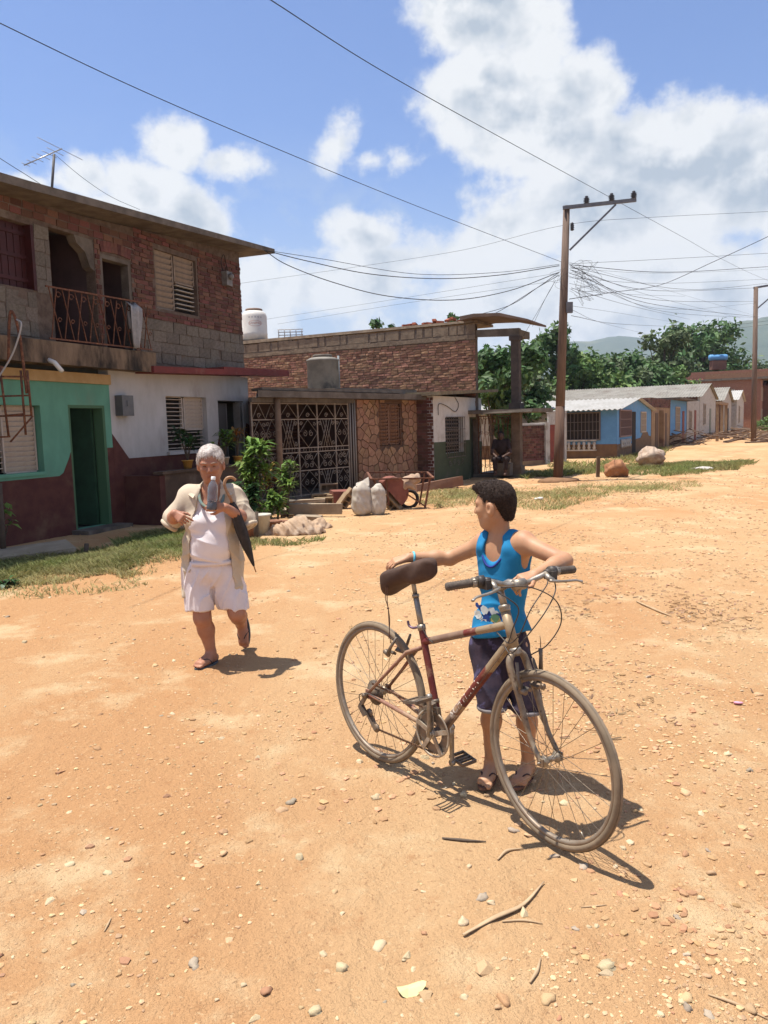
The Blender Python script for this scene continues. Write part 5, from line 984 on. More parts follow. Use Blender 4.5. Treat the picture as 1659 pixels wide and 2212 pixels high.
    # fan of wires up the street
    fan = [((1228, 570), (1430, 560), (1659, 547), 24, .006), ((1230, 572), (1440, 588), (1659, 576), 30, .011), ((1232, 577), (1480, 625), (1659, 612), 40, .008), ((1230, 580), (1440, 590), (1659, 582), 45, .005), ((1232, 583), (1420, 628), (1632, 622), 50, .011), ((1234, 574), (1400, 655), (1632, 684), 50, .012), ((1230, 590), (1420, 648), (1632, 651), 50, .010), ((1236, 585), (1430, 672), (1632, 686), 50, .008), ((1232, 576), (1410, 640), (1600, 687), 50, .006), ((1230, 612), (1330, 634), (1480, 640), 40, .006), ((1234, 622), (1360, 660), (1490, 690), 60, .009), ((1230, 660), (1360, 680), (1480, 700), 70, .006), ((1234, 682), (1340, 700), (1470, 706), 70, .010), ((1232, 668), (1310, 700), (1420, 727), 70, .007), ((1228, 566), (1400, 615), (1659, 690), 60, .005), ((1230, 600), (1430, 612), (1659, 603), 35, .006), ((1228, 596), (1440, 668), (1632, 655), 50, .006)]
    ORD = 'topmost second third fourth fifth sixth seventh eighth ninth tenth eleventh twelfth thirteenth fourteenth fifteenth sixteenth lowest'.split()
    for k, (a, c, f, Y, r__) in enumerate(sorted(fan, key=lambda q: q[1][1])): wire([(a[0], a[1], B), (c[0], c[1], (B*Y)**.5*.95), (f[0], f[1], Y)], r__, 'black wire fanning from the tall pole up the street, %s%s halfway along' % (ORD[k], '' if k in (0, 16) else ' from the top'), 8)
    wire([(1230, 646, B), (1320, 632, B+4), (1428, 615, B+9), (1540, 566, B+6), (1659, 511, B+3), (1800, 440, B)], .013, 'thick cable rising to the right edge from its splice in mid-air')
    wire([(1500, 712, 60), (1659, 693, 52), (1800, 670, 46)], .012, 'low cable passing in front of the hills at the right edge'); wire([(1470, 722, 60), (1659, 701, 52), (1800, 680, 46)], .012, 'lowest cable passing in front of the hills at the right edge')
    rs = random.Random(4)
    for k in range(16):
        x, y = 1226+rs.uniform(0, 20), 568+rs.uniform(0, 60); pts = [(x, y, B-.1)]
        for j in range(4): pts.append((x+rs.uniform(5, 62), y+rs.uniform(-20, 34), B+rs.uniform(-.5, .3)))
        wire(pts, .0045, 'loose curl of wire tangled at the tall pole', 6, 'tangled wire ends')
    for k in range(5):
        x, y = 1222-rs.uniform(0, 20), 575+rs.uniform(0, 40); wire([(x+8, y, B-.1), (x-rs.uniform(5, 20), y+rs.uniform(5, 30), B-.2), (x+4, y+rs.uniform(10, 50), B-.1)], .004, 'loose curl of wire tangled at the tall pole', 6, 'tangled wire ends')
    wire([(-60, 300, 11), (0, 342, 11.2), (60, 380, 11.6), (97, 404, 12.1)], .006, 'short wire dropping onto the left house roof'); wire([(121, 336, 13.4), (180, 385, 13.9), (240, 425, 14.6), (302, 453, 15.4)], .005, 'guy wire from the antenna mast down to the roof')
poles()
# ------------------------------------------------------------------ clutter on the street
def stone_mesh(seed, sq, m, sub=2, rough=.3): mb = MB(); mb.blob((0, 0, 0), 1.0, seed, rough, sub, sq); return mb.mesh('stone', m)
def clutter():
    V = Vector; G = lambda x, y: (lambda p: V((p.x, p.y, gz(p.x, p.y))))(gp(x, y))
    boulder = mat('pale_limestone', (.46, .36, .28), (.36, .26, .19), 5, .95, .7, 12, c3=(.30, .17, .11), s3=2.5, bdist=.03); ob = mat('orange_rock', (.34, .17, .085), (.28, .13, .065), 5, .95, .7, 12, bdist=.03)
    p = G(1402, 1010); m_ = MB(); m_.blob((0, 0, .30), .50, 5, .55, 3, (.95, .8, .72)); o = m_.build('boulder', boulder, None, p); tag(o, 'large pale boulder on the grass verge before the blue house', 'boulder')
    p = G(1331, 1032); m_ = MB(); m_.blob((0, 0, .20), .33, 9, .5, 3, (.95, .75, .85)); o = m_.build('boulder', ob, None, p); tag(o, 'smaller orange-tan rock beside the short wooden post', 'boulder')
    p = G(1291, 1032); m_ = MB(); m_.bar((0, 0, -.05), (.02, 0, .58), .10, .09); o = m_.build('marker_post', mat('grey_post_wood', (.13, .085, .055), None, rough=.9), None, p); tag(o, 'short wooden post standing on the verge right of the pole', 'post')
    # white sacks
    sackm = mat('woven_white_sack', (.46, .41, .35), (.39, .34, .28), 9, .8, .5, 60, c3=(.40, .30, .20), s3=3, bdist=.01)
    for (x, y, w, h, sd, lb, top) in ((783, 1112, .20, .58, 1, 'fuller white woven sack of the pair, its torn top flap up', True), (817, 1110, .175, .54, 2, 'slimmer white woven sack leaning on its neighbour', False)):
        p = G(x, y); r_ = thing('sack', lb, 'sack', p, sd*.5, 'white sacks by the wheelbarrow'); F = Field((-.4, -.35, -.03), (.4, .35, .95), .016); F.cone((-w*.35, 0, .12), (-w*.30, 0, h*.78), w*.62, w*.60, .05); F.cone((w*.35, 0, .12), (w*.32, 0, h*.76), w*.62, w*.58, .05); F.ell((0, 0, h*.4), (w*1.02, w*.72, h*.42), None, .06); F.cone((0, 0, h*.8), (.02, 0, h*.98), w*.55, w*.35, .08); F.half((0, 0, 0), (0, 0, -1)); F.wrinkle(.010, sd, (26, 26, 20)); F.wrinkle(.007, sd+5, (70, 70, 40)); new_obj('sack_body', F.mesh('sack_body', sackm), r_)
        if top: m_ = MB(); vs = [(-.14, -.05, h*.95), (.12, -.08, h*.95), (.20, .05, h*1.06), (.16, .02, h*1.22), (.03, .03, h*1.10), (-.10, .02, h*1.05)]; m_.add(vs, [(0, 1, 2, 3, 4, 5)]); o = m_.build('torn_flap', sackm, r_); s_ = o.modifiers.new('solid', 'SOLIDIFY'); s_.thickness = .015
    # wheelbarrow tipped on end with red drum-like tray and frame
    p = G(880, 1097); wb = thing('wheelbarrow', 'old wheelbarrow with rusty red tray and iron legs, a cloth thrown in', 'wheelbarrow', p, R(8)); rm = mat('rusty_red_tray', (.23, .085, .06), (.17, .06, .045), 5, .8, .3, 30, c3=(.28, .15, .10), s3=3)
    m_ = MB(); n_ = 18; vs = []; fs = []
    for i in range(n_+1):
        a = R(200)*i/n_-R(60); vs += [(-.34+math.cos(a)*.30+.03, -.26, .34+math.sin(a)*.30), (-.34+math.cos(a)*.30+.03, .26, .34+math.sin(a)*.30)]
    for i in range(n_): fs.append((2*i, 2*i+1, 2*i+3, 2*i+2))
    m_.add(vs, fs, True); o = m_.build('tray', rm, wb); s_ = o.modifiers.new('solid', 'SOLIDIFY'); s_.thickness = .012
    for y in (-.27, .27): m_ = MB(); pts = [(math.cos(R(200)*i/12-R(60))*.30-.31, y, .34+math.sin(R(200)*i/12-R(60))*.30) for i in range(13)]; m_.add(pts, [tuple(range(13))]); o = m_.build('tray_side', rm, wb); s_ = o.modifiers.new('solid', 'SOLIDIFY'); s_.thickness = .012
    for a, b in (((-.75, -.32, .62), (.48, -.30, .60)), ((-.75, .32, .72), (.48, .30, .68)), ((-.75, -.32, .62), (-.75, .32, .72)), ((.48, -.30, .60), (.48, .30, .68)), ((.42, -.28, .60), (.30, -.30, .02)), ((.42, .28, .66), (.30, .28, .02)), ((-.70, -.30, .62), (-.52, -.26, .05)), ((.30, -.30, .05), (-.05, -.28, .30)), ((-.45, -.29, .62), (-.42, -.29, .1))): m_ = MB(); m_.bar(a, b, .045, .03); m_.build('frame_bar', RUST, wb)
    m_ = MB(); m_.tube([(.05+math.cos(2*math.pi*i/24)*.17, .05, .17+math.sin(2*math.pi*i/24)*.17) for i in range(24)], .035, 8, closed=True); m_.build('wheel', mat('black_tyre', (.035, .03, .028), None, rough=.9), wb)
    F = Field((-.3, -.45, .35), (.45, .3, .85), .02); F.ell((.05, -.18, .56), (.20, .12, .10), None, .05); F.ell((.0, -.22, .46), (.14, .10, .09), None, .05); F.ell((.14, -.12, .60), (.12, .1, .08), None, .05); F.wrinkle(.02, 4, (30, 30, 30)); o = new_obj('rag', F.mesh('rag', mat('beige_rag', (.38, .27, .19), (.30, .20, .14), 8, .95, .4, 40)), None, p); o.rotation_euler = (0, 0, R(8)); tag(o, 'crumpled beige rag lying in the wheelbarrow', 'cloth')
    # hollow concrete blocks and slabs
    blk = mat('tan_hollow_block', (.30, .215, .13), (.24, .165, .10), 6, .95, .5, 40, objrand=.1)
    def hollow():
        m_ = MB(); wall_holes(m_, -.2, .2, -.095, .095, -.075, .075, [(-.165, -.065, -.06, .06), (-.045, .055, -.06, .06), (.075, .165, -.06, .06)]); m_.box(-.19, .19, .05, .074, -.085, .085); return m_.mesh('hollow_block', blk)
    hb = hollow()
    for x, y, rx, ry, rz, dz, lb in ((742, 1098, 20, -52, 12, .12, 'tan hollow block leaning up against the left side of the sacks'), (752, 1090, 15, -50, 14, .15, 'tan hollow block second in the row leaning beside the sacks'), (846, 1100, 20, 50, -8, .12, 'tan hollow block leaning between the sacks and wheelbarrow'), (700, 1094, 0, 0, 8, .10, 'tan hollow block lying flat at the front of the block pile'), (727, 1088, 0, 0, -6, .10, 'tan hollow block lying at the back of the block pile'), (693, 1086, 0, 0, 10, .10, 'leftmost tan hollow block of the pile'), (712, 1082, 0, 0, 4, .29, 'tan hollow block on top of the block pile')):
        p = G(x, y); o = new_obj('hollow_block', hb, None, p+V((0, 0, dz))); o.rotation_euler = (R(rx), R(ry), R(rz)); tag(o, lb, 'block', 'hollow concrete blocks')
    sl = mat('grey_slab', (.30, .235, .17), (.24, .18, .125), 5, .95, .4, 30)
    for x, y, L_, w, h, rz, rx, dz, lb in ((680, 1116, 1.05, .10, .20, -12, 8, .14, 'long grey concrete beam lying in front of the block pile'), (645, 1112, .7, .3, .07, 10, 8, .10, 'flat broken slab behind the beige tarpaulin'), (668, 1125, .5, .12, .1, -20, 15, .06, 'short broken slab next to the long beam'), (655, 1098, .9, .12, .06, 4, 0, .16, 'thin plank resting on the rubble')):
        m_ = MB(); m_.box(-L_/2, L_/2, -w/2, w/2, -h/2, h/2, jit=.015); o = m_.build('concrete_slab', sl, None, G(x, y)+V((0, 0, dz))); o.rotation_euler = (R(rx), 0, R(rz)); tag(o, lb, 'slab')
    m_ = MB(); m_.box(-.8, .8, -.12, .12, 0, .22, jit=.03); o = m_.build('kerb_block', mat('brown_kerb', (.22, .12, .075), (.17, .09, .06), 4, .95, .4, 30), None, G(946, 1058)); o.rotation_euler = (0, R(-4), R(38)); tag(o, 'long brown concrete kerb lying before the green-dado house', 'kerb')
    m_ = MB(); m_.box(-.55, .5, -.28, .28, 0, .26, jit=.04); o = m_.build('rubble_block', rm, None, G(772, 1085)); o.rotation_euler = (0, 0, R(12)); tag(o, 'reddish rubble block behind the white sacks', 'block')
    # tarpaulin heaps
    tarp = mat('beige_tarpaulin', (.40, .28, .185), (.33, .22, .14), 6, .9, .5, 30, c3=(.46, .36, .27), s3=2.5, bdist=.015)
    for x, y, a, b_, h, sd, lb in ((632, 1152, .52, .24, .27, 3, 'crumpled beige tarpaulin heap on the ground by the pots'), (682, 1140, .30, .14, .12, 6, 'smaller beige sheet lying beside the tarpaulin heap')):
        p = G(x, y); F = Field((-a-.1, -b_-.1, -.03), (a+.1, b_+.1, h+.15), .014); F.ell((0, 0, .0), (a, b_, h*.7), None, .05); F.ell((a*.15, 0, h*.35), (a*.45, b_*.7, h*.62), None, .06); F.cone((-a*.7, 0, .02), (a*.3, .02, h*.8), .05, .07, .06); F.half((0, 0, 0), (0, 0, -1)); F.wrinkle(.020, sd, (36, 30, 20)); F.wrinkle(.010, sd+1, (80, 70, 40)); o = new_obj('tarpaulin', F.mesh('tarpaulin', tarp), None, p); o.rotation_euler = (0, 0, .15); tag(o, lb, 'tarpaulin')
    # pots, bucket, stakes
    clay = mat('clay_pot', (.24, .12, .075), (.19, .09, .06), 8, .9)
    for x, y, r0, r1, h, m, nm, lb in ((566, 1156, .11, .145, .32, mat('dirty_white_bucket', (.50, .47, .40), (.42, .38, .31), 7, .6), 'bucket', 'dirty white plastic bucket at the foot of the plants'), (592, 1150, .09, .12, .20, clay, 'flower_pot', 'clay pot just right of the white bucket'), (607, 1146, .08, .10, .17, clay, 'flower_pot', 'smallest clay pot in the row by the tarpaulin'), (536, 1160, .11, .14, .24, clay, 'flower_pot', 'clay pot left of the white bucket behind the umbrella'), (620, 1106, .13, .17, .24, CONC, 'flower_pot', 'grey cement pot behind the broken slabs')):
        m_ = MB(); m_.lathe([(r0, 0), (r1, h), (r1+.012, h), (r1+.012, h-.03), (r1-.015, h-.02), (r1-.02, h-.05)], None, 20); o = m_.build(nm, m, None, G(x, y)); tag(o, lb, nm.replace('flower_', ''))
    for x, y, h, lb in ((553, 1165, .42, 'dark wooden stake beside the white bucket'), (8, 1200, 1.0, 'brown wooden stake at the left edge of the verge'), (185, 1198, .16, 'short stump in the grass before the green door')):
        m_ = MB(); m_.tube([(0, 0, -.05), (.02, .01, h)], [.04, .032], 8); o = m_.build('stake', BARK, None, G(x, y)); tag(o, lb, 'stake')
    m_ = MB(); m_.box(-.75, .75, -.35, .35, 0, .09, jit=.03); o = m_.build('paving_slab', mat('pale_slab', (.33, .27, .20), (.26, .21, .15), 4, .95, .4, 25), None, G(30, 1205)); o.rotation_euler = (0, R(-3), R(30)); tag(o, 'pale broken slab on the grass at the left edge', 'slab')
    m_ = MB(); m_.blob((0, 0, .02), .07, 4, .5, 2, (1.6, .8, .6)); o = m_.build('plastic_bag', mat('white_plastic_bag', (.60, .56, .52), None, rough=.5), None, G(1165, 1080)); tag(o, 'small white plastic scrap on the dry grass', 'litter')
    m_ = MB(); m_.blob((0, 0, .04), .22, 7, .5, 2, (1.9, .7, .3)); o = m_.build('plastic_sheet', mat('white_sheet', (.55, .50, .46), None, rough=.6), None, G(1517, 1016)); tag(o, 'pale crumpled sheet lying on the road edge at right', 'litter')
    m_ = MB(); m_.blob((0, 0, .010), .020, 2, .5, 2, (1.2, .7, .4)); o = m_.build('pink_wrapper', mat('pink_paper', (.62, .28, .36), None, rough=.6), None, G(1595, 1520)); tag(o, 'small pink wrapper on the dirt at right', 'litter')
    # brush pile
    rs = random.Random(11); bp = thing('brush_pile', 'heap of cut dry branches at the roadside in front of the far houses', 'brush', G(1600, 950)); b0 = G(1600, 950); wd = [mat('dry_branch', (.25, .175, .12), (.19, .13, .09), 9, .9), mat('dark_branch', (.13, .085, .06), None, rough=.9)]
    for k in range(110):
        x, y = rs.uniform(1515, 1690), rs.uniform(932, 956); p = gp(x, y)-b0; p.z = rs.uniform(0, .7)*(1-abs(x-1600)/110)+gz(p.x+b0.x, p.y+b0.y)-b0.z; a = rs.uniform(-.5, .5)+R(20); L_ = rs.uniform(1.0, 3.6); dv = V((math.cos(a), math.sin(a)*.6, rs.uniform(-.12, .25))); m_ = MB(); m_.tube([p-dv*L_/2, p+V((0, 0, rs.uniform(-.1, .2))), p+dv*L_/2], [.05, .04, .015], 5); m_.build('branch', wd[k % 2], bp)
    bp2 = thing('brush_pile', 'small heap of dry sticks by the tan row house corner', 'brush', G(1480, 962)); b0 = G(1480, 962)
    for k in range(34): p = V((rs.uniform(-1.4, 1.6), rs.uniform(-.6, .6), rs.uniform(.05, .8))); a = rs.uniform(-1, 1); L_ = rs.uniform(.7, 1.8); dv = V((math.cos(a), math.sin(a), rs.uniform(-.5, .5))); m_ = MB(); m_.tube([p-dv*L_/2, p+dv*L_/2], [.035, .015], 5); m_.build('branch', wd[(k+1) % 2], bp2)
    return G
G_ = clutter()
def plants():
    V = Vector; gm = [mat('croton_leaves', (.11, .20, .035), (.16, .24, .05), 3, .5, island=.3, transl=.3), mat('dark_pot_leaves', (.04, .095, .028), (.03, .07, .022), 3, .5, island=.35, transl=.25), mat('orange_croton', (.30, .13, .03), (.20, .16, .03), 3, .5, island=.35, transl=.25)]
    def plant(name, label, base, h, spread, n, leaf, kind, seed, stems=4, blade=False, tuft=.35):
        rs = np.random.RandomState(seed); root = thing(name, label, 'plant', base, 0, 'potted plants in front of the porch'); tips = []
        for i in range(stems):
            a = rs.rand()*6.28; t = V((math.cos(a)*spread*rs.uniform(.1, .75), math.sin(a)*spread*rs.uniform(.1, .75), h*rs.uniform(.55, 1.0))); tips.append(t); m_ = MB(); m_.tube(bez([(0, 0, 0), t*.5+V((0, 0, h*.1)), t], 4), [.014-.001*k for k in range(9)], 5); m_.build('stem', BARK, root)
        V_ = []; F_ = []
        for i in range(n):
            t = tips[i % stems]; f = rs.rand()**.5; p = t*(1-tuft+tuft*f); a = rs.rand()*6.28; el = rs.uniform(-.2, .95) if blade else rs.uniform(-.5, .7); L_ = leaf*rs.uniform(.6, 1.25); d = V((math.cos(a)*math.cos(el), math.sin(a)*math.cos(el), math.sin(el))); s_ = d.cross(V((0, 0, 1))).normalized()*(L_*(.13 if blade else .28)); q1 = p+d*L_*.5+V((0, 0, L_*.06)); q2 = p+d*L_-V((0, 0, L_*.22)); k = len(V_)
            V_ += [p, q1-s_, q1+V((0, 0, -.15*L_*.2)), q1+s_, q2]; F_ += [(k, k+1, k+2), (k, k+2, k+3), (k+1, k+4, k+2), (k+2, k+4, k+3)]
        m_ = np_mesh('foliage', V_, F_, gm[kind], True); tag(new_obj('foliage', m_, root), kind='stuff'); return root
    G = G_
    def on(px, py, base_py, Y=None): return G(px, base_py)
    plant('potted_plant', 'tall bright croton with upright leaf rosettes beside the porch post', G(562, 1128), 1.62, .34, 300, .30, 0, 1, 7, True, .35); plant('potted_plant', 'leafy green shrub spilling right of the porch post', G(622, 1118), 1.15, .34, 240, .20, 0, 2, 6, True, .45); plant('potted_plant', 'pale green bushy plant in the middle of the pot group', G(545, 1122), 1.15, .36, 380, .15, 0, 21, 8, False, .6); plant('potted_plant', 'spiky light green plant low at the front of the pot group', G(600, 1132), .55, .30, 160, .20, 0, 22, 6, True, .6)
    plant('potted_plant', 'dark leafy bush low behind the umbrella', G(530, 1140), .95, .42, 420, .15, 1, 3, 7, False, .6); plant('potted_plant', 'small-leaved green bush at the foot of the croton', G(575, 1135), .62, .38, 300, .12, 0, 4, 7, False, .7); plant('potted_plant', 'orange-tinged croton between the green bushes', G(585, 1118), 1.02, .2, 90, .20, 2, 5, 4, True, .4)
    # on the terrace wall
    for (s_, lb, h, kd, n, sp, lf, sd, bl) in ((3.75, 'dark drooping fern-like plant on the terrace wall by the louvred window', .60, 1, 90, .35, .24, 6, True), (5.0, 'green leafy plant on the terrace wall right of the head of the woman', .55, 0, 120, .25, .20, 7, True), (5.5, 'orange-tipped croton at the end of the terrace wall', .70, 2, 80, .18, .20, 8, True), (4.55, 'small round-leaved plant on the terrace wall left of the head of the woman', .32, 0, 60, .16, .14, 9, False)):
        p = lh(s_, -.71, .953); m_ = MB(); m_.lathe([(.07, 0), (.10, .16), (.11, .16), (.11, .14)], None, 14); o = m_.build('flower_pot', mat('terrace_pot_%d' % sd, (.35, .30, .24) if sd % 2 else (.40, .22, .05), None, rough=.8), None, p); tag(o, lb.replace('plant', 'plant pot').replace('croton', 'croton pot') if 'pot' not in lb else lb, 'pot'); plant('potted_plant', lb, p+V((0, 0, .14)), h, sp, n, lf, kd, sd, 4, bl, .5)
    plant('weed', 'thin weed growing against the stake at the left edge', G(6, 1192), .9, .25, 22, .14, 0, 12, 3, False, .6)
    plant('weed', 'low leafy weed on the dirt at the left edge below the grass', G(14, 1268), .10, .16, 60, .09, 1, 13, 8, False, .8)
plants()
tree('roadside_bush', 'bright green bush behind the brush pile at the right edge', (lambda p: Vector((p.x, p.y, gz(p.x, p.y)-.1)))(gp(1668, 936)), 1.9, 1.6, 1, 1600, .10, 77, 8, .1)
def stones():
    V = Vector; rs = random.Random(21); nr = np.random.RandomState(21)
    ms = [mat('cream_stone', (.58, .46, .29), (.50, .38, .23), 30, .9, .4, 60, objrand=.15), mat('tan_stone', (.50, .34, .19), (.44, .28, .15), 30, .9, .4, 60, objrand=.18), mat('grey_stone', (.38, .31, .23), (.33, .26, .19), 30, .9, .4, 60, objrand=.2), mat('red_brown_stone', (.40, .22, .12), (.34, .18, .095), 30, .9, .4, 60, objrand=.2)]
    pool = [[stone_mesh(i*7+k, (1, rs.uniform(.6, .9), rs.uniform(.35, .62)), m, 1 if i % 2 else 2, .7) for i in range(5)] for k, m in enumerate(ms)]
    hand_ = [(1315, 2082, .040, 0), (1200, 1840, .034, 2), (1260, 1865, .030, 2), (1050, 2090, .055, 1), (1180, 2150, .030, 1), (1088, 2160, .028, 3), (16, 1332, .042, 2), (1418, 1610, .03, 3), (1640, 1655, .028, 3), (1340, 1930, .02, 3), (420, 2085, .026, 2), (270, 2072, .030, 3), (575, 2140, .028, 3), (180, 1968, .020, 2), (1120, 1775, .022, 1), (1110, 1790, .026, 2), (1140, 1800, .028, 1), (1440, 1345, .055, 1), (1510, 1298, .05, 3), (1620, 1655, .03, 2), (1000, 1990, .03, 0), (880, 2060, .028, 0), (740, 2090, .03, 0), (480, 1590, .03, 0), (150, 1860, .026, 0), (1480, 1840, .022, 3), (905, 1440, .03, 1), (1150, 1310, .03, 3)]
    spots = [(gp(x, y), r_*.78, k) for x, y, r_, k in hand_]
    while len(spots) < 300:
        y = 2.0+8*rs.random()**1.9; x = rs.gauss(.5, .8)*(.5+.35*y) if rs.random() < .6 else rs.uniform(-.62, .62)*y*1.05
        if not in_view(x, y): continue
        d = rs.random(); k = 0 if d < .60 else 1 if d < .84 else 2 if d < .92 else 3; spots.append((V((x, y, 0)), .006+.018*rs.random()**2.4+.0012*y, k))
    for i, (p, r_, k) in enumerate(spots):
        o = new_obj('stone', pool[k][i % 5], None, (p.x, p.y, gz(p.x, p.y)+r_*.02)); o.scale = (r_, r_, r_); o.rotation_euler = (rs.uniform(-.3, .3), rs.uniform(-.3, .3), rs.uniform(0, 6.28))
        c_ = ('cream', 'tan', 'greyish', 'reddish')[k]; tag(o, 'loose %s stone lying on the dirt road' % c_, 'stone', '%s stones scattered on the dirt road' % c_)
    # gravel too small to count
    n = 34000; y = 1.7+22*nr.rand(n)**2.0; x = np.where(nr.rand(n) < .55, nr.normal(.35, .65, n)*(.5+.35*y), nr.uniform(-.65, .65, n)*y*1.1)
    clus = (fbm2(x, y, 31, 4, 1.1) > .38+.2*nr.rand(n)) & ((x > -.06*y) | (nr.rand(n) < .38)); x, y = x[clus], y[clus]; n = len(x); r_ = (.0026+.0085*nr.rand(n)**3)+.0008*y; z = ground_z(x, y)
    bv, bf = ICO[1]; bv = np.array([tuple(v) for v in bv]); bf = np.array(bf); off = 1+.35*(nr.rand(n, len(bv))-.5); a = nr.rand(n)*6.28; sq = np.stack([np.ones(n), nr.uniform(.55, 1, n), nr.uniform(.35, .7, n)], 1)
    Vv = bv[None]*off[:, :, None]*sq[:, None, :]*r_[:, None, None]; c, s_ = np.cos(a)[:, None], np.sin(a)[:, None]; Vv = np.stack([Vv[..., 0]*c-Vv[..., 1]*s_, Vv[..., 0]*s_+Vv[..., 1]*c, Vv[..., 2]], 2)+np.stack([x, y, z+r_*.1], 1)[:, None, :]
    Fq = (bf[None]+(np.arange(n)*len(bv))[:, None, None]).reshape(-1, 3)
    o = new_obj('gravel', np_mesh('gravel', Vv.reshape(-1, 3), Fq, mat('mixed_gravel', (.50, .36, .205), (.41, .27, .145), 3, .9, island=.28), False)); tag(o, 'fine pale gravel strewn over the dirt road', 'gravel', kind='stuff')
    # clods of the road's own earth, thicker where wheels have broken the crust
    n = 9000; y = 2.2+20*nr.rand(n)**1.7; x = nr.normal(.27, .30, n)*y; c = fbm2(x, y, 61, 4, .8) > .44+.14*nr.rand(n); x, y = x[c], y[c]; n = len(x); r_ = .004+.016*nr.rand(n)**2.6+.0011*y; z = ground_z(x, y); off = 1+.5*(nr.rand(n, len(bv))-.5); a = nr.rand(n)*6.28; sq = np.stack([np.ones(n), nr.uniform(.5, 1, n), nr.uniform(.3, .65, n)], 1)
    Vv = bv[None]*off[:, :, None]*sq[:, None, :]*r_[:, None, None]; c, s_ = np.cos(a)[:, None], np.sin(a)[:, None]; Vv = np.stack([Vv[..., 0]*c-Vv[..., 1]*s_, Vv[..., 0]*s_+Vv[..., 1]*c, Vv[..., 2]], 2)+np.stack([x, y, z+r_*.05], 1)[:, None, :]
    o = new_obj('earth_clods', np_mesh('earth_clods', Vv.reshape(-1, 3), (bf[None]+(np.arange(n)*len(bv))[:, None, None]).reshape(-1, 3), mat('dry_clods', (.44, .275, .15), (.36, .20, .10), 3, .95, island=.25), False)); tag(o, 'crumbled clods of dry orange earth over the road', 'earth', kind='stuff')
    # dry twigs, bark and leaves
    wd = mat('dry_twig', (.42, .30, .18), (.35, .24, .14), 12, .9)
    def twig(pts, r0, lb, cat='twig', m=wd, sq=None):
        P = [gp(*q) for q in pts]; P = [V((q.x, q.y, gz(q.x, q.y)+r0*.8)) for q in P]; m_ = MB(); B_ = bez(P, 5); m_.tube(B_, [r0*(1-.7*abs(2*i/len(B_)-.8)) for i in range(len(B_))], 6, squash=sq); o = m_.build(cat, m); tag(o, lb, cat, 'dry twigs on the dirt road')
    twig([(1000, 2020), (1070, 1985), (1130, 1955), (1175, 1905)], .012, 'longest dry strip of palm bark on the dirt in the foreground', sq=.4); twig([(1085, 1990), (1130, 1985), (1172, 1992)], .005, 'thin side twig of the longest bark strip'); twig([(955, 1805), (1000, 1810), (1050, 1812)], .007, 'dark thin stick on the dirt left of the front wheel', m=BARK); twig([(1075, 1855), (1095, 1835), (1130, 1828)], .007, 'curved pale twig below the front wheel'); twig([(1145, 2120), (1160, 2095), (1168, 2070)], .007, 'short pale twig low in the foreground'); twig([(1530, 2140), (1590, 2160), (1659, 2185)], .005, 'thin straw at the lower right corner'); twig([(1255, 1955), (1310, 1955)], .003, 'straight thin straw in the right foreground'); twig([(1375, 1300), (1420, 1318), (1450, 1330)], .012, 'flat pale splinter right of the boy'); twig([(225, 2010), (240, 1980)], .004, 'tiny twig in the left foreground')
    m_ = MB(); ring = [(math.cos(a)*.045*(1+.25*math.cos(a)), math.sin(a)*.028, .004+.010*math.cos(2*a)) for a in [2*math.pi*i/14 for i in range(14)]]; m_.add(ring+[(0, 0, .006)], [(i, (i+1) % 14, 14) for i in range(14)]); p = gp(882, 2138); o = m_.build('fallen_leaf', mat('yellow_leaf', (.56, .52, .26), (.50, .47, .22), 20, .7), None, (p.x, p.y, gz(p.x, p.y)+.006)); o.rotation_euler = (0, 0, .3); tag(o, 'pale yellow fallen leaf in the foreground', 'leaf')
    n = 2600; y = 3+15*nr.rand(n)**1.6; x = nr.normal(.28, .09, n)*y*1.25; cl = nr.rand(n) < .22; cc_ = gp(1400, 1318); x = np.where(cl, nr.normal(cc_.x, .55, n), x); y = np.where(cl, nr.normal(cc_.y, .35, n), y); a = nr.rand(n)*3.14; L_ = .008+.03*nr.rand(n)**2; keep = fbm2(x, y, 5, 3, .9) > .5; x, y, a, L_ = x[keep], y[keep], a[keep], L_[keep]; n = len(x); z = ground_z(x, y)+.004; dx, dy = np.cos(a)*L_, np.sin(a)*L_; wx, wy = -np.sin(a)*L_*.14, np.cos(a)*L_*.14
    Vv = np.stack([np.stack([x-dx-wx, y-dy-wy, z], 1), np.stack([x+dx-wx, y+dy-wy, z+.004], 1), np.stack([x+dx+wx, y+dy+wy, z+.008], 1), np.stack([x-dx+wx, y-dy+wy, z+.006], 1)], 1).reshape(-1, 3)
    o = new_obj('wood_chips', np_mesh('wood_chips', Vv, np.arange(4*n).reshape(n, 4), mat('chip_wood', (.30, .19, .11), (.20, .12, .07), 9, .9, island=.4), False)); tag(o, 'scattered wood chips and straw over the right side of the road', 'wood chips', kind='stuff')
def in_view(x, y):
    q = Vector((x, y, 0))-Vector((0, 0, CAM_H)); d = q.dot(_f)
    return d > .2 and abs(q.dot(_r)/d*FPX) < 850 and abs(q.dot(_u)/d*FPX) < 1130
stones()
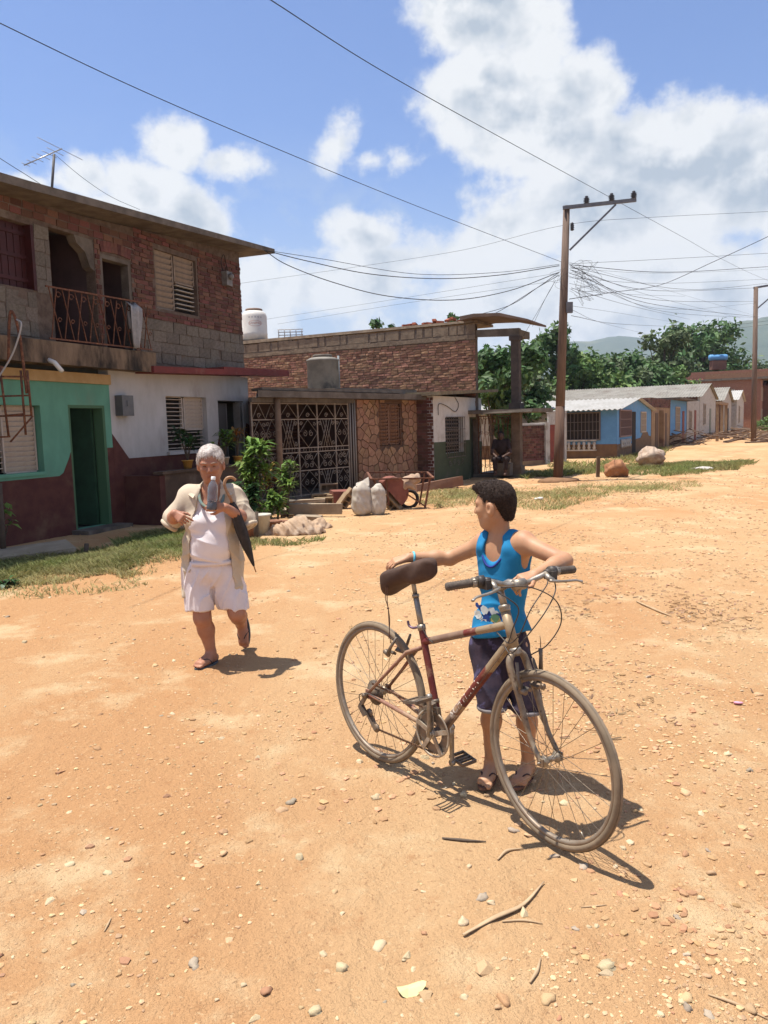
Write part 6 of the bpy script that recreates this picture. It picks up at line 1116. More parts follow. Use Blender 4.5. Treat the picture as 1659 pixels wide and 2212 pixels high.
# ------------------------------------------------------------------ bicycle
BIKE_LOC = (-.0582, 3.705); BIKE_H, BIKE_LEAN, BIKE_STEER = R(-50.888), R(1.296), R(-6.507)
BIKE_M = Matrix.Translation((BIKE_LOC[0], BIKE_LOC[1], 0)) @ Matrix.Rotation(BIKE_H, 4, 'Z') @ Matrix.Rotation(-BIKE_LEAN, 4, 'X')
_AX = Vector((-math.cos(R(71)), 0, math.sin(R(71)))); _NR = Vector((math.sin(R(71)), 0, math.cos(R(71)))); _AXLE = Vector((1.06, 0, .345)); _HP = _AXLE-_NR*.045
STEER_M = Matrix.Translation(_HP) @ Matrix.Rotation(BIKE_STEER, 4, _AX) @ Matrix.Translation(-_HP)
def bikep(x, y, z): return BIKE_M @ Vector((x, y, z))
def bikes(x, y, z): return BIKE_M @ (STEER_M @ Vector((x, y, z)))
def make_bike():
    dust = (.33, .23, .14)
    tyre_m = mat('dusty_tyre_rubber', (.155, .118, .08), (.22, .165, .11), 9, .9, .25, 120, bdist=.003)
    tread_m = mat('tyre_tread', (.15, .12, .09), (.25, .19, .13), 14, .9)
    rim_m = mat('worn_alloy_rim', (.27, .225, .175), (.21, .155, .11), 11, .55, .1, 90, metal=.45, bdist=.002)
    alloy = mat('scuffed_alloy', (.33, .30, .265), (.24, .20, .15), 30, .45, metal=.65, bump=.08, bscale=120, bdist=.002)
    dull = mat('dull_steel', (.13, .11, .09), (.22, .16, .11), 25, .55, metal=.5)
    gold = mat('champagne_paint', (.28, .205, .125), (.34, .26, .17), 14, .5, metal=.3, c3=(.20, .13, .08), s3=18, t3=(.55, .68))
    red = mat('maroon_paint', (.105, .017, .015), (.14, .032, .024), 14, .4, c3=dust, s3=16, t3=(.53, .72))
    dred = mat('dusty_maroon_paint', (.18, .06, .045), (.24, .13, .085), 12, .6, c3=dust, s3=9, t3=(.42, .7))
    brown = mat('scraped_brown_paint', (.165, .10, .07), (.21, .14, .095), 16, .55, c3=(.42, .35, .28), s3=10, t3=(.60, .66))
    black = mat('black_plastic', (.035, .03, .028), (.06, .05, .042), 20, .5)
    rub = mat('grip_rubber', (.075, .06, .05), (.12, .095, .075), 60, .85, .4, 220, bdist=.003)
    seatm = mat('brown_seat_cover', (.062, .036, .026), (.085, .05, .036), 9, .85, .25, 45, bdist=.006)
    steel = mat('spoke_steel', (.20, .16, .12), None, rough=.4, metal=.7)
    letter = mat('white_lettering', (.66, .60, .52), (.5, .42, .34), 40, .6)
    root = thing('bicycle', 'dusty maroon and champagne road bicycle held by the boy', 'bicycle'); root.matrix_world = BIKE_M
    Rr = .345
    def wheel(name, centre, M4, cassette, seed):
        ro = .0155; k = 72
        mb = MB(); prof = [(-.0105, 0), (-.0105, -.016), (-.006, -.021), (.006, -.021), (.0105, -.016), (.0105, 0), (.008, -.002), (-.008, -.002)]
        vs = []; fs = []; r0 = Rr-.021; q = len(prof)
        for i in range(k):
            a = 2*math.pi*i/k
            for w, dr in prof: vs.append((math.cos(a)*(r0+dr), w, math.sin(a)*(r0+dr)))
        for i in range(k):
            for j in range(q): fs.append((i*q+j, i*q+(j+1) % q, ((i+1) % k)*q+(j+1) % q, ((i+1) % k)*q+j))
        mb.add(vs, fs, True); w = mb.build(name, rim_m, root); w.matrix_local = M4 @ Matrix.Translation(centre)
        t = MB(); t.tube([(math.cos(2*math.pi*i/k)*(Rr-ro), 0, math.sin(2*math.pi*i/k)*(Rr-ro)) for i in range(k)], ro, 12, closed=True); t.build('tyre', tyre_m, w)
        tr = MB(); vs = []; fs = []
        for i in range(k*2):
            a = math.pi*i/k; rr = Rr+.0012+(.0006 if i % 2 else 0)
            for y in (-.006, 0, .006): vs.append((math.cos(a)*(rr-(.0012 if y else 0)), y, math.sin(a)*(rr-(.0012 if y else 0))))
        for i in range(k*2):
            for j in range(2): fs.append((i*3+j, i*3+j+1, ((i+1) % (k*2))*3+j+1, ((i+1) % (k*2))*3+j))
        tr.add(vs, fs, True).build('tread_strip', tread_m, w)
        RX = Matrix.Rotation(R(90), 4, 'X')
        h = MB(); hw = .032
        h.lathe([(.009, -.05), (.009, -.036), (.021, -.035), (.023, -.033), (.021, -.030), (.012, -.022), (.0115, .022), (.021, .030), (.023, .033), (.021, .035), (.009, .036), (.009, .05)], RX, 16)
        h.lathe([(.0045, -.066), (.0045, .066)], RX, 8)
        h.build('hub', alloy, w)
        if cassette:
            c = MB()
            for i, rr in enumerate((.062, .055, .049, .043, .037, .031, .026)): 
                z0 = .0185+i*.0042
                c.lathe([(rr, z0), (rr, z0+.002)], RX, 28)
            c.build('cassette', dull, w)
        protos = []
        for side in (-1, 1):
            for dirn in (-1, 1):
                s = MB(); y = side*.033; a0 = dirn*R(62)
                s.tube([(math.cos(a0)*.021, y, math.sin(a0)*.021), (math.cos(0)*(Rr-.041), side*.004, 0)], .00125, 5, caps=False)
                protos.append((s.mesh('spoke', steel), side, dirn))
        for i in range(32):
            me, side, dirn = protos[i % 4]; o = new_obj('spoke', me, w); o.rotation_euler = (0, -(2*math.pi*i/32+R(seed)), 0)
        vv = MB(); vv.tube([(Rr-.043, 0, 0), (Rr-.07, 0, 0)], .0032, 6); o = vv.build('valve', alloy, w); o.rotation_euler = (0, R(seed*7), 0)
        return w
    wheel('rear_wheel', (0, 0, Rr), Matrix.Identity(4), True, 3)
    wheel('front_wheel', _AXLE, STEER_M, False, 8)
    bb = Vector((.443, 0, .278)); st = Vector((.322, 0, .712)); hb = Vector((.873, 0, .742)); ht = Vector((.822, 0, .884))
    f = MB()                                                     # main triangle
    def seg(a, b, r, cuts, n=12):
        a, b = Vector(a), Vector(b)
        for (t0, t1, mi) in cuts:
            f.cur = mi; f.tube([a.lerp(b, t0), a.lerp(b, t1)], r, n, caps=False)
    ms = [red, gold, brown, dred]
    tt0, tt1 = Vector((.335, 0, .660)), Vector((.845, 0, .833))
    seg(tt0, tt1, .0165, [(0, .10, 0), (.10, .52, 2), (.52, .66, 0), (.66, 1, 1)])
    dt0, dt1 = bb+Vector((.02, 0, .015)), Vector((.868, 0, .785))
    seg(dt0, dt1, .0205, [(0, .20, 2), (.20, .30, 3), (.30, .68, 0), (.68, 1, 1)])
    seg(bb, st, .0162, [(0, .12, 2), (.12, 1, 0)])
    f.cur = 1; f.tube([hb-(ht-hb)*.03, ht+(ht-hb)*.03], .0195, 14)
    f.cur = 2; f.lathe([(.021, -.036), (.021, .036)], TR(bb, R(90)), 16)
    fr = f.build('frame', ms, root)
    s = MB()
    for sd in (-1, 1):
        s.tube([bb+Vector((-.02, sd*.022, 0)), (.28, sd*.032, .300), (.10, sd*.052, .332), (.0, sd*.062, .345)], [.0105, .0115, .0095, .008], 10)
        s.tube([st+Vector((.012, sd*.012, -.075)), (.25, sd*.030, .600), (.12, sd*.05, .47), (.0, sd*.062, .352)], [.009, .0095, .008, .0075], 10)
        s.box(-.018, .02, sd*.062-.004, sd*.062+.004, .325, .368)
    s.tube([(.245, -.03, .592), (.245, .03, .592)], .007, 8)
    s.build('rear_stay', dred, root)
    # lettering on the down tube
    cu = bpy.data.curves.new('lettering', 'FONT'); cu.body = 'SCHWINN'; cu.size = .050; cu.extrude = .0004; cu.shear = .25; cu.space_character = 1.12
    tmp = new_obj('tmp_text', cu); dg = bpy.context.evaluated_depsgraph_get(); me = bpy.data.meshes.new_from_object(tmp.evaluated_get(dg)); bpy.data.objects.remove(tmp)
    me.materials.clear(); me.materials.append(letter)
    dd = (dt1-dt0).normalized(); side = Vector((0, -1, 0)); upv = side.cross(dd)
    for v in me.vertices:                                        # wrap round the tube
        a = (v.co.y-.010)/.0212; p = dt0+dd*(.10+v.co.x)+side*(math.cos(a)*(.0211+v.co.z))+upv*(math.sin(a)*(.0211+v.co.z)); v.co = p
    o = new_obj('lettering', me, fr)
    # seat post, clamp, saddle
    sd = (st-bb).normalized(); mb = MB(); mb.tube([st-sd*.02, st+sd*.165], .0132, 12); mb.tube([st+sd*.150, st+sd*.165], .0165, 12); mb.tube([st+sd*.165, st+sd*.262], .0105, 10); mb.build('seat_post', alloy, root)
    mb = MB(); mb.tube([st+sd*.0, st+sd*.026], .0195, 14); mb.build('seat_clamp', alloy, root)
    mb = MB(); mb.tube(bez([st+Vector((-.018, -.012, .012)), st+Vector((-.04, -.02, .006)), st+Vector((-.062, -.024, .014)), st+Vector((-.07, -.024, .035))], 5), [.006]*15+[.004], 8); mb.build('quick_release_lever', mat('purple_lever', (.16, .10, .14), None, rough=.4, metal=.5), root)
    # saddle under a loose cover: lofted sections, nose raised
    vs = []; fs = []; secs = []
    for i in range(15):
        t = i/14; x = .078+t*.335
        wdt = .092*(1-max(0, (t-.30)/.70)**.75*.68) if t > .30 else .092*math.sqrt(max(.02, 1-((.30-t)/.34)**2))
        topz = .943+.132*t+.006*math.cos(t*3.0)-(.022*max(0, (t-.82)/.18)**2)-(.02*max(0, (.12-t)/.12)**2); dep = .082*(1-.2*t)+.012*math.sin(t*9+1)
        ring = []
        for j in range(20):
            a = 2*math.pi*j/20; ca, sa = math.cos(a), math.sin(a)
            yy = wdt*(abs(ca)**.75)*(1 if ca > 0 else -1); zz = topz-.028+(.028*abs(sa)**.8 if sa > 0 else -dep*abs(sa)**.6)
            if t < .02 or t > .98: yy *= .55; zz = topz-.035+(zz-topz+.035)*.6
            yy += .004*math.sin(t*17+a*3); zz += .003*math.sin(t*23+a*2)
            ring.append((x, yy, zz))
        vs += ring
    for i in range(14):
        for j in range(20): fs.append((i*20+j, i*20+(j+1) % 20, (i+1)*20+(j+1) % 20, (i+1)*20+j))
    fs += [tuple(range(20))[::-1], tuple(range(14*20, 15*20))]
    mb = MB(); mb.add(vs, fs, True); sad = mb.build('saddle', seatm, root); m_ = sad.modifiers.new('sub', 'SUBSURF'); m_.levels = 1; m_.render_levels = 1
    mb = MB(); mb.tube(bez([(.17, -.075, .91), (.172, -.080, .84), (.178, -.079, .80), (.182, -.08, .765), (.190, -.082, .68), (.195, -.08, .64)], 5), .0022, 6); mb.tube(bez([(.165, -.076, .91), (.163, -.083, .85), (.178, -.079, .80), (.186, -.077, .74), (.186, -.084, .66)], 5), .0018, 6); mb.blob((.178, -.079, .80), .006, 3, sub=1)
    mb.build('cover_cord', mat('brown_cord', (.09, .045, .03), None, rough=.9), sad)
    # fork, headset, stem
    fk = MB(); crown = Vector((.878, 0, .722))
    for sg in (-1, 1):
        fk.tube(bez([crown+Vector((0, sg*.004, .004)), crown+Vector((.005, sg*.030, -.006)), crown+Vector((.014, sg*.044, -.045)), Vector((.945, sg*.046, .56)), Vector((1.000, sg*.048, .43)), Vector((1.045, sg*.050, .365)), Vector((1.06, sg*.051, .348))], 6), [.0135]*7+[.0145]*8+[.0125]*8+[.010]*8+[.0085]*6, 10)
        fk.box(1.045, 1.075, sg*.051-.004, sg*.051+.004, .330, .362)
    fk.lathe([(.017, -.02), (.021, -.012), (.021, .012), (.017, .02)], TR(crown+Vector((-.002, 0, .008)), 0, R(-19)), 14)
    o = fk.build('fork', mat('worn_champagne_fork', (.26, .205, .145), (.20, .14, .09), 26, .5, metal=.35, c3=(.11, .065, .04), s3=30, t3=(.58, .66)), root); o.matrix_local = STEER_M
    for p in (hb-_AX*.012, ht+_AX*.012):
        hs = MB(); hs.lathe([(.019, -.014), (.0235, -.010), (.0215, -.004), (.0245, .002), (.0245, .008), (.019, .014)], TR(p, 0, R(-19)), 16)
        hs.build('headset', alloy, root)
    hs = MB(); hs.lathe([(.010, .024), (.016, .03), (.015, .048), (.006, .054)], TR(hb-_AX*.055, 0, R(-19)), 14)
    hs.build('crown_bolt', alloy, root)
    sm = MB(); s0 = ht+_AX*.02; s1 = ht+_AX*.105; clampc = Vector((.905, 0, 1.005))
    sm.tube([s0, s1], .0145, 12); sm.tube([s1-_AX*.012, s1.lerp(clampc, .5)+Vector((0, 0, .008)), clampc], [.018, .0165, .019], 12); sm.lathe([(.0225, -.026), (.0225, .026)], TR(clampc, R(90)), 14); sm.lathe([(.005, .0), (.010, .004), (.010, .012), (.004, .016)], TR(s1+_AX*.003, 0, R(-19)), 10)
    o = sm.build('stem', alloy, root); o.matrix_local = STEER_M
    def bar_pt(y): 
        ay = abs(y); x = .907-(.012*math.sin(min(ay/.12, 1)*math.pi))-max(0, ay-.10)*.20+y*.16; z = 1.006+.030*max(0, min(1, (ay-.05)/.09))-.010*max(0, (ay-.16)/.13)
        return Vector((x, y, z))
    hbm = MB(); hbm.tube([bar_pt(-.292+.584*i/40) for i in range(41)], .0118, 10); bar = hbm.build('handlebar', alloy, root); bar.matrix_local = STEER_M
    for sg in (-1, 1):
        P = lambda y: bar_pt(sg*y)
        g = MB(); g.tube([P(.295), P(.29), P(.25), P(.205), P(.198)], [.013, .0168, .0160, .0165, .0172], 12)
        for i in range(9):
            y = .205+i*.0098; p = P(y); q = P(y+.003); g.tube([p, q], .0173, 12, caps=False)
        g.build('grip', rub, bar)
        c = MB(); c.tube([P(.197), P(.175)], .0185, 14); 
        for i in range(14):
            a = i*2*math.pi/14; d = (P(.175)-P(.197)).normalized(); e = d.orthogonal().normalized(); e2 = d.cross(e); c.tube([P(.195)+(e*math.cos(a)+e2*math.sin(a))*.0185, P(.177)+(e*math.cos(a)+e2*math.sin(a))*.0185], .0016, 4)
        c.build('shifter_collar', alloy, bar)
        b = MB(); b.tube([P(.175), P(.150)], .023, 14); b.box(-.02, .03, -.012, .012, -.03, .006, Matrix.Translation(P(.150))); b.tube([P(.150), P(.128)], .016, 12); b.build('shifter', black, bar)
        lv = MB(); q = P(.125)
        lv.tube([q, q+Vector((.020, 0, -.014)), q+Vector((.040, sg*.006, -.020))], [.014, .012, .009], 10)
        lv.tube(bez([q+Vector((.036, -sg*.012, -.020)), q+Vector((.052, sg*.03, -.026)), q+Vector((.056, sg*.075, -.030)), q+Vector((.054, sg*.115, -.034)), q+Vector((.062, sg*.142, -.042))], 5), [.0085]*5+[.007]*11+[.006]*3+[.0075]*2, 8, squash=.75)
        lv.build('brake_lever', alloy, bar)
    cb = MB()
    qs = bar_pt(-.125); ql = bar_pt(.125)
    for pts in ([qs+Vector((.035, .02, -.02)), Vector((.985, -.02, 1.01)), Vector((1.02, .08, .95)), Vector((1.0, .13, .85)), Vector((.965, .09, .76)), Vector((.93, .03, .72))],
                [ql+Vector((.035, -.02, -.02)), Vector((.99, .06, 1.0)), Vector((1.01, -.04, .93)), Vector((.96, -.05, .83)), Vector((.88, -.035, .77)), Vector((.80, -.028, .795))],
                [bar_pt(-.152)+Vector((.02, 0, -.02)), Vector((.96, -.10, .97)), Vector((.955, -.05, .92)), Vector((.915, -.045, .84)), Vector((.88, -.036, .78)), Vector((.86, -.03, .765))],
                [bar_pt(.152)+Vector((.02, 0, -.02)), Vector((.98, .12, .97)), Vector((1.00, .04, .90)), Vector((.95, -.03, .79)), Vector((.90, -.045, .735)), Vector((.85, -.034, .75))]):
        cb.tube(bez(pts, 8), .0026, 6)
    o = cb.build('control_cable', black, root); o.matrix_local = STEER_M
    cb = MB(); cb.tube([(.80, -.022, .800), (.60, -.024, .738), (.42, -.022, .672)], .0011, 5); cb.tube(bez([(.42, -.022, .676), (.385, -.02, .690), (.350, -.02, .725), (.345, -.018, .74)], 4), .0026, 6); cb.build('gear_cable', black, root); cb = MB(); cb.tube([(.86, -.026, .752), (.47, -.024, .27)], .0011, 5); cb.build('gear_cable', black, root); cb = MB(); cb.tube(bez([(.1, -.07, .345), (.03, -.085, .36), (-.035, -.09, .34), (-.03, -.085, .29)], 5), .0026, 6)
    cb.build('gear_cable', black, root)
    # crank set, pedals
    RX = TR(bb, R(90))
    cr = MB()
    for (r0, r1, y0, y1) in ((.098, .108, .050, .054),):
        k = 48; vs = []; fs = []
        for i in range(k):
            a = 2*math.pi*i/k
            for rr, yy in ((r0, -y0), (r1, -y0), (r1, -y1), (r0, -y1)): vs.append(bb+Vector((math.cos(a)*rr, yy, math.sin(a)*rr)))
        for i in range(k):
            for j in range(4): fs.append((i*4+j, i*4+(j+1) % 4, ((i+1) % k)*4+(j+1) % 4, ((i+1) % k)*4+j))
        cr.add(vs, fs, True)
    for i in range(5):
        a = R(90+72*i); e = Vector((math.cos(a), 0, math.sin(a))); cr.bar(bb+Vector((0, -.054, 0))+e*.015, bb+Vector((0, -.052, 0))+e*.102, .020, .007, (0, 1, 0))
    cr.lathe([(.020, .045), (.022, .062), (.012, .066)], RX, 14)
    cr.build('chainring_guard', mat('tarnished_alloy', (.38, .33, .26), (.28, .22, .16), 22, .5, metal=.4), root)
    ch = MB(); k = 88; vs = []; fs = []
    for i in range(k):
        a = 2*math.pi*i/k; ro = .096 if i % 2 else .091
        for rr, yy in ((.052, -.042), (ro, -.042), (ro, -.045), (.052, -.045)): vs.append(bb+Vector((math.cos(a)*rr, yy, math.sin(a)*rr)))
    for i in range(k):
        for j in range(4): fs.append((i*4+j, i*4+(j+1) % 4, ((i+1) % k)*4+(j+1) % 4, ((i+1) % k)*4+j))
    ch.add(vs, fs); ch.build('chainring', dull, root)
    for nm, sg, dz in (('crank_arm', -1, 1), ('crank_arm', 1, -1)):
        c = MB(); y = sg*.066; e = Vector((.006*dz, sg*.010, dz*.172)); a0 = bb+Vector((0, y, 0)); c.tube([a0-e*.04, a0+e*.2, a0+e*.9, a0+e*1.02], [.0165, .0145, .012, .012], 10, squash=.62)
        c.lathe([(.016, -.008), (.016, .008)], TR(a0, R(90)), 12); c.lathe([(.014, -.009), (.014, .009)], TR(a0+e, R(90)), 12); c.build(nm, alloy, root)
        p = MB(); q = a0+e+Vector((0, sg*.015, 0)); p.tube([q, q+Vector((0, sg*.095, 0))], .0065, 8)
        tilt = Matrix.Translation(q) @ Matrix.Rotation(R(12*sg), 4, 'Y')
        for x in (-.042, .042): p.bar(tilt @ Vector((x, sg*.008, 0)), tilt @ Vector((x, sg*.098, 0)), .008, .014)
        for y2 in (.010, .096): p.bar(tilt @ Vector((-.042, sg*y2, 0)), tilt @ Vector((.042, sg*y2, 0)), .006, .013)
        for x in (-.018, .018): p.bar(tilt @ Vector((x, sg*.012, 0)), tilt @ Vector((x, sg*.094, 0)), .006, .010)
        p.build('pedal', dull, root)
    # chain, derailleurs, brakes
    cn = MB()
    def chain(a, b):
        a, b = Vector(a), Vector(b); n_ = int((b-a).length/.0125)
        for i in range(n_): cn.bar(a.lerp(b, i/n_), a.lerp(b, (i+.8)/n_), .006 if i % 2 else .004, .009)
    chain((.45, -.044, .372), (.0, -.040, .395)); chm = mat('rusty_chain', (.10, .06, .04), (.16, .09, .05), 60, .6, metal=.4); cn.build('chain', chm, root); cn = MB(); chain((.44, -.044, .186), (.055, -.052, .185)); cn.build('chain', chm, root)
    dr = MB(); dr.bar((.0, -.072, .345), (-.035, -.085, .285), .022, .016); dr.bar((-.035, -.085, .29), (.0, -.080, .245), .024, .02); dr.bar((.0, -.074, .26), (.055, -.066, .185), .016, .006); dr.bar((.0, -.058, .26), (.055, -.05, .185), .016, .006)
    for p in ((.008, -.062, .255), (.052, -.056, .19)): dr.lathe([(.021, -.004), (.021, .004)], TR(p, R(90)), 14)
    dr.lathe([(.010, -.016), (.012, .016)], TR((-.002, -.078, .345), R(90)), 10)
    dr.build('rear_derailleur', dull, root)
    fd = MB(); fd.bar((.435, -.03, .40), (.435, -.054, .395), .03, .03); fd.bar((.385, -.040, .372), (.485, -.040, .388), .004, .03, (0, 0, 1)); fd.bar((.385, -.052, .372), (.485, -.052, .388), .004, .03); fd.tube([bb.lerp(st, .27), bb.lerp(st, .31)], .019, 12); fd.build('front_derailleur', dull, root)
    for nm, cx, cz, up, steer in (('front_brake', .925, .60, Vector((.10*-.3, 0, .10)), True), ('rear_brake', .135, .62, Vector((.055, 0, .085)), False)):
        bk = MB()
        for sg in (-1, 1):
            b0 = Vector((cx+(.035 if steer else -.0), sg*.048, cz+(.0 if steer else -.05))); bk.tube([b0, b0+up*.45+Vector((0, sg*.004, 0)), b0+up*1.05+Vector((0, -sg*.006, 0))], [.011, .0075, .006], 8)
            bk.lathe([(.010, -.01), (.013, .022), (.009, .026)], TR(b0, 0, R(90 if steer else -60)), 10); bk.bar(b0+Vector((0, -sg*.012, .012)), b0+Vector((.0, -sg*.03, .0)), .05, .012)
        o = bk.build(nm, dull, root)
        if steer: o.matrix_local = STEER_M
    # brake arm swung up loose beside the front tyre, its wire loop free
    lb = MB(); p0 = Vector((.955, .060, .66)); lb.tube([p0, p0+Vector((-.002, .004, .055)), p0+Vector((-.006, .006, .085))], [.009, .007, .009], 8); lb.tube(bez([p0+Vector((-.006, .006, .088)), p0+Vector((-.012, .012, .115)), p0+Vector((-.008, .006, .135)), p0+Vector((.002, .0, .115)), p0+Vector((-.004, .006, .088))], 6), .0013, 5); o = lb.build('loose_brake_arm', dull, root); o.matrix_local = STEER_M
    return root
bike = make_bike()
def make_boy():
    skin = mat('tanned_skin', (.43, .235, .13), (.37, .185, .10), 7, .55, .08, 150, spec=.35, sss=.12, bdist=.002)
    hairm = mat('dark_brown_hair', (.020, .012, .009), (.040, .025, .018), 120, .75, .9, 420, spec=.18, bdist=.004)
    blue = mat('blue_cotton', (.012, .185, .37), (.010, .15, .32), 5, .85, .25, 260, bdist=.002)
    navy = mat('navy_trim', (.018, .035, .20), None, rough=.8)
    shorts_m = mat('dark_navy_print', (.020, .016, .030), (.045, .03, .045), 16, .85, .2, 120, c3=(.075, .065, .13), s3=9, t3=(.56, .62), bdist=.004)
    V = Vector
    root = thing('person', 'young boy in a blue tank top and dark shorts leaning on the bicycle, looking away', 'boy', (.53, 3.40, 0))
    inv = Matrix.Translation((-.53, -3.40, 0))
    def pt(name, F, m, par=root):
        me = F.mesh(name, m); me.transform(inv); return new_obj(name, me, par)
    # joints
    pel = at(1080, 1392, 3.47); chest = at(1088, 1222, 3.47); nb = at(1080, 1163, 3.48); hc = at(1070, 1090, 3.48)
    tl = V((.80, -.60, 0)); tf = V((-.60, -.80, 0)); pl = V((.96, -.28, 0)); pf = V((-.28, -.96, 0))
    shR = at(1050, 1172, 3.545); shL = at(1131, 1172, 3.40)
    hipR = pel-pl*.060+V((0, 0, -.02)); hipL = pel+pl*.060+V((0, 0, -.02))
    footR = gp(1063, 1688); footL = gp(1142, 1690); footR.z = footL.z = 0
    ankR = footR+V((.004, .055, .068)); ankL = footL+V((.008, .055, .068))
    kneeR = at(1063, 1512, 3.40); kneeL = at(1139, 1518, 3.40)
    elR = at(972, 1206, 3.64); wrR = at(884, 1204, 3.60)
    elL = at(1219, 1212, 3.22); wrL = at(1157, 1241, 3.085)
    hf, hl, hu = fr3((-.84, .50, -.10))
    lo, hi = V((-.16, 2.9, -.01)), V((.95, 3.82, 1.46)); H = .0042
    F = Field(lo, hi, H)
    def torso(F, off=0.0, k=.05):
        M = fmat(tf, tl, V((0, 0, 1))); Mp = fmat(pf, pl, V((0, 0, 1)))
        F.ell(chest+V((0, 0, .01)), (.074, .112, .125), M, k, off=off)
        F.ell(chest-V((0, 0, .10)), (.070, .096, .12), M, k, off=off)
        F.ell(chest.lerp(pel, .72)+pf*.006, (.074, .098, .11), Mp, k, off=off)
        F.ell(pel+V((0, 0, -.005)), (.080, .108, .09), Mp, k, off=off)
        F.ell(chest+tl*.06+V((0, 0, .075))-tf*.012, (.055, .062, .045), M, k, off=off); F.ell(chest-tl*.06+V((0, 0, .075))-tf*.012, (.055, .062, .045), M, k, off=off)
    def legs(F, off=0.0, k=.03, top=True):
        for hp_, kn, an in ((hipR, kneeR, ankR), (hipL, kneeL, ankL)):
            F.cone(hp_, kn, .070, .044, k, off=off)
            if top: F.cone(kn, kn.lerp(an, .33)+V((0, .014, 0)), .043, .043, k, off=off); F.cone(kn.lerp(an, .33)+V((0, .014, 0)), an, .043, .027, k, off=off)
    torso(F); legs(F)
    F.cone(nb-V((0, 0, .03)), hc+hu*-.055-hf*.014, .046, .042, .03)
    F.cone(nb-V((0, 0, .012)), shR, .034, .034, .035); F.cone(nb-V((0, 0, .012)), shL, .034, .034, .035)
    for sh, el, wr in ((shR, elR, wrR), (shL, elL, wrL)):
        F.ell(sh, (.045, .045, .047), None, .04); F.cone(sh, el, .041, .032, .03); F.cone(el, el.lerp(wr, .35), .033, .034, .02); F.cone(el.lerp(wr, .35), wr, .034, .022, .02)
    # feet in flip-flops
    for an, ft, dirv in ((ankR, footR, V((-.38, -.92, 0))), (ankL, footL, V((-.55, -.83, 0)))):
        dirv.normalize(); sd = V((-dirv.y, dirv.x, 0)); base = V((an.x, an.y, .026)); heel = base-dirv*.030
        F.cone(an, base+V((0, 0, .012)), .028, .026, .02); F.cone(heel+V((0, 0, .010)), base+dirv*.06, .026, .025, .02); F.cone(base+dirv*.02+V((0, 0, .022)), base+dirv*.11+V((0, 0, -.002)), .027, .020, .02)
        F.cone(base+dirv*.05-sd*.015, base+dirv*.115-sd*.018-V((0, 0, .004)), .021, .017, .02); F.cone(base+dirv*.05+sd*.013, base+dirv*.11+sd*.014-V((0, 0, .004)), .021, .016, .02)
        big = 1 if an is ankR else -1
        for i in range(5):
            o = (-.026+.0135*i)*big; p = base+dirv*(.120-.006*i)+sd*-o-V((0, 0, .008)); F.cone(p, p+dirv*(.030-.003*i)-V((0, 0, .002)), .0115 if i == 0 else .0085, .0105 if i == 0 else .0075, .004)
    hc0 = hc; P, HM = head(F, hc, hf, hl, hu, .92, False)
    # right hand lies over the back of the saddle, left hand hooks over the bar by the stem
    hand(F, wrR, V((-.93, -.12, -.22)), V((-.20, -.30, .93)), -1, ((.45, .65, .4), (.5, .7, .4), (.5, .7, .4), (.45, .6, .4)), .92, ((.55, .65, -.45), (.7, .3, -.6)))
    bd = bikes(.905, .07, 1.01)
    hand(F, wrL, V((-.78, -.42, -.14)), V((.25, -.30, .92)), 1, ((.55, .9, .6), (.55, .95, .6), (.5, .95, .6), (.45, .9, .6)), .90, ((.75, .62, -.05), (.9, .2, .1)))
    body = pt('body', F, skin)
    # tank top
    T = Field(V((.25, 3.2, .55)), V((.80, 3.75, 1.25)), .004); torso(T, .011, .05); T.ell(pel+V((0, 0, .07)), (.094, .122, .10), fmat(pf, pl, V((0, 0, 1))), .04)
    for sg, sh in ((-1, shR), (1, shL)):
        a = nb+tl*(sg*.060)+V((0, 0, -.004)); T.cone(a-tf*.050-V((0, 0, .035)), a-tf*.005, .028, .042, .02); T.cone(a-tf*.005, a+tf*.045-V((0, 0, .035)), .042, .028, .02)
    body_only = T
    for sg, sh in ((-1, shR), (1, shL)):      # arm holes, neck hole
        T.cone(sh+tl*(sg*.045)+V((0, 0, .05)), sh+tl*(sg*.044)+V((0, 0, -.085)), .056, .050, .01, 'cut'); T.cone(sh+tl*(sg*.034)+V((0, 0, .02)), sh+tl*(sg*.10)+V((0, 0, .03)), .05, .06, .01, 'cut')
    T.cone(nb+V((0, 0, .06))-tf*.01, nb+tf*.045-V((0, 0, .045)), .044, .044, .01, 'cut'); T.cone(nb+tf*.05-V((0, 0, .03)), nb+tf*.11-V((0, 0, .075)), .048, .038, .01, 'cut')
    T.half(pel+V((0, 0, .062)), (.16, -.05, -1)); T.wrinkle(.0022, 3, (26, 26, 34)); T.fold(.005, 8, (26, 26, 40))
    top = pt('tank_top', T, blue)
    # darker binding round the neck and the arm hole
    b = MB(); B = lambda p: V(p)-V((.53, 3.40, 0))
    def ring(pts, r): b.tube([B(p) for p in bez(pts, 6)], r, 6)
    ring([nb+tl*.070-tf*.03-V((0, 0, .008)), nb+tl*.066+tf*.03-V((0, 0, .026)), nb+tl*.050+tf*.075-V((0, 0, .072)), nb+tl*.015+tf*.092-V((0, 0, .112)), nb-tl*.02+tf*.090-V((0, 0, .108)), nb-tl*.050+tf*.070-V((0, 0, .07)), nb-tl*.064+tf*.03-V((0, 0, .026)), nb-tl*.066-tf*.03-V((0, 0, .012))], .0055)
    b.build('neck_binding', navy, top)
    # print low on the front: a loose patch of pale and green shapes
    pr = MB(); rs = random.Random(5)
    cols = [mat('print_white', (.55, .58, .55), None, rough=.8), mat('print_green', (.10, .22, .12), None, rough=.8), mat('print_navy', (.02, .05, .20), None, rough=.8), mat('print_yellow', (.45, .38, .12), None, rough=.8)]
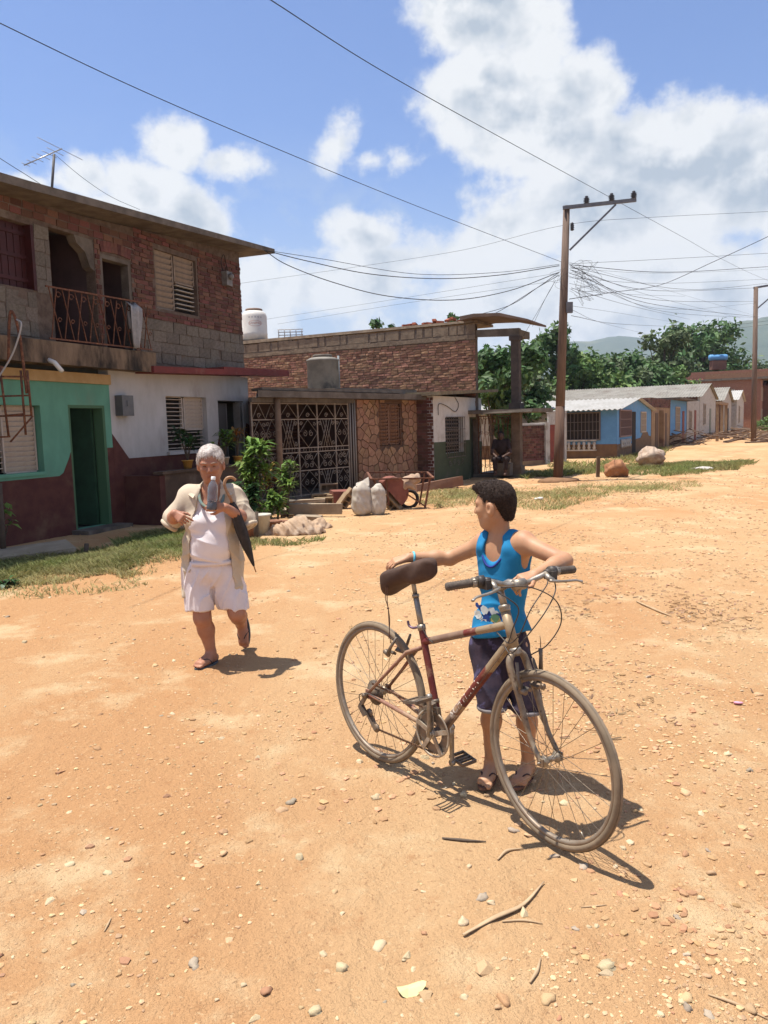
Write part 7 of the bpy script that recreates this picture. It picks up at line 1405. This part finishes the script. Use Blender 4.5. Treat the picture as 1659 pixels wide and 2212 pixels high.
    for i in range(22):
        pr.cur = (0, 2, 1, 0, 3, 2)[i % 6]; u_ = rs.uniform(-.085, .03); z_ = chest.z-.205+rs.uniform(-.05, .04); r_ = rs.uniform(.010, .026); n_ = rs.randint(5, 7)
        ff = (tf*.6+pf*.4).normalized(); ll = V((-ff.y, ff.x, 0)); ring_ = []
        cz = (chest.lerp(pel, .72)+pf*.006)
        for q in range(n_):
            a = 2*math.pi*q/n_+i; uu = u_+math.cos(a)*r_*rs.uniform(.7, 1.2); zz = z_+math.sin(a)*r_*rs.uniform(.7, 1.2)
            dd = .088; ring_.append(B(V((cz.x, cz.y, zz))+ll*uu+ff*(math.sqrt(max(.0, 1-(uu/.125)**2))*dd+.0055+i*.0003)))
        pr.add(ring_, [tuple(range(n_))])
    pr.build('shirt_print', cols, top)
    # shorts
    S = Field(V((.2, 3.15, .25)), V((.85, 3.75, .86)), .0045); Mp = fmat(pf, pl, V((0, 0, 1)))
    S.ell(pel+V((0, 0, .02)), (.088, .116, .12), Mp, .05)
    for hp_, kn in ((hipR, kneeR), (hipL, kneeL)): S.cone(hp_+V((0, 0, -.01)), kn-V((0, 0, .012)), .078, .066, .03)
    S.cone(hipR-V((0, 0, .25)), hipR-V((0, 0, .02))+pl*.04, .02, .02, .01, 'cut') if False else None
    S.half(pel+V((0, 0, .09)), (0, 0, 1)); S.half(V((0, 0, kneeR.z-.038)), (.0, 0, -1)); S.wrinkle(.004, 8, (40, 40, 22)); S.fold(.009, 9, (40, 40, 18))
    sh_ = pt('shorts', S, shorts_m)
    for hp_, kn in ((hipR, kneeR), (hipL, kneeL)):
        c = MB(); p = kn.lerp(hp_, .0)-V((0, 0, .030)); c.lathe([(.066, -.012), (.070, -.006), (.070, .004), (.064, .008)], Matrix.Translation(B(p)), 24); c.build('cuff', mat('grey_cuff', (.19, .17, .17), (.26, .24, .24), 20, .9), sh_)
    # hair
    Hh = Field(hc-V((.17, .17, .16)), hc+V((.17, .17, .17)), .003)
    Hh.ell(P(-.010, 0, .033), V((.0985, .079, .0895))*.92, HM, .01); Hh.cone(P(-.060, 0, -.02), P(-.056, 0, -.055), .038, .034, .03)
    Hh.cone(P(.058, .02, .092), P(.088, .025, .094), .022, .012, .03); Hh.cone(P(.05, -.03, .092), P(.082, -.03, .086), .022, .012, .03)
    X, Y, Z = Hh.grid(); fa = ((X-hc.x)*hf.x+(Y-hc.y)*hf.y+(Z-hc.z)*hf.z)/.92; za = ((X-hc.x)*hu.x+(Y-hc.y)*hu.y+(Z-hc.z)*hu.z)/.92
    line = np.interp(fa, [-.2, -.055, -.036, -.028, .014, .018, .030, .036, .066, .12], [-.085, -.078, -.045, .012, .024, -.012, -.008, .040, .068, .074]).astype(np.float32)
    line = line+(.005*np.sin(fa*420+X*300)+.004*np.sin(Y*390-fa*230)).astype(np.float32); Hh.d = np.maximum(Hh.d, (line-za)*.5); Hh.wrinkle(.0005, 2, (330, 330, 300)); Hh.wrinkle(.0007, 4, (120, 120, 110))
    hr = pt('hair', Hh, hairm); strands(hr, 9000, .008, .0009, mat('loose_brown_hair', (.022, .013, .010), None, rough=.8, island=.5), (hf.x*.8, hf.y*.8, -.35))
    # eye, brow, bracelet, sandals
    e = MB(); e.blob(B(P(.0785, .031, .001)), .0105, 1, 0, 2, (1, 1, .62)); e.build('eye', mat('dark_eye', (.03, .02, .015), None, rough=.25), body)
    e = MB(); e.tube([B(P(.094, .016, .022)), B(P(.088, .034, .027)), B(P(.070, .050, .022))], [.0035, .004, .002], 6); e.build('eyebrow', hairm, body)
    e = MB(); d_ = (wrR-elR).normalized(); cpt = wrR-d_*.020; a_ = d_.orthogonal().normalized(); c_ = d_.cross(a_); e.tube([B(cpt+(a_*math.cos(2*math.pi*i/20)+c_*math.sin(2*math.pi*i/20))*.0245) for i in range(20)], .0052, 8, closed=True)
    br = e.build('bracelet', mat('turquoise_bracelet', (.10, .45, .58), (.18, .55, .62), 60, .4), None); br.location = (.53, 3.40, 0); tag(br, 'turquoise bracelet worn on the wrist of the boy', 'bracelet')
    for i, (an, dirv, lb) in enumerate(((ankR, V((-.38, -.92, 0)), 'brown flip-flop under the foot beside the crank pedal'), (ankL, V((-.55, -.83, 0)), 'brown flip-flop on the foot seen through the front wheel'))):
        dirv.normalize(); sd = V((-dirv.y, dirv.x, 0)); s_ = MB(); base = V((an.x, an.y, 0)); n_ = 24; vs = []
        for zz in (.002, .014):
            for q in range(n_):
                a = 2*math.pi*q/n_; ca, sa = math.cos(a), math.sin(a); ln = .052+.112*(ca+1)/2*1.05; vs.append(base+dirv*(.052+ca*.108)+sd*(sa*(.036+.008*ca))+V((0, 0, zz)))
        fs = [tuple(range(n_))[::-1], tuple(range(n_, 2*n_))]+[(q, (q+1) % n_, (q+1) % n_+n_, q+n_) for q in range(n_)]
        s_.add(vs, fs); so = s_.build('flip_flop', mat('brown_rubber', (.10, .05, .035), (.15, .08, .055), 30, .8)); tag(so, lb, 'flip-flop', 'flip-flops of the boy')
        t_ = MB(); toe = base+dirv*.125+V((0, 0, .022)); 
        for g in (-1, 1): t_.tube(bez([base+dirv*.035+sd*(g*.037)+V((0, 0, .016)), base+dirv*.075+sd*(g*.026)+V((0, 0, .050)), toe+V((0, 0, .010))], 5), .005, 6, squash=.6)
        t_.build('strap', mat('dark_strap', (.06, .03, .025), None, rough=.7), so)
    return root
boy = make_boy()
def make_woman():
    V = Vector; skin = mat('sun_browned_skin', (.37, .175, .105), (.31, .135, .08), 9, .55, .12, 90, spec=.35, sss=.10, bdist=.003)
    white = mat('white_cotton', (.72, .66, .66), (.66, .60, .60), 5, .85, .2, 110, bdist=.004)
    pinkw = mat('off_white_shorts', (.68, .61, .60), (.62, .55, .55), 6, .85, .2, 60, bdist=.006)
    cream = mat('cream_linen', (.50, .415, .31), (.44, .36, .265), 7, .9, .3, 70, bdist=.006)
    grey = mat('white_grey_hair', (.55, .49, .45), (.36, .315, .285), 45, .85, .9, 160, bdist=.008, stretch=(1, 1, .4))
    Y0 = 5.42; c0 = gp(462, 1432); c0.y = Y0
    root = thing('person', 'elderly woman in white shorts and open cream shirt walking, drinking from a bottle', 'woman', (c0.x, Y0, 0)); O = V((c0.x, Y0, 0))
    def pt(name, F, m, par=root):
        me = F.mesh(name, m); me.transform(Matrix.Translation(-O)); return new_obj(name, me, par)
    A = lambda x, y, dy=0.0: at(x, y, Y0+dy)
    f = V((.14, -.99, 0)); l = V((.99, .14, 0)); u = V((0, 0, 1)); M = fmat(f, l, u)
    hc = A(455, 1001, -.02); hf, hl, hu = fr3((.10, -.98, -.20))
    nb = A(458, 1062, .01); chest = A(456, 1110, .02); belly = A(458, 1172, .01); pel = A(458, 1228, .03)
    shR = A(413, 1072, .03); shL = A(503, 1072, .03)                    # her right is on the photo's left
    elR = A(375, 1122, .02); wrR = A(377, 1109, -.16); elL = A(530, 1122, -.02); wrL = A(486, 1096, -.24)
    hipR = pel-l*.085-u*.02; hipL = pel+l*.085-u*.02
    kneeR = A(437, 1335, -.05); ankR = A(456, 1405, .0); kneeL = A(512, 1325, -.02); ankL = A(519, 1347, .28)
    ankR.z = .075
    F = Field(O+V((-.45, -.45, -.01)), O+V((.45, .5, 1.66)), .005)
    def torso(F, off=0.0, k=.06):
        F.ell(chest+u*.02, (.105, .150, .125), M, k, off=off); F.ell(belly+f*.03, (.130, .160, .135), M, k, off=off); F.ell(pel+f*.005, (.130, .175, .115), M, k, off=off)
        for g in (-1, 1): F.ell(chest+l*(g*.072)+f*.072-u*.055, (.072, .076, .070), M, .04, off=off); F.ell(chest+l*(g*.09)+u*.10, (.062, .062, .05), M, .05, off=off)
    torso(F)
    F.cone(nb-u*.03, hc-hu*.07-hf*.01, .062, .056, .03); F.cone(nb-u*.01, shR, .046, .05, .04); F.cone(nb-u*.01, shL, .046, .05, .04)
    for sh, el, wr in ((shR, elR, wrR), (shL, elL, wrL)): F.cone(sh, el, .055, .043, .03); F.cone(el, el.lerp(wr, .3), .043, .043, .02); F.cone(el.lerp(wr, .3), wr, .043, .028, .02)
    for hp_, kn, an in ((hipR, kneeR, ankR), (hipL, kneeL, ankL)):
        F.cone(hp_, kn, .095, .058, .03); b = kn.lerp(an, .35)+V((0, .02, 0)); F.cone(kn, b, .056, .056, .03); F.cone(b, an, .056, .033, .03)
    def foot(an, d, upv, sc=1.0):
        d = V(d).normalized(); upv = (V(upv)-d*V(upv).dot(d)).normalized(); s = d.cross(upv); base = an-upv*.045
        F.cone(an, base+upv*.015, .034, .032, .02); F.cone(base-d*.035, base+d*.07, .031, .030, .02); F.cone(base+d*.02+upv*.025, base+d*.13-upv*.002, .033, .022, .02)
        for o in (-.02, .02): F.cone(base+d*.06+s*o*.8, base+d*.135+s*o-upv*.004, .025, .020, .02)
        for i in range(5): p = base+d*(.142-.006*abs(i-1))+s*(-.030+.015*i)-upv*.010; F.cone(p, p+d*.030-upv*.002, .0105, .009, .004)
        return base, d, upv, s
    ft1 = foot(ankR, (-.42, -.90, 0), u); ft2 = foot(ankL, (.03, -.30, -.95), (-.25, -.90, .30))
    P, HM = head(F, hc, hf, hl, hu, 1.07, True)
    # left hand round the bottle, right hand pinching the shirt edge
    bot = A(459, 1069, -.27)
    hand(F, wrL, V((-.90, -.22, .16)), V((.0, -.95, .2)), 1, ((.35, .9, .6), (.35, .9, .6), (.35, .9, .6), (.35, .9, .6)), 1.0, ((.7, .5, -.5), (.9, .1, -.5)))
    hand(F, wrR, V((.62, -.45, -.35)), V((-.20, -.85, .45)), 1, ((1.0, 1.1, .9), (1.0, 1.1, .9), (.9, 1.0, .8), (.5, .6, .5)), 1.0, ((.8, .5, -.4), (.9, .1, -.3)))
    body = pt('body', F, skin)
    # white sleeveless top
    T = Field(O+V((-.3, -.35, .65)), O+V((.3, .25, 1.36)), .005); torso(T, .011)
    T.cone(nb+u*.08, nb+f*.07-u*.05, .075, .082, .012, 'cut'); T.cone(nb+f*.05-u*.02, nb+f*.16-u*.055, .080, .085, .012, 'cut')
    for g, sh in ((-1, shR), (1, shL)): T.cone(sh+l*(g*.03)+u*.05, sh+l*(g*.045)-u*.10, .07, .06, .012, 'cut')
    T.half(pel+u*.055, (.0, .0, -1)); T.wrinkle(.004, 5, (24, 24, 40)); T.fold(.007, 6, (16, 16, 44)); top = pt('sleeveless_top', T, white)
    tr = MB(); tr.tube([p-O for p in bez([nb+l*.085+f*.05+u*.015, nb+l*.075+f*.105-u*.06, nb+l*.03+f*.135-u*.098, nb-l*.03+f*.135-u*.094, nb-l*.072+f*.105-u*.055, nb-l*.085+f*.05+u*.015], 6)], .011, 7, squash=.6); tr.build('neck_trim', mat('teal_trim', (.10, .17, .19), (.20, .22, .14), 30, .8), top)
    # knee-length shorts
    S = Field(O+V((-.33, -.35, .36)), O+V((.33, .35, .98)), .005); S.ell(pel+f*.005, (.140, .186, .125), M, .05); S.ell(belly+f*.02-u*.03, (.135, .165, .10), M, .05)
    S.cone(hipR, kneeR-u*.06-l*.02, .115, .094, .035); S.cone(hipL-u*.02, kneeL+V((-.01, .03, -.05)), .115, .092, .035)
    S.half(pel+u*.075, (0, 0, 1)); S.half(kneeR+u*.055, (.03, -.18, -1)); S.wrinkle(.006, 11, (22, 22, 12)); S.fold(.010, 12, (34, 34, 7)); sh_ = pt('shorts', S, pinkw)
    w = MB(); w.lathe([(1, -.5), (1.012, 0), (1, .5)], Matrix.Translation(pel+u*.058-O) @ Matrix(((f.x*.146, l.x*.178, 0, f.x*.018), (f.y*.146, l.y*.178, 0, f.y*.018), (0, 0, .03, 0), (0, 0, 0, 1))), 36); w.build('waistband', pinkw, sh_)
    # open shirt with rolled sleeves
    B = Field(O+V((-.47, -.42, .48)), O+V((.47, .36, 1.40)), .0055); torso(B, .020, .06)
    B.cone(nb-u*.012, shR, .066, .068, .04); B.cone(nb-u*.012, shL, .066, .068, .04); B.cone(nb-u*.03-f*.03, nb+u*.035-f*.03, .075, .070, .03)
    for sh, el in ((shR, elR), (shL, elL)): B.cone(sh, sh.lerp(el, .98), .070, .068, .04)
    for g in (-1, 1): B.cone(belly+l*(g*.12)-f*.03, pel+l*(g*.145)-f*.03-u*.20, .080, .064, .05); B.cone(belly+l*(g*.125)+f*.05, pel+l*(g*.168)+f*.06-u*.17, .050, .032, .04)
    B.cone(belly-f*.06, pel-f*.085-u*.18, .12, .10, .05)
    X, Y, Z = B.grid(); la = (X-chest.x)*l.x+(Y-chest.y)*l.y; fa = (X-chest.x)*f.x+(Y-chest.y)*f.y; za = Z-chest.z
    wid = np.interp(za.ravel(), [-.5, -.2, .0, .12, .2], [.155, .135, .105, .075, .055]).astype(np.float32)[None, None, :]
    op = np.maximum(np.abs(la+.01)-wid, .02-fa); B.d = np.maximum(B.d, -op)
    inner = np.maximum(np.abs(la)-.5, 0)
    B.cone(nb+u*.10+f*.02, nb+f*.05-u*.02, .062, .066, .01, 'cut'); B.half(pel-u*.20, (.10, .0, -1)); B.wrinkle(.007, 21, (20, 20, 13)); B.fold(.009, 31, (30, 30, 12)); shirt = pt('open_shirt', B, cream)
    for g in (-1, 1):
        col = MB(); col.add([p-O for p in (nb+l*(g*.060)-f*.02+u*.045, nb+l*(g*.085)+f*.045+u*.02, nb+l*(g*.120)+f*.110-u*.035, nb+l*(g*.155)+f*.065-u*.012, nb+l*(g*.115)-f*.03+u*.020)], [(0, 1, 2, 3, 4)] if g > 0 else [(4, 3, 2, 1, 0)])
        o = col.build('collar', cream, shirt); sd = o.modifiers.new('solid', 'SOLIDIFY'); sd.thickness = .008; sd.offset = 0
    for sh, el, wr in ((shR, elR, wrR), (shL, elL, wrL)):
        d_ = (el-sh).normalized(); a_ = d_.orthogonal().normalized(); b_ = d_.cross(a_); c_ = sh.lerp(el, .98)+d_*.055; cu = MB(); cu.tube([c_+(a_*math.cos(i*math.pi/12)+b_*math.sin(i*math.pi/12))*.052-O for i in range(24)], .016, 8, closed=True); cu.build('rolled_cuff', cream, shirt)
    # short white hair
    Hh = Field(hc-V((.17, .17, .17)), hc+V((.17, .17, .18)), .0045); Hh.ell(P(-.012, 0, .030), V((.107, .086, .097))*1.05, HM, .01); Hh.cone(P(-.06, 0, -.02), P(-.05, 0, -.06), .06, .05, .03)
    X, Y, Z = Hh.grid(); fa = (X-hc.x)*hf.x+(Y-hc.y)*hf.y+(Z-hc.z)*hf.z; za = (X-hc.x)*hu.x+(Y-hc.y)*hu.y+(Z-hc.z)*hu.z
    line = (np.interp(fa, [-.2, -.04, -.02, .012, .03, .060, .078, .12], [-.09, -.08, -.02, -.01, .0, .044, .064, .07])+.007*np.sin(X*260+fa*90)+.005*np.sin(X*430)).astype(np.float32); Hh.d = np.maximum(Hh.d, (line-za)*.7); Hh.wrinkle(.003, 7, (90, 90, 70)); hr = pt('hair', Hh, grey); strands(hr, 6000, .016, .0012, mat('loose_grey_hair', (.52, .46, .42), None, rough=.8, island=.4), (0, .35, -.8))
    for g in (-1, 1):
        e = MB(); e.blob(P(.0795, g*.031, .000)-O, .0105, 1, 0, 2, (1.15, 1, .42)); e.build('eye', mat('shaded_eye', (.06, .04, .03), None, rough=.3), body)
        e = MB(); e.tube([P(.099, g*.014, .022)-O, P(.094, g*.032, .026)-O, P(.078, g*.048, .021)-O], [.003, .0035, .002], 6); e.build('eyebrow', mat('grey_brow', (.30, .22, .17), None, rough=.8), body)
    e = MB(); e.tube([P(.0955, .022, -.063)-O, P(.0985, 0, -.0625)-O, P(.0955, -.022, -.063)-O], [.0016, .0028, .0016], 6); e.build('lips', mat('lip', (.28, .10, .07), None, rough=.5), body)
    # bottle
    glass = bpy.data.materials.new('clear_plastic'); glass.use_nodes = True; b = glass.node_tree.nodes['Principled BSDF']; b.inputs['Base Color'].default_value = (.50, .56, .66, 1); b.inputs['Transmission Weight'].default_value = .85; b.inputs['Roughness'].default_value = .08; b.inputs['IOR'].default_value = 1.2
    bt = thing('water_bottle', 'clear plastic water bottle with white cap held to the chest of the woman', 'bottle'); bm_ = TR(bot, R(-8), R(4)); bt.matrix_world = bm_
    m_ = MB(); m_.lathe([(.010, -.10), (.031, -.098), (.033, -.09), (.033, -.06), (.030, -.05), (.033, -.04), (.033, -.01), (.031, .0), (.033, .01), (.033, .045), (.028, .07), (.014, .092), (.012, .10)], None, 22); m_.build('bottle_body', glass, bt)
    m_ = MB(); m_.lathe([(.0145, .098), (.0150, .100), (.0150, .118), (.013, .121)], None, 18); m_.build('cap', mat('white_cap', (.72, .72, .70), None, rough=.5), bt)
    # folded umbrella hooked on the shoulder
    um = thing('umbrella', 'folded black umbrella with hooked wooden handle hanging from the shoulder of the woman', 'umbrella'); h0 = A(497, 1074, -.17); tip = A(553, 1236, -.02); dn = (tip-h0).normalized(); um.location = tip; q = lambda p: V(p)-tip
    wood = mat('varnished_wood', (.36, .20, .10), (.28, .14, .065), 20, .4, stretch=(1, 1, 6)); m_ = MB(); m_.tube([q(p) for p in bez([h0+dn*.04, h0, h0+V((-.022, 0, .045)), h0+V((-.034, .0, .090)), h0+V((-.020, .01, .125)), h0+V((.012, .02, .132)), h0+V((.038, .03, .112))], 6)], .0105, 8); m_.build('handle', wood, um)
    m_ = MB(); L_ = (tip-h0).length; n_ = 14; vs = []; fs = []; e1 = dn.orthogonal().normalized(); e2 = dn.cross(e1)
    prof = [(.04, .016), (.08, .026), (.14, .032), (.25, .036), (.36, .030), (L_-.07, .010), (L_-.05, .006)]
    for d_, r_ in prof:
        for i in range(n_):
            a = 2*math.pi*i/n_; rr = r_*(1+.18*math.sin(i*math.pi)+(.16 if i % 2 else -.1)); vs.append(q(h0+dn*d_+(e1*math.cos(a)+e2*math.sin(a))*rr))
    for i in range(len(prof)-1):
        for j in range(n_): fs.append((i*n_+j, i*n_+(j+1) % n_, (i+1)*n_+(j+1) % n_, (i+1)*n_+j))
    m_.add(vs, fs, True); m_.build('canopy', mat('black_umbrella_cloth', (.022, .020, .022), (.04, .035, .035), 20, .7), um)
    m_ = MB(); m_.tube([q(h0+dn*(L_-.07)), q(tip)], .0045, 8); m_.build('tip', wood, um)
    # flip-flops
    for (base, d, upv, s), nm, lb in ((ft1, 'flip_flop', 'dark flip-flop planted on the dirt under the walking woman'), (ft2, 'flip_flop', 'dark blue flip-flop on the raised foot of the woman')):
        m_ = MB(); n_ = 26; vs = []
        for off in (-.050, -.034):
            for i in range(n_):
                a = 2*math.pi*i/n_; ca, sa = math.cos(a), math.sin(a); vs.append(base+d*(.055+ca*.125)+s*(sa*(.042+.008*ca))+upv*(off+.010))
        m_.add(vs, [tuple(range(n_))[::-1], tuple(range(n_, 2*n_))]+[(i, (i+1) % n_, (i+1) % n_+n_, i+n_) for i in range(n_)]); so = m_.build(nm, mat('slate_rubber', (.055, .07, .085), (.09, .10, .11), 30, .7)); tag(so, lb, 'flip-flop')
        t_ = MB()
        for g in (-1, 1): t_.tube(bez([base+d*.045+s*(g*.044)-upv*.02, base+d*.085+s*(g*.030)+upv*.022, base+d*.135+upv*.012, base+d*.145-upv*.015], 5), .0075, 6, squash=.5)
        t_.build('strap', mat('black_strap', (.03, .03, .03), None, rough=.6), so)
    return root
woman = make_woman()
seated_person()
# ------------------------------------------------------------------ air
def haze():
    mb = MB(); mb.box(-3600, 5200, -60, 4600, -60, 440); m = bpy.data.materials.new('summer_haze'); m.use_nodes = True; nt = m.node_tree; nt.nodes.clear(); out = nt.nodes.new('ShaderNodeOutputMaterial'); v = nt.nodes.new('ShaderNodeVolumePrincipled'); v.inputs['Color'].default_value = (.72, .84, 1.0, 1); v.inputs['Density'].default_value = 1.55e-4; v.inputs['Anisotropy'].default_value = .2; nt.links.new(v.outputs[0], out.inputs['Volume'])
    o = mb.build('haze', m); tag(o, kind='stuff')
haze()
